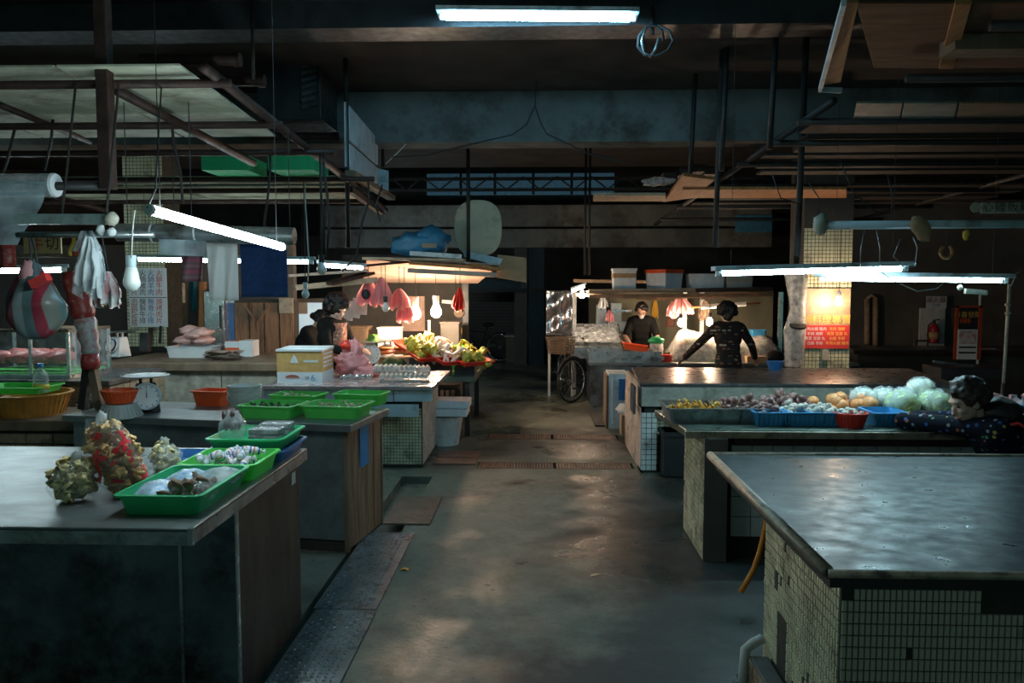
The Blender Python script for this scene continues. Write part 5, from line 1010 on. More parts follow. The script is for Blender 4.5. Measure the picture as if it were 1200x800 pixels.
# bright window behind the women
mat('lit_glass', (.5, .6, .66), .3, var=.3, sc=3, emit=(.55, .78, .9), es=.55)
w1 = thing('window_2', 'bright frosted window behind the two women', None, gy(372, 395, 11.2)); w1['kind'] = 'structure'; a_, b2 = gy(345, 398, 11.2), gy(402, 352, 11.2)
MB().box(a_.x, b2.x, 11.2, 11.22, a_.z, b2.z).build('pane', 'lit_glass', w1); xm = gy(383, 380, 11.2).x
for x in (a_.x, xm, b2.x): MB().box(x - .03, x + .03, 11.17, 11.2, a_.z, b2.z).build('window_frame', 'wall_grey', w1)
for z_ in (a_.z, b2.z): MB().box(a_.x, b2.x, 11.17, 11.2, z_ - .03, z_ + .03).build('window_frame', 'wall_grey', w1)
q = gy(352, 361, 11.15); tag(MB().box(q.x - .1, q.x + .1, 11.15, 11.16, q.z - .08, q.z + .08).build('window_notice', 'pulp'), 'small printed notice stuck on the bright window', 'notice')
struct(MB().box(gy(402, 400, 11.4).x, gy(548, 400, 11.4).x, 11.4, 11.55, 0, 2.2).build('wall_stall', 'wall_dark'))
for i, (px, rz) in enumerate(((409, 6), (418, 8), (425, 3))):
    p = gy(px, 362 if i == 0 else 359, 9.6); o = thing('note_sheet', ('white note sheet hung on a clip by the window', 'long white note sheet hung behind the woman', 'short note sheet hung with a wire loop')[i], 'paper', p)
    MB().box(-.055, .055, 0, .003, -.1 if i == 2 else -.14, .1).xf(Matrix.Translation(p) @ Matrix.Rotation(R(rz), 4, 'Y')).build('sheet', 'carton_white', o); MB().tube([p + V(-.03, 0, .1), p + V(0, 0, .17), p + V(.03, 0, .1)], .004, 5).build('clip_wire', 'cable', o)
# ------------------------------------------------------------------ produce stall
vz = .70; vy0, vy1 = 9.15, 10.7; vx0, vx1 = gy(430, 430, vy0).x, gy(557, 432, vy0).x
t = thing('produce_table', 'dark green produce table under the bright warm bulbs', 'table', ((vx0 + vx1) / 2, 9.9, 0)); MB().box(vx0 - .12, vx1, vy0, vy1, vz - .06, vz).build('tabletop', 'green_lac', t, bevel=.006)
for x in (vx0 - .05, vx1 - .1):
    for y in (vy0 + .08, vy1 - .08): MB().box(x - .03, x + .03, y - .03, y + .03, 0, vz - .06).build('leg', 'dark_steel', t)
place(make_scale('pink-lit dial scale with red hand facing the aisle', .125, 'steel', 'porcelain', 'porcelain'), gy(434, 414, 9.35) + V(0, 0, -.12), R(6), 1)
sc2 = make_scale('smaller dial scale behind the produce', .1, 'steel', 'porcelain', 'porcelain'); place(sc2, gy(454, 408, 9.8) + V(0, 0, -.1), R(4))
for s_ in (sc2,): s_.location.z = vz + .12
mat('leaf_green', (.10, .30, .05), .5, var=.5, sc=14, sss=.1); mat('leaf_yellow', (.60, .60, .10), .5, var=.4, sc=14); mat('melon', (.05, .10, .04), .4, var=.6, sc=18); mat('veg_lit_white', (.85, .78, .70), .4, var=.12, sc=10, sss=.15); mat('carrot', (.85, .28, .10), .45, var=.2, sc=12); mat('tomato_red', (.70, .04, .04), .35, var=.2)
# sloped red trays with leafy heaps, bulb light put into their white colour
for i, (px0, py0, px1, py1, lab) in enumerate(((477, 402, 510, 424, 'slanting dark red tray of greens beside the melon'), (496, 407, 538, 428, 'slanting red tray piled with white vegetables'), (530, 416, 562, 429, 'red tray corner tipped out over the aisle'))):
    p0, p1 = gy(px0, py0, 9.7), gy(px1, py1, 9.15); d_ = p1 - p0; L_ = d_.length; o = make_tray('slanted_tray', .42, L_, .05, 'red_plastic', lab)
    ang = math.atan2(d_.x, -d_.y); m_ = Matrix.Translation((p0 + p1) / 2) @ frame_m((0, 0, 0), V(0, 0, 1).cross(d_.normalized()).normalized(), -d_.normalized()).to_4x4()
    o.rotation_euler = m_.to_euler(); o.location = m_.translation
    o2 = (curl_mb(.05) if i != 1 else MB().tube([(-.09, 0, 0), (-.06, 0, .004), (.02, 0, .006), (.08, 0, 0), (.10, 0, 0)], [.012, .026, .024, .012, .003], 8)).build(('mustard_leaf', 'lit_leafy_veg', 'yellow_leaf')[i], ('leaf_yellow', 'veg_lit_white', 'leaf_yellow')[i], smooth=True, solid=.004 if i != 1 else 0)
    scatter(o2, spread((40, 60, 40)[i], lambda: m_ @ V(rn.uniform(-.17, .17), rn.uniform(-.42, .42) * L_, .045 + rn.uniform(0, .07)), .045), ('yellow-green leaf bunch in the dark red slanting tray', 'leafy vegetable, bulb light put into its white colour, in the slanting red tray', 'yellow leaf bunch in the tipped tray corner')[i], 'vegetable', ('greens in the dark red tray', 'white vegetables in the red tray', 'leaves in the tipped tray')[i], (.7, 1.3), i)
    st_ = p0.z; tag(MB().box((p0.x + p1.x) / 2 - .12, (p0.x + p1.x) / 2 + .12, 9.3, 9.6, vz, max(vz + .05, (p0.z + p1.z) / 2 - .06)).build('prop_crate', 'dark_steel'), ('dark crate propping the red trays, by the melon', 'dark crate propping the middle red tray', 'dark crate propping the tipped tray')[i], 'crate')
p = gy(462, 412, 9.25); tag(MB().blob(V(p.x, 9.25, vz + .12), (.15, .13, .11), 18, 12, .08, 3).build('water_melon', 'melon', smooth=True), 'dark green striped melon in front of the carrots', 'melon'); o = make_tray('foam_tray', .36, .3, .06, 'foam', 'pale foam tray under the striped melon'); place(o, V(p.x, 9.3, vz)); o.scale = (1, 1, .25)
for i in range(12): 
    q = V(gy(462, 402, 9.75).x - .09 + .19 * (i % 2), 9.68 + .058 * ((i // 2) % 3), 0); c_ = MB().tube([(-.09, 0, 0), (-.05, 0, 0), (.03, 0, 0), (.09, 0, 0)], [.02, .026, .02, .006], 8) if i == 0 else None
    if i == 0: c0 = tag(c_.build('carrot', 'carrot', smooth=True), 'orange carrot lying behind the striped melon', 'carrot', 'carrots behind the melon'); o = c0
    else: o = c0.copy(); C.objects.link(o)
    o.location = V(q.x, q.y, vz + .208 + .052 * (i // 6)); o.rotation_euler = (0, 0, rn.uniform(-.08, .08))
q = gy(465, 405, 9.8); tag(MB().box(q.x - .2, q.x + .25, 9.65, 9.9, vz, vz + .18).build('display_crate', 'pale_wood', bevel=.005), 'wooden crate raising the carrots', 'crate')
for i, (z_, s_) in enumerate(((0, 0), (.1, .02), (.2, 0))):
    q = gy(529, 414, 10.0); o = make_tray('plastic_basket', .30, .26, .095, 'green_bright', ('lowest of the bright green baskets stacked on the produce table', 'middle one of the bright green baskets stacked on the produce table', 'topmost bright green basket on the produce table')[i]); place(o, V(q.x + s_, 10.0, vz + z_ + .0), .1 * i)
for i, (px, py, w, h, m_, lab) in enumerate(((455, 393, .28, .17, 'foam', 'grey foam box at the back of the produce table'), (415, 396, .34, .26, 'worn_wood', 'dark carton full of greens behind the pink sack'), (527, 389, .24, .22, 'wall_grey', 'grey box standing behind the green baskets'), (437, 400, .15, .12, 'leaf_green', 'clump of leafy greens beside the scale'))):
    q = gy(px, py, 10.3 if i != 3 else 9.6); zt_ = max(vz, q.z - h / 2)
    if m_ == 'leaf_green':
        tag(MB().blob(V(q.x, 9.6, zt_ + .08), (w / 2, .1, h / 2), 14, 9, .35, 3, 3).build('green_clump', m_, smooth=True), lab, 'vegetable'); continue
    o = thing('storage_box', lab, 'box', V(q.x, q.y, zt_)); MB().box(q.x - w / 2, q.x + w / 2, 10.3, 10.6, vz if i != 1 else 0, q.z + h / 2).build('body', m_, o, bevel=.006); MB().box(q.x - w / 2 - .01, q.x + w / 2 + .01, 10.29, 10.61, q.z + h / 2, q.z + h / 2 + .02).build('lid', m_, o)
# post at the aisle end of the produce stall and its small signs
o = thing('stall_post', 'dark steel stall post at the aisle end of the produce stall', 'post', gy(546, 425, 10.9)); q = gy(546, 425, 10.9); MB().box(q.x - .04, q.x + .04, 10.86, 10.94, 0, 2.0).build('post', 'dark_steel', o); s_ = gy(538, 388, 10.85); MB().box(s_.x - .04, s_.x + .04, 10.85, 10.86, s_.z - .05, s_.z + .05).build('yellow_tag', 'yellow_cloth', o); s_ = gy(538, 366, 10.85); MB().lathe([(.01, 0), (.07, 0), (.07, .02), (.01, .02)], 18, s_, m=Matrix.Rotation(R(90), 3, 'X')).build('round_plate', 'worn_wood', o)
q = gy(503, 392, 10.0); o = thing('shelf_post', 'thin pale post rising among the produce', 'post', V(q.x, 10, vz)); MB().box(q.x - .015, q.x + .015, 9.985, 10.015, vz, gy(503, 375, 10.0).z).build('post', 'pale_wood', o)
# roof of boards over the produce stall
ry = 9.4
def rb(pts, Ys, th, m_, lab, cat='board', n=None): return tag(MB().slab([gy(x, y, Y_) for (x, y), Y_ in zip(pts, Ys)], th, n).build('roof_board', m_, bevel=.003), lab, cat)
rb(((430, 303), (585, 311), (560, 332), (425, 331)), (9.0, 9.0, 10.8, 10.8), .02, 'pink_board', 'wide ribbed pink-lit board roofing the produce stall', n=(0, 0, 1))
for i, (a0, b0, a1, b1, h_, m_, lab) in enumerate(((427, 303, 545, 305, .03, 'pale_wood', 'long pale batten along the front of the board roof'), (481, 297, 541, 301, .05, 'white_paint', 'white painted plank on the board roof'), (480, 308, 584, 315, .035, 'orange_wood', 'orange lath under the white plank'), (551, 310, 583, 316, .03, 'orange_wood', 'broken orange board end by the hanger pole'), (478, 317, 580, 322, .05, 'pink_board', 'wide pink-lit lath of the board roof'), (430, 311, 475, 307, .025, 'rust_pipe', 'thin red lath crossing the board roof'), (338, 323, 430, 317, .03, 'pink_board', 'slanting lath reaching over the women'), (345, 337, 440, 328, .06, 'pale_wood', 'broad pale lath sloping over the women'), (385, 332, 432, 320, .03, 'rust_pipe', 'thin dark red lath over the women'))):
    tag(MB().bar(gy(a0, b0, 8.95 - .02 * i), gy(a1, b1, 8.95 + .03 * i), .25, h_).build('roof_lath', m_, bevel=.003), lab, 'lath')
rb(((583, 298), (617, 302), (617, 331), (582, 325)), (9.3, 9.3, 9.3, 9.3), .03, 'cardboard', 'stiff brown board jutting out over the aisle', n=(0, 1, 0)); rb(((542, 293), (589, 303), (586, 312), (544, 301)), (9.2, 9.2, 9.2, 9.2), .05, 'blue_white', 'pale foam slab lying on the board roof', n=(0, 1, 0))
o = thing('tarp_bundle', 'crumpled blue tarpaulin bundle on the board roof', 'tarpaulin', gy(495, 296, 9.6)); p = gy(492, 287, 9.2); MB().blob(p, (.32, .2, .15), 22, 12, .22, 5, 2.4, flat=-.14).build('bundle', 'blue_tarp', o, smooth=True); MB().blob(p + V(.16, -.05, .05), (.17, .16, .16), 18, 10, .2, 8, 2.4).build('fold', 'blue_tarp', o, smooth=True)
q = gy(503, 288, 8.98); tag(MB().box(q.x - .08, q.x + .08, 8.97, 9.0, q.z - .02, q.z + .03).build('wood_offcut', 'pale_wood'), 'small wood offcut lying on the blue tarpaulin', 'wood')
# tall oval board
mat('oval_board', (.48, .44, .32), .6, var=.2, sc=4, dirt=((.2, .16, .09), .3, 3)); yb_ = 9.45; pts = []
for i in range(40):
    a0 = 2 * math.pi * i / 40; c, s = math.cos(a0), math.sin(a0); k_ = 2.6; pts.append(gy(560 + 28 * math.copysign(abs(c) ** (2 / k_), c), 267 + (33) * math.copysign(abs(s) ** (2 / k_), -s), yb_))
tag(MB().slab(pts, .03, (0, 1, 0)).build('oval_panel', 'oval_board', bevel=.006), 'large cream oval board leaning upright on the stall roof', 'board')
o = thing('hanger_pole', 'dark pole carrying the board roof from the beam', 'pole', gy(549, 305, 9.15)); p = gy(549, 306, 9.15); MB().cyl(p, (p.x, 9.15, 3.66), .022).build('pole', 'dark_pipe', o, smooth=True)
for i, (px, py) in enumerate(((685, 322), (690, 322))):
    p = gy(px, py, 11.0); tag(MB().cyl(p, (p.x + .01, 11.0, 3.66), .016).build('hanger_rod', 'dark_pipe', smooth=True), 'thin dark rod hanging down to the stall roof of the foam boxes', 'rod', 'twin hanger rods')
# hanging pink bags, red plastic, bulbs
def hbag(px, py, Y, w, h, m_, lab, seed, dark=False, zt_=1.98):
    p = gy(px, py, Y); o = thing('hanging_bag', lab, 'bag', p - V(0, 0, h)); bundle_mb(w * 1.15, h, seed, 4 if w > .15 else 3).xf(Matrix.Translation(p)).build('bag', m_, o, smooth=True); MB().tube([V(p.x, p.y, zt_), p + V(.0, 0, -.01)], .004, 5).build('tie', 'cable', o)
    if dark: MB().blob(p + V(-.02, -w * .3, -h * .55), (.05, .03, .06), 10, 7).build('dark_lump', 'black', o, smooth=True)
    return o
for a0 in ((432, 328, 9.2, .24, .30, 'pink_bag', 'pink bag with a dark lump hanging near the scale', 2, True), (447, 325, 9.15, .20, .34, 'pink_bag', 'bright pink bag hanging beside the dark-lumped bag', 5), (468, 338, 9.3, .22, .26, 'pink_bag', 'pink striped bag bundle hanging before the bulb', 7), (474, 352, 9.4, .2, .26, 'pink_bag', 'low pink bag hanging under the striped bundle', 11), (539, 337, 9.3, .11, .27, 'red_plastic', 'red plastic bag roll hanging at the stall corner', 3), (534, 345, 9.4, .08, .18, 'pink_bag', 'pale red strip bag beside the red bag roll', 9)): hbag(*a0)
bulb(487, 368, 9.7, 'glowing warm bulb hanging amid pink bags over the produce', True, .068, 'white_plastic', 1.98); bulb(511, 366, 9.8, 'glowing warm bulb hanging over the green baskets', True, .068, 'white_plastic', 1.98); bulb(452, 361, 9.0, 'unlit bulb hanging below the bright pink bag', False, .045, 'black', 1.98)
o = thing('wall_strip_lamp', 'small pale strip lamp on the wall behind the produce', 'lamp', gy(523, 353, 11.3)); MB().bar(gy(518, 353, 11.35), gy(529, 354, 11.35), .04, .05).build('body', 'white_plastic', o)
q = gy(500, 370, 11.3); tag(MB().box(gy(470, 350, 11.3).x, gy(497, 350, 11.3).x, 11.33, 11.39, gy(470, 388, 11.3).z, gy(470, 347, 11.3).z).build('wall_panel', 'pink_board'), 'pale wall board behind the bright bulb', 'board')
o = tag(MB().slab([gy(x, y, 17.66) for x, y in ((546, 326), (610, 330), (610, 338), (546, 338))], .02, (0, 1, 0)).build('blue_awning', 'blue_dark'), 'dark blue awning strip beyond the produce stall', 'awning')
o = thing('cross_bar', 'dark level bar across the rear passage', 'bar', gy(575, 338, 17.67)); MB().bar(gy(545, 340, 17.67), gy(640, 340, 17.67), .08, .08).build('bar', 'dark_pipe', o)
for i, px in enumerate((610, 630)):
    q = gy(px, 425, 17.6); tag(MB().box(q.x - (.14 if i == 0 else .2), q.x + .14, 17.7, 17.95, 0, 2.7).build('passage_post', 'wall_grey' if i == 0 else 'blue_dark'), ('grey post behind the far cream counter', 'dark blue post at the end of the passage')[i], 'post')
q = gz(563, 421, 0); t = thing('foam_box', 'white foam box with red rim on the floor by the shutter', 'box', q); q.y -= .3; MB().box(q.x - .24, q.x + .24, q.y, q.y + .35, 0, .2).build('body', 'foam', t, bevel=.01); MB().box(q.x - .25, q.x + .25, q.y - .01, q.y + .36, .2, .24).build('rim', 'red_plastic', t)
# ------------------------------------------------------------------ goods on the tray counter
def on_t(px, py, h=0): return gz(px, py, TZ + h)
mat('ginger', (.88, .42, .05), .55, var=.35, sc=25); mat('shallot', (.30, .15, .13), .5, var=.5, sc=20); mat('garlic', (.72, .66, .58), .5, var=.2, sc=15); mat('onion', (.95, .38, .14), .4, var=.2, sc=9, sss=.1); mat('cabbage', (.66, .78, .45), .45, var=.3, sc=9, sss=.15); mat('cabbage_pale', (.92, .92, .80), .45, var=.15, sc=9, sss=.15); mat('green_pepper', (.35, .50, .10), .4, var=.4, sc=10); mat('yellow_squash', (.62, .50, .08), .45, var=.35, sc=14)
rn = random.Random(21)
def heap(c, w, d, h, n, proto, label, cat, grp, sc=(.8, 1.2), seed=1, rz=0):
    r_ = random.Random(seed); pts = []; dm = max(max(abs(v_[i_]) for v_ in [q_.co for q_ in proto.data.vertices]) for i_ in range(3)) * .7
    for i in range(n * 20):
        if len(pts) >= n: break
        u, v = r_.uniform(-1, 1), r_.uniform(-1, 1); q = h * (1 - .55 * max(abs(u), abs(v)) ** 2) * r_.uniform(.35, 1); q_ = c + Matrix.Rotation(rz, 3, 'Z') @ V(u * w / 2, v * d / 2, q)
        if all((q_ - o_).length > dm for o_ in pts): pts.append(q_)
    return scatter(proto, pts, label, cat, grp, sc, seed)
p = on_t(812, 492); t = make_tray('steel_tray', .50, .40, .10, 'steel', 'deep steel tray of yellow ginger pieces at the counter end'); place(t, V(p.x + .06, 5.45, TZ), 0)
heap(V(p.x + .05, 5.45, TZ + .03), .40, .32, .09, 60, MB().tube([(-.03, 0, 0), (-.015, 0, .006), (.01, 0, .004), (.03, 0, 0)], [.004, .010, .011, .004], 7).build('ginger_piece', 'ginger', smooth=True), 'yellow ginger piece in the end steel tray', 'ginger', 'ginger in the steel tray', seed=3)
p2_ = on_t(868, 490); t = make_tray('steel_tray', .34, .40, .10, 'steel', 'steel tray of dark shallots next to the ginger'); place(t, V(p2_.x - .02, 5.46, TZ), 0)
heap(V(p2_.x - .02, 5.46, TZ + .04), .28, .32, .11, 45, MB().blob((0, 0, 0), (.02, .02, .024), 9, 7, .1, 2).build('shallot', 'shallot', smooth=True), 'dark red shallot in the steel tray', 'shallot', 'shallots in the steel tray', seed=4)
def basket(label, w=.22, d=.26, h=.09, m_='blue_basket'):
    t = make_tray('vegetable_basket', w, d, h, m_, label, 'basket', .025)
    for i in range(int(w / .03)):
        x = -w / 2 + .02 + i * .03
        for s in (-1, 1): MB().bar((x, s * (d / 2 - .022), .006), (x, s * (d / 2 - .002), h - .01), .008, .006).build('rib', m_, t)
    return t
spots = ((899, 496, 'blue basket of mixed garlic beside the shallots'), (934, 496, 'blue basket of white garlic heads, second past the steel trays'), (962, 496, 'blue basket of small onions next to the red basket'), (1036, 497, 'pale blue basket under the bagged cabbages'))
bk = basket('x')
for i, (px, py, lab) in enumerate(spots):
    p = on_t(px, py); t = bk if i == 0 else dup(bk, (0, 0, 0)); place(t, V(p.x, 5.30, TZ), 0); t['label'] = lab
    if i < 3: heap(V(p.x, 5.32, TZ + .04), .17, .2, .10, 34, MB().blob((0, 0, 0), (.024, .024, .02), 9, 7, .12, i).build(('shallot_bulb', 'garlic_bulb', 'small_onion')[i], ('shallot', 'garlic', 'garlic')[i], smooth=True), ('dark bulb in the blue basket beside the shallot tray', 'white garlic head in the second blue basket', 'pale small onion in the basket next to the red one')[i], 'bulb vegetable', ('bulbs in the first blue basket', 'garlic in the second blue basket', 'onions in the third blue basket')[i], seed=i + 7)
p = on_t(905, 480); heap(V(p.x, 5.62, TZ + .03), .34, .2, .13, 40, MB().blob((0, 0, 0), (.035, .022, .02), 9, 7, .25, 5).build('dried_mushroom', 'shallot', smooth=True), 'dark dried mushroom heaped behind the blue baskets', 'mushroom', 'mushrooms behind the blue baskets', (.8, 1.3), 31)
p = on_t(974, 480); heap(V(p.x, 5.64, TZ + .03), .38, .18, .10, 22, MB().blob((0, 0, 0), (.05, .05, .046), 12, 9, .05, 1).build('orange_onion', 'onion', smooth=True), 'large orange onion heaped behind the red basket', 'onion', 'large onions', (.85, 1.2), 12)
t = basket('blue basket buried under the large orange onions', .4, .22, .06); place(t, V(p.x, 5.64, TZ))
t = make_basin('plastic_basket', .105, .09, 'red_plastic', 'round red plastic basket at the counter edge', 'basket', .75, 30); place(t, V(on_t(997, 500).x, 5.20, TZ)); q = t.location.copy()
heap(q + V(0, 0, .07), .11, .11, .03, 12, MB().blob((0, 0, 0), (.02, .02, .017), 8, 6, .1).build('garlic_clove', 'garlic', smooth=True), 'garlic clove in the round red basket', 'garlic', 'cloves in the red basket', seed=15)
# bagged cabbages
def cab(label, m_, r): 
    t = thing('bagged_cabbage', label, 'cabbage'); b = MB().blob((0, 0, r * .8), (r, r * .95, r * .85), 18, 12, .07, 3, 3).build('head', m_, t, smooth=True)
    for i in range(5):
        a0 = i * 1.256; MB().blob((math.cos(a0) * r * .35, math.sin(a0) * r * .35, r * .8), (r * .78, r * .78, r * .8), 14, 9, .12, i, 2.5).build('leaf', m_, t, smooth=True)
    MB().blob((0, 0, r * .82), (r * 1.2, r * 1.15, r), 18, 12, .14, 9, 3).build('bag', 'film', t, smooth=True); return t
c_ = cab('x', 'cabbage_pale', .085); cg = cab('x', 'cabbage', .10)
cabs = [(c_, 1012, 470, 0, 'pale cabbage in a clear bag beside the orange onions'), (c_, 1036, 470, 0, 'pale bagged cabbage second from the orange onions'), (c_, 1060, 470, 0, 'pale bagged cabbage in the middle of the row'), (c_, 1078, 468, .07, 'pale bagged cabbage raised on top of the row'), (cg, 1055, 482, 0, 'green bagged cabbage above the pale blue basket'), (cg, 1093, 482, 0, 'large green bagged cabbage next to the boy')]
seen = set()
for pr, px, py, hz, lab in cabs:
    p = V(gy(px, py, 5.66 if py < 475 else 5.5).x, 5.66 if py < 475 else 5.48, TZ + (.05 if py < 475 else .03) + hz)
    o = place(pr, p, px) if id(pr) not in seen else dup(pr, p, px); seen.add(id(pr)); o['label'] = lab; o['group'] = 'bagged cabbages on the tray counter'
t = basket('blue basket holding the pale bagged cabbages', .5, .24, .05); place(t, V(gy(1040, 475, 5.66).x, 5.66, TZ))
heap(V(on_t(1068, 494).x, 5.27, TZ), .15, .13, .06, 16, MB().tube([(-.05, 0, 0), (-.03, 0, .008), (.02, 0, .008), (.05, 0, 0)], [.006, .014, .015, .005], 8).build('yellow_squash', 'yellow_squash', smooth=True), 'yellow-green squash lying by the boy\'s sleeve', 'squash', 'yellow squashes', seed=17)
t = basket('blue tray of red and white packets behind the boy', .5, .3, .12); place(t, V(gy(1200, 490, 5.5).x, 5.5, TZ)); p = t.location.copy()
heap(p + V(0, 0, .08), .4, .24, .08, 20, MB().box(-.04, .04, -.03, .03, -.012, .012).build('red_packet', 'redwhite_print'), 'red and white packet in the blue tray behind the boy', 'packet', 'packets behind the boy', seed=19)
# crate below, hose, flap
t = thing('fish_crate', 'black plastic crate pushed below the tray counter', 'crate', gz(790, 558, 0)); p = gz(790, 560, 0); MB().box(p.x - .1, p.x + .12, p.y, p.y + .3, 0, .42).build('body', 'black', t, bevel=.02); MB().box(p.x - .11, p.x + .13, p.y - .01, p.y + .31, .38, .42).build('rim', 'black', t)
mat('orange_hose', (.75, .25, .02), .45, var=.1); tag(MB().tube([V(1.05, 3.6, .80), V(1.035, 3.60, .66), V(1.01, 3.60, .54), V(.985, 3.6, .46), V(.955, 3.6, .40), V(.926, 3.6, .35)], .013, 8).build('rubber_hose', 'orange_hose', smooth=True), 'orange rubber hose dangling at the mosaic counter end', 'hose')
tag(MB().tube([V(.97, 3.40, .22), V(.93, 3.38, .21), V(.89, 3.36, .19), V(.88, 3.34, .10), V(.88, 3.34, .0)], .022, 10).build('drain_pipe', 'grey_plastic', smooth=True), 'grey drain elbow at the tiled step', 'pipe')
# tread plates over the gutter
def tread_plate(x0, x1, y0, y1, label, m_, bumps=True, z=.012):
    t = thing('tread_plate', label, 'floor plate', ((x0 + x1) / 2, (y0 + y1) / 2, 0)); MB().box(x0, x1, y0, y1, 0.0, z).build('plate', m_, t, bevel=.002)
    if bumps:
        mb = MB(); nx, ny = int((x1 - x0 - .03) / .032), int((y1 - y0 - .02) / .032)
        for i in range(nx):
            for j_ in range(ny):
                c = V(x0 + .028 + i * .032, y0 + .022 + j_ * .032, z); a0 = R(45 if (i + j_) % 2 else -45); u = V(math.cos(a0), math.sin(a0), 0); w_ = V(-u.y, u.x, 0)
                mb.add([c - u * .015, c + w_ * .005, c + u * .015, c - w_ * .005, c + V(0, 0, .005)], [(0, 3, 4), (3, 2, 4), (2, 1, 4), (1, 0, 4)])
        mb.build('tread_pattern', m_, t, kind='stuff')
    return t
px0, px1 = -1.20, gz(440, 720, 0).x
yA, yB, yC = 2.2, gz(440, 716, 0).y, gz(487, 626, 0).y
tread_plate(px0, px1, yA, yB - .01, 'steel chequer plate covering the gutter by the steel counter', 'checker'); tread_plate(px0 - .02, px1 - .005, yB, yC, 'darker steel chequer plate covering the gutter by the wooden end', 'checker')
ya, yb_ = gz(480, 615, 0).y, gz(500, 583, 0).y; tread_plate(-1.15, -.80, ya, yb_, 'rusty plain plate lying over the gutter past the chequer plates', 'rust_plate', False)
ya, yb_ = gz(520, 544, 0).y, gz(520, 530, 0).y; tread_plate(-1.05, -.62, ya - .02, ya + (yb_ - ya) / 2 - .02, 'rust brown ribbed floor plate by the egg counter', 'rust_plate', False); tread_plate(-1.05, -.62, ya + (yb_ - ya) / 2, yb_ + .05, 'rust brown floor plate beyond the ribbed plate', 'rust_plate', False)
for (y0, y1, n, lab) in ((GR1[0], GR1[1], 2, 'near'), (GR2[0], GR2[1], 2, 'far')):
    for i in range(n):
        x0 = -.59 + .755 * i; x1 = x0 + .745; t = thing('drain_grate', ('ribbed drain grate across the aisle beside the egg counter end', 'ribbed drain grate across the aisle beside the terrazzo counter', 'second ribbed drain grate across the aisle near the foam tub', 'second ribbed drain grate across the aisle near the white cabinet')[i + (2 if lab == 'far' else 0)], 'grate', ((x0 + x1) / 2, (y0 + y1) / 2, -.07))
        for yy in (y0 + .01, y1 - .01): MB().box(x0, x1, yy - .008, yy + .008, -.07, .004).build('frame', 'rust_plate', t)
        for k_ in range(int((x1 - x0) / .028)): xx = x0 + .015 + .028 * k_; MB().box(xx - .0105, xx + .0105, y0 + .018, y1 - .018, -.03, .002).build('bar', 'rust_plate', t)
# litter leaf on the floor
p = gz(474, 668, 0); tag(MB().sheet(lambda u, v: p + V((u - .5) * .05, (v - .5) * .03, .004 + .01 * math.sin(u * 3)), 4, 3).build('dry_leaf', 'ginger', smooth=True), 'small dry yellow leaf on the floor beside the chequer plate', 'leaf')
# ------------------------------------------------------------------ stall beyond the bicycle: cabinet, fish case, roof
q = gz(713, 502, 0); q2 = gz(737, 503, 0); t = thing('white_cabinet', 'narrow white cabinet with blue cloth behind the terrazzo counter', 'cabinet', q); zt_ = gy(715, 438, q.y).z; MB().box(q.x, q2.x, q.y, q.y + .5, 0, zt_).build('body', 'blue_white', t, bevel=.006); MB().box(q.x + .04, q2.x - .02, q.y - .012, q.y, .06, zt_ - .05).build('door', 'blue_white', t, bevel=.004); MB().box(q.x - .03, q.x, q.y, q.y + .45, 0, zt_ - .02).build('side_board', 'worn_wood', t); MB().box(q.x + .12, q2.x - .04, q.y - .02, q.y - .012, zt_ - .32, zt_ - .06).build('blue_cloth', 'blue_plastic', t)
p = gz(728, 510, 0); t = thing('cardboard_carton', 'small torn carton with a crumpled bag at the cabinet foot', 'carton', p); MB().box(p.x, p.x + .16, p.y - .02, p.y + .2, 0, .24).build('body', 'cardboard', t); MB().blob(p + V(.06, .05, .30), (.11, .1, .07), 12, 8, .25, 3).build('crumpled_bag', 'white_bag', t, smooth=True)
tag(MB().box(*[gz(700, 485, 0).x - .1, gz(712, 500, 0).x, gz(700, 500, 0).y, gz(700, 485, 0).y, 0, .02]).build('floor_mat', 'black', bevel=.004), 'black rubber mat on the floor beside the white cabinet', 'mat')
t = thing('fish_case', 'slanted glass-topped steel case of iced fish behind the bicycle', 'display case', V(gy(690, 410, y4 + .6).x, y4 + .6, SZ)); xa, xb = gy(672, 410, y4 + .7).x, gy(728, 410, y4 + .7).x; yy = y4 + .62
MB().hexa([V(xa, yy, SZ), V(xb, yy, SZ), V(xb, yy + .65, SZ), V(xa, yy + .65, SZ), V(xa, yy, SZ + .18), V(xb, yy, SZ + .18), V(xb, yy + .65, SZ + .42), V(xa, yy + .65, SZ + .42)]).build('body', 'steel', t, bevel=.005)
MB().slab([V(xa + .02, yy + .01, SZ + .25), V(xb - .02, yy + .01, SZ + .25), V(xb - .02, yy + .64, SZ + .50), V(xa + .02, yy + .64, SZ + .50)], .006).build('glass_cover', 'film', t)
for x in (xa, xb): MB().bar((x, yy, SZ + .26), (x, yy + .65, SZ + .51), .02, .02).build('cover_rail', 'steel_bright', t)
mat('ice_fish', (.72, .78, .78), .3, .2, var=.5, sc=25); fo = MB().blob((0, 0, 0), (.07, .025, .02), 10, 7, .1, 2).build('iced_fish', 'ice_fish', smooth=True); fl = scatter(fo, [V(lerp(xa, xb, rn.uniform(.08, .92)), yy + rn.uniform(.06, .58), 0) for i in range(40)], 'silver fish on ice in the slanted case', 'fish', 'fish in the slanted case', (.8, 1.2), 3)
for o in fl: o.location.z = SZ + .20 + (o.location.y - yy) * .37 + rn.uniform(0, .02); o.rotation_euler = (.3, 0, rn.uniform(0, 6))
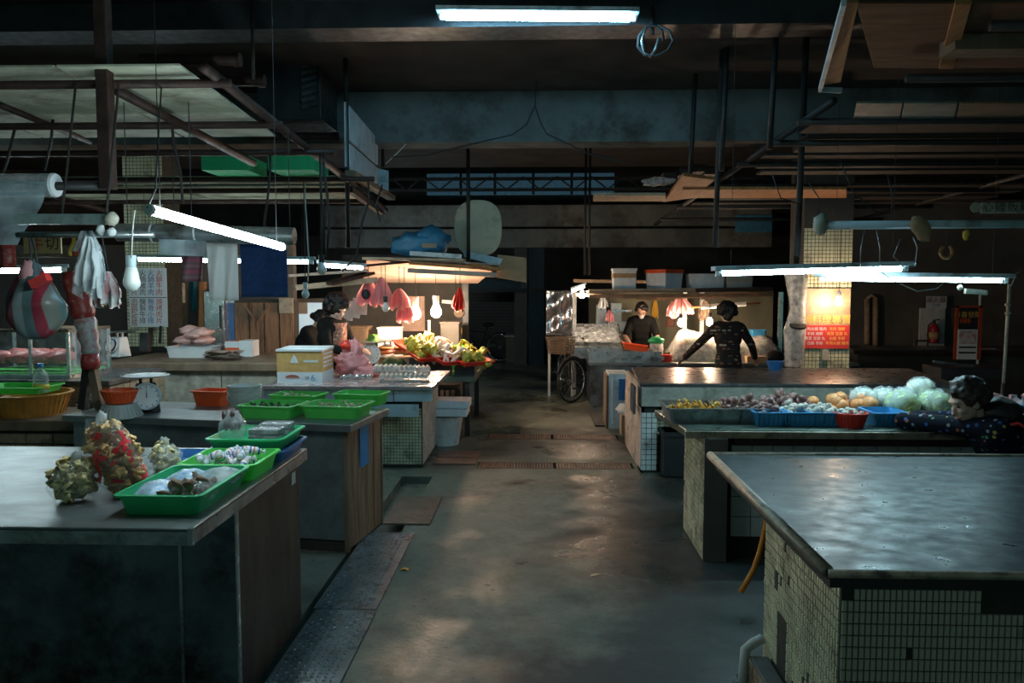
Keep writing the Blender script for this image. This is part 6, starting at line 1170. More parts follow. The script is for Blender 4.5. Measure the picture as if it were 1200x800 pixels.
# reflective plastic curtain
a_, b2 = gy(640, 393, y4 + 1.1), gy(671, 340, y4 + 1.1); filmmat('mirror_film', (.8, .8, .82), .9, .16, 9, (.55, .55, .58)); MT['mirror_film'].node_tree.nodes['Principled BSDF'].inputs['Metallic'].default_value = .9
tag(MB().sheet(lambda u, v: V(lerp(a_.x, b2.x, u), y4 + 1.1 + .02 * math.sin(u * 9) + .015 * math.sin(v * 11 + u * 4), lerp(b2.z, a_.z, v)), 18, 24).build('plastic_curtain', 'mirror_film', smooth=True, solid=.003), 'rippled silver plastic sheet hanging at the stall side', 'curtain')
q = gy(645, 395, y4 + 1.2); t = thing('side_bench', 'small dark bench below the rippled silver sheet', 'bench', V(q.x, y4 + 1.2, 0)); MB().box(a_.x, b2.x + .1, y4 + 1.02, y4 + 1.5, a_.z - .06, a_.z - .02).build('top', 'dark_top', t); [MB().box(x - .02, x + .02, y4 + 1.06, y4 + 1.1, 0, a_.z - .06).build('leg', 'white_paint', t) for x in (a_.x + .05, b2.x)]
t = thing('stall_roof', 'low roof of poles and laths above the fish stall', 'roof frame', V(2.2, y4 + .5, 1.6)); rz_ = 1.66
for i, (a0, b0, a1, b1, Y0, Y1, m_) in enumerate(((690, 341, 905, 338, .0, .1, 'pale_wood'), (690, 347, 905, 345, .15, .2, 'worn_wood'), (675, 345, 790, 351, .6, .5, 'worn_wood'), (770, 350, 905, 341, .4, .3, 'pale_wood'), (815, 340, 905, 338, -.1, -.1, 'rust_pipe'), (672, 329, 757, 330, 1.5, 1.5, 'pale_wood'), (820, 349, 890, 344, .7, .7, 'rust_pipe'))):
    MB().bar(gy(a0, b0, y4 + Y0), gy(a1, b1, y4 + Y1), .06, .05).build('lath', m_, t)
x0, x1 = gy(690, 340, y4).x, gy(905, 340, y4).x; MB().box(x0, x1, y4 - .05, y4 + 1.2, rz_, rz_ + .015).build('deck', 'worn_wood', t)
for px in (673, 802, 822, 914): q = gy(px, 390, y4 + (1.25 if px != 914 else .6)); MB().box(q.x - .03, q.x + .03, q.y - .03, q.y + .03, (0 if px == 673 else SZ), rz_).build('post', 'white_paint' if px < 900 else 'steel_bright', t)
def fbox(px, py, w, d, h, rz, lab, m_='foam', tape=None, open_=False, band=None):
    p = V(gy(px, py, y4 + .45).x, y4 + .45, rz_ + .03); t = thing('foam_box', lab, 'box', p, R(rz)); m4 = Matrix.Translation(p) @ Matrix.Rotation(R(rz), 4, 'Z')
    ring_mesh([(rrect(w * .88, d * .88, .01), 0), (rrect(w, d, .012), h), (rrect(w - .05, d - .05, .012), h), (rrect(w * .88 - .05, d * .88 - .05, .01), .03)] if open_ else [(rrect(w * .95, d * .95, .01), 0), (rrect(w, d, .012), h)]).xf(m4).build('body', m_, t, smooth='auto')
    if tape: ring_mesh([(rrect(w + .006, d + .006, .012), h - .05), (rrect(w + .008, d + .008, .012), h + .003), (rrect(w - .04, d - .04, .012), h + .004)], False).xf(m4).build('tape', tape, t, smooth='auto')
    if band: ring_mesh([(rrect(w + .004, d + .004, .012), h * .62), (rrect(w + .006, d + .006, .012), h * .85)], False).xf(m4).build('band', band, t, smooth='auto'); MB().box(-w / 2 - .01, w / 2 + .01, -d / 2 - .01, d / 2 + .01, h, h + .03).xf(m4).build('lid', m_, t)
    return t
fbox(731, 340, .34, .30, .29, 0, 'white box with brown cardboard bands on the fish stall roof', 'foam', band='cardboard'); fbox(778, 342, .42, .40, .30, 42, 'open white foam box with red tape on the fish stall roof', 'foam', 'orange_plastic', True); fbox(826, 337, .5, .3, .24, 6, 'grey foam box beside the red-taped box'); fbox(864, 336, .38, .3, .2, 0, 'smaller grey foam box at the end of the roof', 'grey_plastic', band='pulp')
struct(MB().box(gy(690, 400, 13.6).x, gy(905, 400, 13.6).x, 13.6, 13.75, 0, 1.66).build('wall_stall_2', 'wall_olive'))
for a0 in ((706, 346, y4 + .8, .13, .2, 'white_bag', 'small white bag hanging in the fish stall', 5), (714, 363, y4 + .9, .12, .2, 'pink_bag', 'small pink bag hanging low in the fish stall', 6), (795, 346, y4 + .6, .34, .33, 'pink_bag', 'wide pink bag bundle hanging above the wrapped mound', 8), (826, 352, y4 + .9, .16, .3, 'worn_wood', 'brown cloth bag hanging beside the white roll', 3), (768, 348, 13.56, .1, .35, 'yellow_cloth', 'yellow and white cloth bag hanging behind the lady in black', 4)): hbag(*a0, zt_=rz_ + .01)
o = thing('wall_shelf', 'grey shelf and box on the wall behind the lady in black', 'shelf', gy(722, 375, 13.3)); MB().bar(gy(718, 364, 13.4), gy(740, 364, 13.4), .25, .04).build('board', 'steel', o); MB().box(gy(698, 370, 13.4).x, gy(710, 370, 13.4).x, 13.3, 13.58, gy(700, 390, 13.4).z, gy(700, 357, 13.4).z).build('box', 'steel', o); MB().box(gy(716, 370, 13.4).x, gy(728, 370, 13.4).x, 13.35, 13.58, gy(700, 376, 13.4).z, gy(700, 355, 13.4).z).build('panel', 'blue_white', o); MB().bar(gy(712, 382, 13.4), gy(740, 382, 13.4), .25, .16).build('counter_back', 'blue_white', o)
o = thing('paper_roll', 'white paper roll on a wooden rod under the stall roof', 'roll', gy(849, 358, y4 + .5)); MB().cyl(gy(822, 359.5, y4 + .5), gy(874, 356, y4 + .5), .035).build('roll', 'white_plastic', o, smooth='auto'); MB().cyl(gy(810, 360, y4 + .5), gy(891, 355, y4 + .5), .016).build('rod', 'orange_wood', o, smooth=True)
mat('menu_red', (.20, .04, .03), .6); o = thing('price_card', 'dark red price card on the olive stall wall', 'sign', gy(786, 378, 13.5)); a_, b2 = gy(781, 383, 13.56), gy(791, 372, 13.56); MB().box(a_.x, b2.x, 13.56, 13.6, a_.z, b2.z).build('card', 'menu_red', o); [MB().box(lerp(a_.x, b2.x, .15 + .2 * i), lerp(a_.x, b2.x, .22 + .2 * i), 13.555, 13.56, a_.z + .03, b2.z - .03).build('print_line', 'cardboard', o) for i in range(4)]
bulb(682, 346, y4 + .5, 'glowing warm bulb near the rippled silver sheet', True, .045, 'white_plastic', rz_); bulb(798, 379, y4 + .45, 'glowing warm bulb under the wide pink bags', True, .05, 'black', rz_); bulb(831.5, 378, y4 + .45, 'glowing warm bulb under the white paper roll', True, .05, 'black', rz_)
o = thing('fish_stall_lamp', 'short pale strip lamp slanting at the roof corner of the fish stall', 'lamp', gy(676, 339, y4 + .3)); emat('strip_glow', (1, .93, .8), 9); MB().cyl(gy(670, 341, y4 + .3), gy(685, 335, y4 + .3), .025).build('tube', 'strip_glow', o, smooth=True); MB().bar(gy(669, 338, y4 + .32), gy(687, 332, y4 + .32), .06, .03).build('batten', 'white_plastic', o)
# goods on the fish stall counter
p = V(gy(842, 424, y4 + .55).x, y4 + .6, SZ); t = thing('wrapped_mound', 'long plastic-wrapped mound of pale goods on the stall counter', 'wrapped goods', p)
xs0, xs1 = gy(783, 420, y4 + .5).x - p.x, gy(916, 420, y4 + .5).x - p.x
def mound(u, v):
    x = lerp(xs0, xs1, u); a0 = math.pi * v; hh = (.40 - .12 * u + .05 * math.sin(u * 9)) * min(1, u * 7 + .25, (1 - u) * 6 + .2); n_ = mnoise.noise(V(u * 7, v * 4, 2)) * .05 + mnoise.noise(V(u * 22, v * 13, 5)) * .018
    return p + V(x + n_, -.36 * math.cos(a0) + n_, max(0, math.sin(a0)) ** .8 * hh + n_ * math.sin(a0))
speckmat('mound_goods', (.66, .58, .48), [(.75, .7, .62), (.5, .42, .2), (.62, .36, .3), (.3, .4, .15), (.7, .66, .58)], 9, .5, .6)
MB().sheet(mound, 40, 16).build('goods', 'mound_goods', t, smooth=True); MB().sheet(lambda u, v: mound(u, v) + V(0, -.02 * math.cos(math.pi * v), .015), 40, 16).build('plastic_wrap', 'film_milky', t, smooth=True)
q = V(gy(889, 392, y4 + .9).x, y4 + .85, SZ); o = make_tray('blue_crate', .24, .2, .1, 'blue_basket', 'small blue crate set on the wrapped mound end', 'crate'); place(o, q + V(0, .1, .33))
tag(MB().box(q.x - .2, q.x + .2, q.y + .02, q.y + .4, SZ, SZ + .33).build('support_box', 'dark_steel'), 'dark box behind the wrapped mound under the blue crate', 'box')
q = V(gy(745, 416, y4 + .28).x, y4 + .28, SZ + .16); 
for i in range(2): o = make_tray('red_tray', .36, .22, .05, 'orange_plastic', ('orange-red tray lying on the basin before the lady in black', 'second orange-red tray nested in the first before the lady in black')[i]); place(o, q + V(-.02 * i, .0, .0 + .04 * i)); o.rotation_euler = (0, R(8), R(-10 + 5 * i))
q = V(gy(769, 424, y4 + .3).x, y4 + .3, SZ); o = thing('net_jar', 'clear jar topped with a green net bag near the lady in black', 'jar', q); MB().lathe([(.08, 0), (.1, .02), (.1, .24), (.09, .26)], 18, q).build('jar', 'film_milky', o, smooth='auto'); MB().blob(q + V(0, 0, .30), (.11, .1, .06), 12, 8, .2, 4).build('net_bag', 'green_plastic', o, smooth=True); MB().blob(q + V(0, 0, .12), (.085, .085, .1), 12, 8, .1, 4).build('filling', 'brown_root', o, smooth=True)
q = V(gy(777, 424, y4 + .15).x, y4 + .14, SZ); o = thing('red_pack', 'red food pack standing at the counter front by the jar', 'packet', q); MB().box(q.x - .12, q.x + .12, q.y - .05, q.y + .05, SZ, SZ + .11).build('pack', 'red_plastic', o, bevel=.01); MB().lathe([(.001, 0), (.03, 0), (.03, .003)], 14, q + V(-.02, -.051, .06), m=Matrix.Rotation(R(90), 3, 'X')).build('round_mark', 'white_plastic', o)
for i, (px, w, m_, lab) in enumerate(((885, .3, 'cardboard', 'brown carton edge on the counter behind the patterned sweater'), (895, .3, 'black', 'black bag slumped on the counter end'))):
    q = V(gy(px, 430, y4 + .2).x, y4 + .18, SZ); tag((MB().box(q.x - w / 2, q.x + w / 2, q.y - .1, q.y + .1, SZ, SZ + .09) if i == 0 else MB().blob(q + V(.12, 0, .07), (.18, .1, .09), 12, 8, .2, 2)).build(('low_carton', 'slumped_bag')[i], m_, smooth=bool(i)), lab, ('carton', 'bag')[i])
q = gz(931, 441, QZ); o = make_basin('blue_bucket', .09, .09, 'blue_plastic', 'small blue-grey bucket on the back of the terrazzo counter', 'bucket'); place(o, V(q.x, 8.65, QZ))
# ------------------------------------------------------------------ tiled pillar with red menu, side wall items
pl = thing('tile_pillar', 'tiled pillar carrying the red menu beside the terrazzo counter', 'pillar', (gy(968, 430, 9.2).x, 9.4, 0)); pl['kind'] = 'structure'; x0, x1 = gy(939, 400, 9.2).x, gy(996, 400, 9.2).x; MB().box(x0, x1, 9.2, 9.7, 0, 3.66).build('core', 'wall_dark', pl)
mb = MB(); tiles(mb, (x0, 9.2, .6), (1, 0, 0), (0, 0, 1), 13, 43, (x1 - x0) / 13, .042, .006, .004); mb.build('mosaic', 'tile_cream', pl, kind='stuff')  # tiles stop low; the dark core above stands in for shade
y = 9.17; a_, b2 = gy(940, 408, y), gy(997, 338, y); mat('menu_brown', (.40, .26, .16), .5, var=.5, sc=5); o = thing('menu_banner', 'brown and red printed menu banner lit by a warm bulb', 'sign', (a_.x, y, a_.z)); zm = gy(960, 381, y).z
MB().box(a_.x, b2.x, y, y + .01, zm, b2.z).build('upper_sheet', 'menu_brown', o); MB().box(a_.x, b2.x, y, y + .01, a_.z, zm).build('lower_sheet', 'print_red', o); text_mesh('火鍋料理專賣', .11, 'heading', 'print_gold', o, Matrix.Translation(gy(963, 375, y - .004)) @ FACE)
for r_ in range(4):
    for c2_ in range(2): q = gy(955 + 26 * c2_, 385.5 + 5.6 * r_, y - .004); text_mesh(('牛肉火鍋 豬肉', '羊肉 海鮮', '青菜 豆腐 丸', '白飯 冬粉')[(r_ + c2_) % 4], .042, 'menu_line', 'carton_white' if c2_ == 0 else 'print_gold', o, Matrix.Translation(q) @ FACE)
q = gy(967, 416, 9.16); tag(MB().box(q.x - .035, q.x + .035, 9.15, 9.195, q.z - .06, q.z + .06).build('switch_plate', 'terrazzo'), 'pale switch plate on the tiled pillar below the menu', 'switch')
bulb(983, 354, 8.9, 'glowing warm bulb hanging before the red menu banner', True, .04, 'white_plastic', zq(8.95))
# plastic wrapped pole bundle beside the pillar
o = thing('wrapped_pole', 'plastic-wrapped pole bundle with fan standing beside the tiled pillar', 'pole bundle', gy(928, 440, 9.0)); q = gy(930, 440, 9.0); MB().tube([V(q.x, 9.0, QZ - .0), V(q.x, 9.0, 1.25), V(q.x + .03, 9.0, 1.5), V(q.x, 9.0, 1.9)], [.10, .12, .08, .13], 14).build('wrap', 'film_milky', o, smooth=True); MB().cyl(V(q.x, 9.0, 0), V(q.x, 9.0, 2.1), .03).build('pole', 'dark_steel', o, smooth=True); MB().lathe([(.03, 0), (.09, .01), (.09, .03), (.03, .04)], 16, V(q.x, 8.9, gy(928, 383, 9).z), m=Matrix.Rotation(R(20), 3, 'X')).build('ring', 'black', o, smooth='auto')
# side wall: pipes, extinguisher board, notice, calendar, far shelves
Y = 14.72
o = thing('wall_pipe', 'pair of upright copper-tinted pipes on the dark wall', 'pipes', gy(1020, 410, Y)); [MB().cyl(gy(px, b0, Y), gy(px, t0, Y), .05).build('pipe', 'pale_wood', o, smooth=True) for px, b0, t0 in ((1016, 403, 350), (1026, 412, 348))]; MB().tube([gy(1016, 350, Y), gy(1021, 346, Y), gy(1026, 348, Y)], .03, 8).build('bend', 'pale_wood', o, smooth=True)
a_, b2 = gy(1077, 420, Y), gy(1108, 361, Y); o = thing('white_board', 'plain white wall board behind the fire extinguisher', 'board', (a_.x, Y, a_.z)); MB().box(a_.x, b2.x, Y, Y + .06, a_.z, b2.z).build('panel', 'white_paint', o)
mat('ext_red', (.45, .02, .05), .35, var=0); q = gy(1094, 402, Y - .1); o = thing('fire_extinguisher', 'red fire extinguisher hung on the white wall board', 'extinguisher', q); MB().lathe([(.06, 0), (.085, .02), (.088, .25), (.07, .31), (.03, .35)], 18, q).build('cylinder', 'ext_red', o, smooth='auto'); MB().cyl(q + V(0, 0, .35), q + V(0, 0, .40), .025).build('valve', 'black', o); MB().bar(q + V(-.02, 0, .41), q + V(.09, 0, .43), .025, .02).build('lever', 'black', o); MB().tube([q + V(-.03, 0, .38), q + V(-.1, 0, .33), q + V(-.11, 0, .15), q + V(-.1, 0, .05)], .012, 6).build('hose', 'black', o); MB().lathe([(.0885, .08), (.089, .08), (.089, .2), (.0885, .2)], 18, q).build('label', 'sign_tan', o, smooth=True); MB().box(q.x - .03, q.x + .03, q.y + .08, Y + .01, q.z + .15, q.z + .22).build('bracket', 'dark_steel', o)
a_, b2 = gy(1085, 361, Y), gy(1109, 347, Y); o = thing('wall_notice', 'small white notice with dark red characters above the extinguisher', 'sign', (a_.x, Y - .04, a_.z)); MB().box(a_.x, b2.x, Y - .02, Y, a_.z, b2.z).build('plate', 'carton_white', o); text_mesh('滅火器', .12, 'heading', 'menu_red', o, Matrix.Translation(gy(1097, 351.5, Y - .025)) @ FACE); text_mesh('119', .09, 'number', 'print_blue', o, Matrix.Translation(gy(1097, 358, Y - .025)) @ FACE)
Yc = 12.2; a_, b2 = gy(1117, 421, Yc), gy(1151, 358, Yc); mat('shrine_red', (.42, .06, .02), .5, var=.2); o = thing('calendar_frame', 'red framed menu board holding a wall calendar', 'notice board', (a_.x, Yc, a_.z)); MB().box(a_.x, b2.x, Yc, Yc + .03, a_.z, b2.z).build('back_board', 'black', o)
for (c0, c1, d0, d1) in ((a_.x, a_.x + .05, a_.z, b2.z), (b2.x - .05, b2.x, a_.z, b2.z), (a_.x, b2.x, b2.z - .03, b2.z)): MB().box(c0, c1, Yc - .02, Yc, d0, d1).build('border', 'shrine_red', o)
text_mesh('恭喜發財', .10, 'characters', 'print_gold', o, Matrix.Translation(gy(1134, 369, Yc - .004)) @ FACE); text_mesh('888', .11, 'number', 'orange_plastic', o, Matrix.Translation(gy(1131, 376, Yc - .004)) @ FACE)
q, q2 = gy(1121.5, 421, Yc - .03), gy(1146, 386, Yc - .03); cl_ = MB().box(q.x, q2.x, Yc - .03, Yc - .02, q.z, q2.z).build('calendar', 'carton_white', o); MB().box(q.x + .02, q2.x - .02, Yc - .034, Yc - .03, lerp(q.z, q2.z, .52), q2.z - .02).build('picture', 'redwhite_print', cl_); [MB().box(q.x + .02, q2.x - .02, Yc - .034, Yc - .03, lerp(q.z, q2.z, f_), lerp(q.z, q2.z, f_) + .025).build('date_row', 'print_black', cl_) for f_ in (.2, .38)]
st_ = MB().cyl(gy(1145, 440, Yc + .02), gy(1149, 340, Yc + .02), .02).build('stand_pole', 'white_paint', o, smooth=True); MB().cyl(V(gy(1145, 440, Yc + .02).x, Yc + .02, 0), gy(1145, 440, Yc + .02), .025).build('stand_foot', 'dark_steel', o, smooth=True)
o = thing('standing_pole', 'thin pale pole with clamps standing by the calendar', 'pole', gy(1177, 449, 8)); MB().tube([gy(1176, 449, 8.0), gy(1180, 385, 8.0), gy(1183, 333, 8.0)], .016, 8).build('upper_pole', 'terrazzo', o, smooth=True); MB().cyl(V(gy(1176, 449, 8).x, 8, 0), gy(1176, 449, 8.0), .022).build('lower_pole', 'dark_steel', o, smooth=True); [MB().blob(gy(1181, py, 8.0), (.03, .03, .02), 8, 6, .2).build('clamp', 'terrazzo', o) for py in (357, 367)]
o = thing('lamp_bracket', 'small pale bracket under the wire-wound lamp', 'bracket', gy(1145, 341, 5.7)); MB().bar(gy(1131, 341, 5.7), gy(1156, 343, 5.7), .03, .035).build('bar', 'terrazzo', o); MB().blob(gy(1125, 337, 5.7), (.02, .02, .02), 8, 6).build('knob', 'terrazzo', o, smooth=True)
t = thing('dark_bench', 'dark empty bench along the side wall below the extinguisher', 'bench', (6.2, 12.5, 0)); MB().box(gy(1000, 420, 12.4).x, 9.0, 12.4, 13.2, .72, .78).build('worktop', 'dark_top', t); MB().box(gy(1000, 420, 12.4).x + .1, 8.9, 12.5, 13.1, 0, .72).build('body', 'wall_dark', t); MB().box(gy(1000, 430, 12.4).x, 9.0, 12.36, 12.4, .70, .76).build('edge', 'rust_pipe', t)
t = thing('grill_cart', 'dark steel grill cart standing beside the calendar stand', 'cart', (gy(1115, 430, 10.5).x, 10.5, 0)); xa = gy(1098, 430, 10.5).x; MB().box(xa, xa + .9, 10.4, 10.9, .55, .70).build('body', 'dark_steel', t, bevel=.01); MB().bar((xa - .1, 10.4, .78), (xa + .4, 10.4, .72), .03, .03).build('handle', 'steel_panel', t); [MB().box(x - .02, x + .02, 10.45, 10.5, 0, .55).build('leg', 'dark_steel', t) for x in (xa + .05, xa + .85)]
tag(MB().box(gy(1150, 420, 12.3).x, gy(1172, 420, 12.3).x, 12.42, 12.5, .78, .80).build('pink_sign', 'pink_bag'), 'thin pink strip lying on the dark bench', 'strip')
o = thing('folding_chair', 'dark folding chair standing by the white wall board', 'chair', gy(1078, 425, 13.9)); q = gy(1078, 422, 13.6); [MB().cyl(q + V(dx, 0, -q.z), q + V(dx, 0, .35), .015).build('leg', 'dark_steel', o) for dx in (-.1, .12)]; MB().bar(q + V(-.1, 0, .33), q + V(.12, 0, .33), .03, .03).build('back_bar', 'dark_steel', o); MB().box(q.x - .12, q.x + .14, 13.5, 13.85, .42, .46).build('seat', 'dark_steel', o)
# blue panel deep behind the canopy
tag(MB().box(gy(862, 255, 16.37).x, gy(905, 255, 16.37).x, 16.36, 16.4, gy(890, 272, 16.37).z, gy(890, 252, 16.37).z).build('tarpaulin_sheet', 'blue_tarp'), 'blue tarpaulin panel hung high behind the canopy poles', 'panel')
# ------------------------------------------------------------------ bicycle
def wheel(c, ax, r, parent_name, t, sub='spoke'):
    ax = Vector(ax).normalized(); u = V(0, 0, 1); w_ = u.cross(ax).normalized(); ring = lambda rr, k: [Vector(c) + (u * math.sin(2 * math.pi * i / k) + w_ * math.cos(2 * math.pi * i / k)) * rr for i in range(k)]
    o = MB().tube(ring(r - .018, 36), .019, 8, True).build('tyre', 'black', t, smooth=True); MB().tube(ring(r - .042, 36), .012, 6, True).build('rim', 'steel_bright', t, smooth=True); MB().cyl(Vector(c) - ax * .04, Vector(c) + ax * .04, .02).build('hub', 'steel', t, smooth='auto')
    mb = MB()
    for i, q in enumerate(ring(r - .045, 20)): mb.tube([Vector(c) + ax * (.03 if i % 2 else -.03), q], .0025, 4)
    mb.build('spokes', 'steel', t, kind='stuff')
bp_ = gz(670, 472, 0); bk_ = thing('bicycle', 'dark city bicycle with front basket parked at the stall corner', 'bicycle', bp_); Fw = V(bp_.x, bp_.y, .335); Rw = V(bp_.x - .14, bp_.y + 1.03, .335); st_ax = Matrix.Rotation(R(-42), 3, 'Z') @ V(1, 0, 0)
wheel(Fw, st_ax, .335, '', bk_); wheel(Rw, V(1, .13, 0), .335, '', bk_)
hd = V(bp_.x - .03, bp_.y + .22, .78); sd = V(bp_.x - .09, bp_.y + .68, .78); bb = V(bp_.x - .07, bp_.y + .55, .28)
sx_ = st_ax * .05
for s in (-1, 1): MB().cyl(Fw + sx_ * s, hd + V(0, 0, -.1) + sx_ * s * .5, .011).build('fork', 'black', bk_, smooth=True)
fm = MB(); [fm.cyl(a0, b0, .016) for a0, b0 in ((hd + V(0, .02, -.08), bb), (hd + V(0, .02, -.03), bb + V(0, .1, .3)), (bb, sd + V(0, .03, -.02)), (bb, Rw), (sd + V(0, .02, -.15), Rw))]; fm.build('frame', 'black', bk_, smooth=True)
MB().cyl(hd + V(0, 0, -.12), hd + V(0, .03, .18), .016).build('stem', 'steel', bk_, smooth=True); hb = hd + V(0, .04, .2); sa = st_ax
MB().tube([hb - sa * .27 + V(0, .14, -.02), hb - sa * .2 + V(0, .05, .02), hb, hb + sa * .2 + V(0, .05, .02), hb + sa * .27 + V(0, .14, -.02)], .012, 8).build('handlebar', 'steel', bk_, smooth=True); [MB().cyl(hb + sa * .27 * s + V(0, .1, -.02), hb + sa * .29 * s + V(0, .2, -.03), .017).build('grip', 'black', bk_, smooth=True) for s in (-1, 1)]
MB().blob(sd + V(0, .02, .05), (.08, .13, .04), 14, 8, .05).build('saddle', 'black', bk_, smooth=True); MB().cyl(sd + V(0, .02, -.05), sd + V(0, .02, .03), .014).build('seat_post', 'steel', bk_, smooth=True)
MB().cyl(bb - V(.09, 0, 0), bb + V(.09, 0, 0), .012).build('crank_axle', 'steel', bk_); [(MB().bar(bb + V(.09 * s, 0, 0), bb + V(.10 * s, -.1 * s, -.12 * s), .02, .012).build('crank', 'steel', bk_), MB().bar(bb + V(.10 * s, -.1 * s, -.12 * s), bb + V(.2 * s, -.1 * s, -.12 * s), .07, .02).build('pedal', 'black', bk_)) for s in (-1, 1)]
MB().tube([Fw + (V(0, 0, 1) * math.sin(a0) + V(0, 0, 1).cross(st_ax) * math.cos(a0)) * .36 for a0 in [R(20 + 20 * i) for i in range(8)]], .02, 6).build('mudguard', 'dark_steel', bk_, smooth=True)
bc = hd + Matrix.Rotation(R(-42), 3, 'Z') @ V(0, -.2, .06); Mb = Matrix.Translation(bc) @ Matrix.Rotation(R(-42), 4, 'Z'); bs = MB()
for k_ in range(7): z = -.1 + .04 * k_; w_ = .15 + .01 * k_; bs.tube([Mb @ V(x, y, z) for x, y in ((-w_, -.12), (w_, -.12), (w_, .12), (-w_, .12))], .005, 5, True)
for k_ in range(13): x = -.15 + .025 * k_; [bs.tube([Mb @ V(x, s, -.1), Mb @ V(x * 1.2, s, .14)], .004, 4) for s in (-.12, .12)]
for k_ in range(8): y = -.1 + .03 * k_; [bs.tube([Mb @ V(s, y, -.1), Mb @ V(s * 1.25, y, .14)], .004, 4) for s in (-.15, .15)]
bs.build('basket', 'worn_wood', bk_, kind='stuff')
MB().cyl(V(Rw.x + .05, Rw.y - .1, .3), V(Rw.x + .22, Rw.y, 0), .01).build('kickstand', 'steel', bk_)
# second bicycle far away, by the shutter
fb = thing('bicycle', 'dark bicycle silhouette leaning far down by the roller shutter', 'bicycle', gz(566, 423, 0)); q = V(gz(566, 423, 0).x - .1, 18.3, 0)
for dx in (-.5, .5): wheel(q + V(dx, 0, .34), (0.25, 1, 0), .34, '', fb)
fm = MB(); [fm.cyl(q + V(*a0), q + V(*b0), .018) for a0, b0 in (((-.5, 0, .34), (-.3, 0, .85)), ((-.3, 0, .75), (.05, 0, .3)), ((-.28, 0, .72), (.2, 0, .7)), ((.05, 0, .3), (.22, 0, .82)), ((.05, 0, .3), (.5, 0, .34)), ((.2, 0, .65), (.5, 0, .34)))]; fm.build('frame', 'black', fb); MB().tube([q + V(-.32, -.25, .95), q + V(-.3, 0, .9), q + V(-.32, .25, .95)], .014, 6).build('handlebar', 'black', fb); MB().blob(q + V(.24, 0, .86), (.13, .08, .05), 10, 7).build('saddle', 'black', fb, smooth=True)

# ------------------------------------------------------------------ people
mat('skin', (.52, .30, .21), .5, var=.08, sc=12, sss=.15); mat('skin_pale', (.58, .38, .30), .5, var=.06, sc=12, sss=.15); mat('hair_black', (.012, .010, .010), .45, var=.3, sc=30, bump=.6, bsc=90); mat('hair_brown', (.035, .02, .014), .5, var=.4, sc=30, bump=.6, bsc=90)
mat('shirt_black', (.010, .011, .011), .9, var=.25, sc=8, bump=.2, bsc=25, spec=.15); mat('trouser_dark', (.02, .022, .026), .8, var=.2, sc=8); mat('lip', (.42, .12, .11), .5, var=0); mat('eye_dark', (.01, .008, .008), .3, var=0)
speckmat('jacket_print', (.008, .010, .018), [(.03, .10, .32), (.35, .30, .08), (.05, .14, .36), (.35, .10, .05), (.08, .22, .10), (.25, .28, .28), (.04, .08, .22)], 24, .27, .9); MT['jacket_print'].node_tree.nodes['Principled BSDF'].inputs['Specular IOR Level'].default_value = .15
speckmat('vest_print', (.30, .14, .10), [(.55, .38, .25), (.12, .08, .08), (.5, .2, .12), (.08, .1, .15)], 34, .45, .8)
def sweater_mat():
    m = stripemat('sweater', [(.05, .02, .014), (.012, .010, .010), (.22, .10, .06), (.05, .02, .014), (.42, .36, .28), (.05, .02, .014), (.26, .12, .07), (.012, .01, .01)], 'Z', 5.5, .85)
    nt = m.node_tree; N = nt.nodes; L = nt.links; b = N['Principled BSDF']; src = b.inputs['Base Color'].links[0].from_socket; tc = N.new('ShaderNodeTexCoord'); vo = N.new('ShaderNodeTexVoronoi'); vo.inputs['Scale'].default_value = 17; L.new(tc.outputs['Object'], vo.inputs['Vector'])
    lt = N.new('ShaderNodeMath'); lt.operation = 'LESS_THAN'; lt.inputs[1].default_value = .42; L.new(vo.outputs['Distance'], lt.inputs[0]); mx = N.new('ShaderNodeMix'); mx.data_type = 'RGBA'; L.new(lt.outputs[0], mx.inputs[0]); mx.inputs[6].default_value = (.016, .011, .010, 1); L.new(src, mx.inputs[7]); L.new(mx.outputs[2], b.inputs['Base Color'])
sweater_mat()
def remesh(o, vox, it=4):
    m = o.modifiers.new('remesh', 'REMESH'); m.mode = 'VOXEL'; m.voxel_size = vox; m.use_smooth_shade = True
    s = o.modifiers.new('smooth', 'SMOOTH'); s.factor = .5; s.iterations = it; return o
def chain(mb, pts, rs, n=10):
    mb.tube(pts, rs, n)
    for p, r in zip(pts, rs): mb.blob(p, r * .99, 10, 7)
def hand(mb, wrist, elbow, k, curl=.5, palm_n=(0, 0, -1), thumb_side=1):
    d = (Vector(wrist) - Vector(elbow)).normalized(); n = Vector(palm_n); n = (n - d * n.dot(d)).normalized(); s = d.cross(n).normalized() * thumb_side
    m = Matrix((d, s, n)).transposed(); w = Vector(wrist); pc = w + d * .045 * k
    mb.blob(pc, (.048 * k, .037 * k, .017 * k), 12, 8, m=m)
    for i, ln in enumerate((.068, .076, .070, .055)):
        b0 = w + d * .078 * k + s * (.027 - .018 * i) * k; L_ = ln * k; b1 = b0 + (d * math.cos(curl * .5) + n * math.sin(curl * .5)) * L_ * .5; b2 = b1 + (d * math.cos(curl * 1.4) + n * math.sin(curl * 1.4)) * L_ * .5
        mb.tube([b0 - d * .02 * k, b0, b1, b2], [.008 * k, .0085 * k, .008 * k, .0065 * k], 7)
    t0 = w + d * .02 * k + s * .028 * k; t1 = t0 + (d * .6 + s * .7).normalized() * .035 * k; t2 = t1 + (d * .9 + s * .25 + n * .3).normalized() * .03 * k; mb.tube([t0, t1, t2], [.012 * k, .0105 * k, .008 * k], 7)
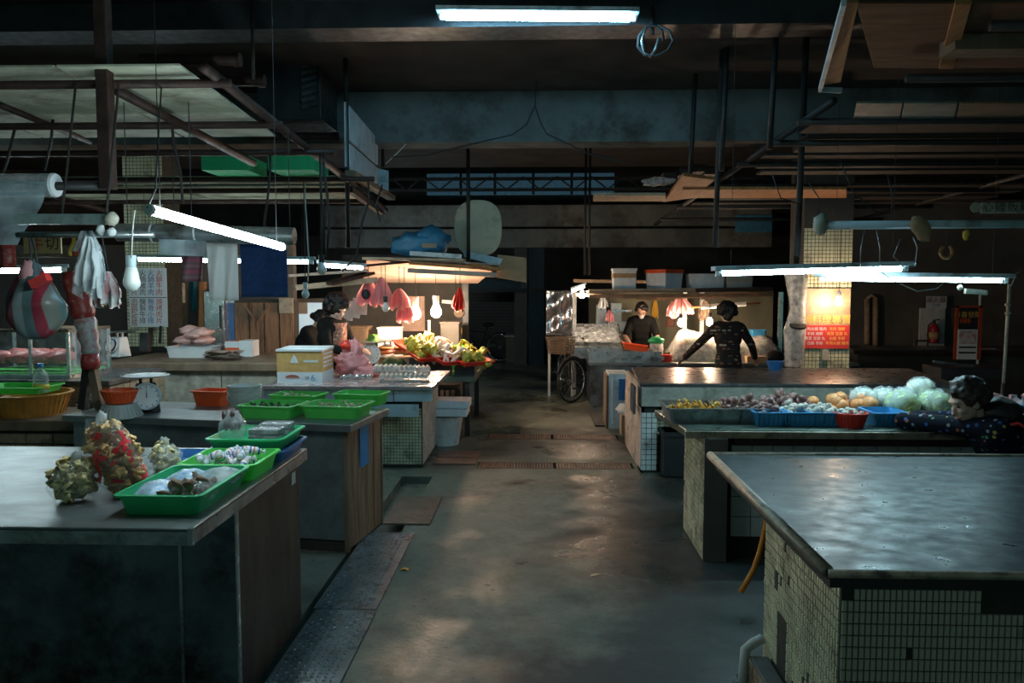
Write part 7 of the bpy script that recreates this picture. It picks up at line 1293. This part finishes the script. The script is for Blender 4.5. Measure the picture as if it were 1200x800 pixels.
def person(label, J, skin='skin', hair='short', hairm='hair_black', top='shirt_black', bottom='trouser_dark', k=1.0, vox=.009, sleeve=1.0, extra=None, tr=1.0, name='person'):
    t = thing('person', label, 'person', V(J['hip'].x, J['hip'].y, 0)); hip, chest, neck, head = J['hip'], J['chest'], J['neck'], J['head']; f = J['face'].normalized(); up = J.get('up', V(0, 0, 1)); up = (up - f * up.dot(f)).normalized(); s = up.cross(f); hm = Matrix((f, s, up)).transposed()
    b = MB(); H = lambda x, y, z: head + hm @ V(x * k, y * k, z * k)
    b.blob(H(-.005, 0, .018), (.092 * k, .074 * k, .092 * k), 16, 12, m=hm); b.blob(H(.018, 0, -.04), (.066 * k, .058 * k, .068 * k), 14, 10, m=hm); b.blob(H(.055, 0, -.088), (.022 * k, .024 * k, .018 * k), 10, 7, m=hm)
    b.tube([H(.078, 0, .012), H(.094, 0, -.012), H(.102, 0, -.032), H(.082, 0, -.04)], [.008 * k, .011 * k, .015 * k, .010 * k], 8); b.blob(H(.080, 0, -.062), (.016 * k, .024 * k, .011 * k), 9, 6, m=hm); b.blob(H(.055, .035, -.022), (.03 * k, .026 * k, .026 * k), 9, 7, m=hm); b.blob(H(.055, -.035, -.022), (.03 * k, .026 * k, .026 * k), 9, 7, m=hm); b.blob(H(.07, 0, .035), (.024 * k, .055 * k, .014 * k), 9, 6, m=hm)
    for q in (-1, 1): b.blob(H(-.008, .075 * q, -.008), (.02 * k, .011 * k, .032 * k), 10, 7, m=hm)
    chain(b, [chest, neck, H(-.02, 0, -.05)], [.05 * k, .047 * k, .046 * k]); chain(b, [hip, lerp(hip, chest, .5), chest], [.085 * k * tr, .08 * k * tr, .075 * k * tr])
    g = MB(); wide = (J['sl'] - J['sr']); wn = wide.normalized()
    for u, w_, r in ((-.08, .5, .108), (.1, .5, .112), (.35, .42, .110), (.6, .55, .116), (.85, .72, .11)):
        c = hip + (neck - hip) * u; [g.blob(c + wn * wide.length * .5 * w_ * q, r * k * tr, 12, 8) for q in (-.75, -.35, 0, .35, .75)]
    for sh, el, ha, hs in ((J['sl'], J['el'], J['hl'], 1), (J['sr'], J['er'], J['hr'], -1)):
        chain(b, [sh, el, ha], [.048 * k, .038 * k, .026 * k]); hand(b, ha, el, k, J.get('curl', .5), J.get('palm', V(0, 0, -1)), hs)
        e2 = lerp(el, ha, .9) if sleeve >= 1 else lerp(sh, el, .8)
        if sleeve >= 1: chain(g, [lerp(sh, neck, .35), sh, lerp(sh, el, .5), el, lerp(el, ha, .5), e2], [.075 * k, .07 * k, .06 * k, .055 * k, .047 * k, .042 * k])
        else: chain(g, [lerp(sh, neck, .35), sh, lerp(sh, el, .5), e2], [.075 * k, .07 * k, .064 * k, .06 * k])
    p = MB()
    for kn, ft, q in ((J['kl'], J['fl'], 1), (J['kr'], J['fr'], -1)):
        h0 = hip + wn * .08 * k * q; chain(b, [h0, kn, ft + V(0, 0, .07)], [.075 * k, .052 * k, .036 * k]); chain(p, [hip + V(0, 0, .02), h0, kn, ft + V(0, 0, .09)], [.12 * k * tr, .098 * k * tr, .068 * k, .058 * k])
        fd = V(f.x, f.y, 0); fd = fd.normalized() if fd.length > .1 else V(0, -1, 0); MB().blob(ft + fd * .05 * k + V(0, 0, .04 * k), (.125 * k, .045 * k, .04 * k), 12, 8, m=Matrix.Rotation(math.atan2(fd.y, fd.x), 3, 'Z'), flat=-.04 * k).build('shoe', 'black', t, smooth=True)
    body = remesh(b.build('body', skin, t, smooth=True), vox, 3); remesh(g.build('top', top, t, smooth=True), vox * 1.3, 6); remesh(p.build('trousers', bottom, t, smooth=True), vox * 1.5, 6)
    h = MB()
    if hair in ('short', 'perm', 'boy', 'bun'):
        e = {'short': .008, 'perm': .026, 'boy': .014, 'bun': .006}[hair] * k
        for i in range(90):
            rr = random.Random(i + 7); a0 = rr.uniform(0, 6.283); z = rr.uniform(-.35, 1); q = V(math.sqrt(max(0, 1 - z * z)) * math.cos(a0), math.sqrt(max(0, 1 - z * z)) * math.sin(a0), z)
            if q.x > .42 and z < .62: continue
            if q.x > .05 and z < .12: continue
            h.blob(H(-.012, 0, .02) + hm @ V(q.x * (.088 * k + e), q.y * (.07 * k + e), q.z * (.09 * k + e)), (.03 + e * .5) * k, 8, 6, .25, i)
        h.blob(H(-.022, 0, .028), (.085 * k + e, .072 * k + e, .085 * k + e), 14, 10, m=hm)
        if hair == 'bun': h.blob(H(-.125, 0, -.02), .045 * k, 12, 8, .1, 3)
        if hair == 'perm': h.blob(H(-.05, 0, -.05), (.065 * k, .075 * k, .07 * k), 12, 8, .2, 5)
    remesh(h.build('hair', hairm, t, smooth=True), .008, 2)
    for q in (-1, 1): MB().blob(H(.076, .031 * q, .006), (.008 * k, .015 * k, .006 * k), 9, 6, m=hm).build('eye', 'eye_dark', t, smooth=True); MB().blob(H(.083, .033 * q, .030), (.006 * k, .022 * k, .005 * k), 8, 5, m=hm).build('eyebrow', hairm, t, smooth=True)
    MB().blob(H(.094, 0, -.064), (.005 * k, .02 * k, .005 * k), 9, 5, m=hm).build('mouth', 'lip', t, smooth=True)
    if extra: extra(t, H, hm)
    return t
def stand(base, yaw, Hh, lean=.0, arms=None, face_yaw=0, face_pitch=-20):
    """joint positions of a standing adult; local x is forward, y is to the figure's own left"""
    k = Hh / 1.55; m = Matrix.Rotation(yaw, 3, 'Z'); P = lambda x, y, z: Vector(base) + m @ V(x * k, y * k, z * k); l = math.sin(lean); c = math.cos(lean)
    U = lambda x, y, z: P(x * c + (z - .82) * l, y, .82 + (z - .82) * c - x * l)
    J = dict(hip=P(0, 0, .82), chest=U(0, 0, 1.15), neck=U(0, 0, 1.30), head=U(.03, 0, 1.43), sl=U(0, .165, 1.25), sr=U(0, -.165, 1.25), kl=P(.02, .09, .44), kr=P(.02, -.09, .44), fl=P(0, .10, 0), fr=P(0, -.10, 0))
    a0 = R(face_pitch) - lean * .3; fy = yaw + face_yaw; J['face'] = V(math.cos(fy) * math.cos(a0), math.sin(fy) * math.cos(a0), math.sin(a0)); J['up'] = V(-math.cos(fy) * math.sin(a0), -math.sin(fy) * math.sin(a0), math.cos(a0))
    (J['el'], J['hl']), (J['er'], J['hr']) = [(P(*e), P(*h)) for e, h in arms]
    return J
# woman with permed hair and printed vest
q = gy(386, 380, 9.08)
def vest(t, H, hm):
    g = MB(); b0 = V(q.x, 9.08, 0); m = Matrix.Rotation(R(-25), 3, 'Z'); g.sheet(lambda u, v: b0 + m @ V(.155 + .04 * math.cos((u - .5) * 3) - .02 * v, (u - .5) * .24, 1.33 - .42 * v), 8, 10); g.build('printed_panel', 'vest_print', t, smooth=True, solid=.006)
person('woman with short permed hair in a black cardigan over a printed blouse, sorting goods', stand((q.x, 9.08, 0), R(-25), 1.62, R(7), (((.12, .22, 1.02), (.33, .14, .98)), ((.14, -.2, 1.02), (.36, -.1, .96))), R(-5), -28), 'skin_pale', 'perm', k=1.12, extra=vest)
# woman with a bun bending over
q2p = gy(356, 385, 9.45)
person('woman with hair tied in a bun bending forward behind the yellow carton', stand((q2p.x - .18, 9.72, 0), R(-12), 1.55, R(32), (((.36, .2, .98), (.52, .12, .93)), ((.36, -.2, .98), (.54, -.08, .93))), 0, -30), 'skin_pale', 'bun', k=1.0)
# lady in black behind the fish stall basin
q3 = gy(756, 400, y4 + .98)
def mask(t, H, hm): MB().blob(H(.085, .0, -.045), (.03, .04, .04), 12, 8, m=hm).build('white_cloth', 'white_bag', t, smooth=True)
person('person in a black T-shirt leaning over the steel basin of the fish stall', stand((q3.x, 12.95, 0), R(-100), 1.50, R(16), (((.22, .26, .98), (.42, .30, .83)), ((.22, -.26, .98), (.45, -.14, .84))), R(4), -32), 'skin', 'short', k=1.02, sleeve=.5, extra=mask)
# woman seen from behind in a patterned sweater
q4 = gy(854, 400, 10.1)
person('woman seen from behind in a patterned knit sweater, arms spread on the counter', stand((q4.x, 10.1, 0), R(92), 1.52, R(7), (((.16, .36, 1.02), (.36, .50, .82)), ((.16, -.34, 1.02), (.38, -.46, .82))), 0, -25), 'skin', 'perm', top='sweater', k=1.0, tr=.95)
# boy resting on the tray counter
bx_, by_ = gy(1141, 470, 4.72).x, 4.72; zb = gy(1141, 470, 4.72).z
def boyx(t, H, hm):
    MB().blob(V(bx_ + .17, by_ + .03, zb - .07), (.11, .12, .09), 16, 10, .12, 4).build('hood', 'black', t, smooth=True)
    for dy in (-.09, .06): MB().tube([V(bx_ + .05, by_ + dy - .05, zb - .13), V(bx_ + .16, by_ + dy - .08, zb - .10), V(bx_ + .27, by_ + dy - .06, zb - .16), V(bx_ + .33, by_ + dy - .06, zb - .26)], .010, 6).build('red_strap', 'red_bag', t, smooth=True)
    MB().blob(V(bx_ + .33, by_ + .0, zb - .22), (.14, .16, .17), 16, 10, .08, 7).build('backpack', 'black', t, smooth=True)
J = dict(hip=V(bx_ + .32, by_ - .02, .60), chest=V(bx_ + .16, by_ + .02, .83), neck=V(bx_ + .07, by_ + .03, .945), head=V(bx_ - .02, by_ + .03, zb - .01), face=V(-.90, -.05, -.38), up=V(-.38, 0, .92), sl=V(bx_ + .09, by_ - .12, .93), sr=V(bx_ + .09, by_ + .17, .93), el=V(bx_ - .02, by_ - .12, .80), hl=V(bx_ - .10, by_ + .20, .875), er=V(bx_ - .12, by_ + .36, .90), hr=V(bx_ - .30, by_ + .42, .895), kl=V(bx_ + .28, by_ - .08, .32), kr=V(bx_ + .33, by_ + .08, .32), fl=V(bx_ + .33, by_ - .08, 0), fr=V(bx_ + .38, by_ + .08, 0), curl=.6)
J['el'] = V(bx_ - .235, by_ + .37, .897); J['hl'] = V(bx_ - .03, by_ + .47, .893); J['er'] = V(bx_ - .14, by_ + .44, .90); J['hr'] = V(bx_ + .04, by_ + .52, .893)
person('boy in a dark confetti-print jacket with a backpack, resting his head on the tray counter', J, 'skin_pale', 'boy', 'hair_brown', 'jacket_print', 'trouser_dark', k=1.0, vox=.007, extra=boyx, tr=1.02)
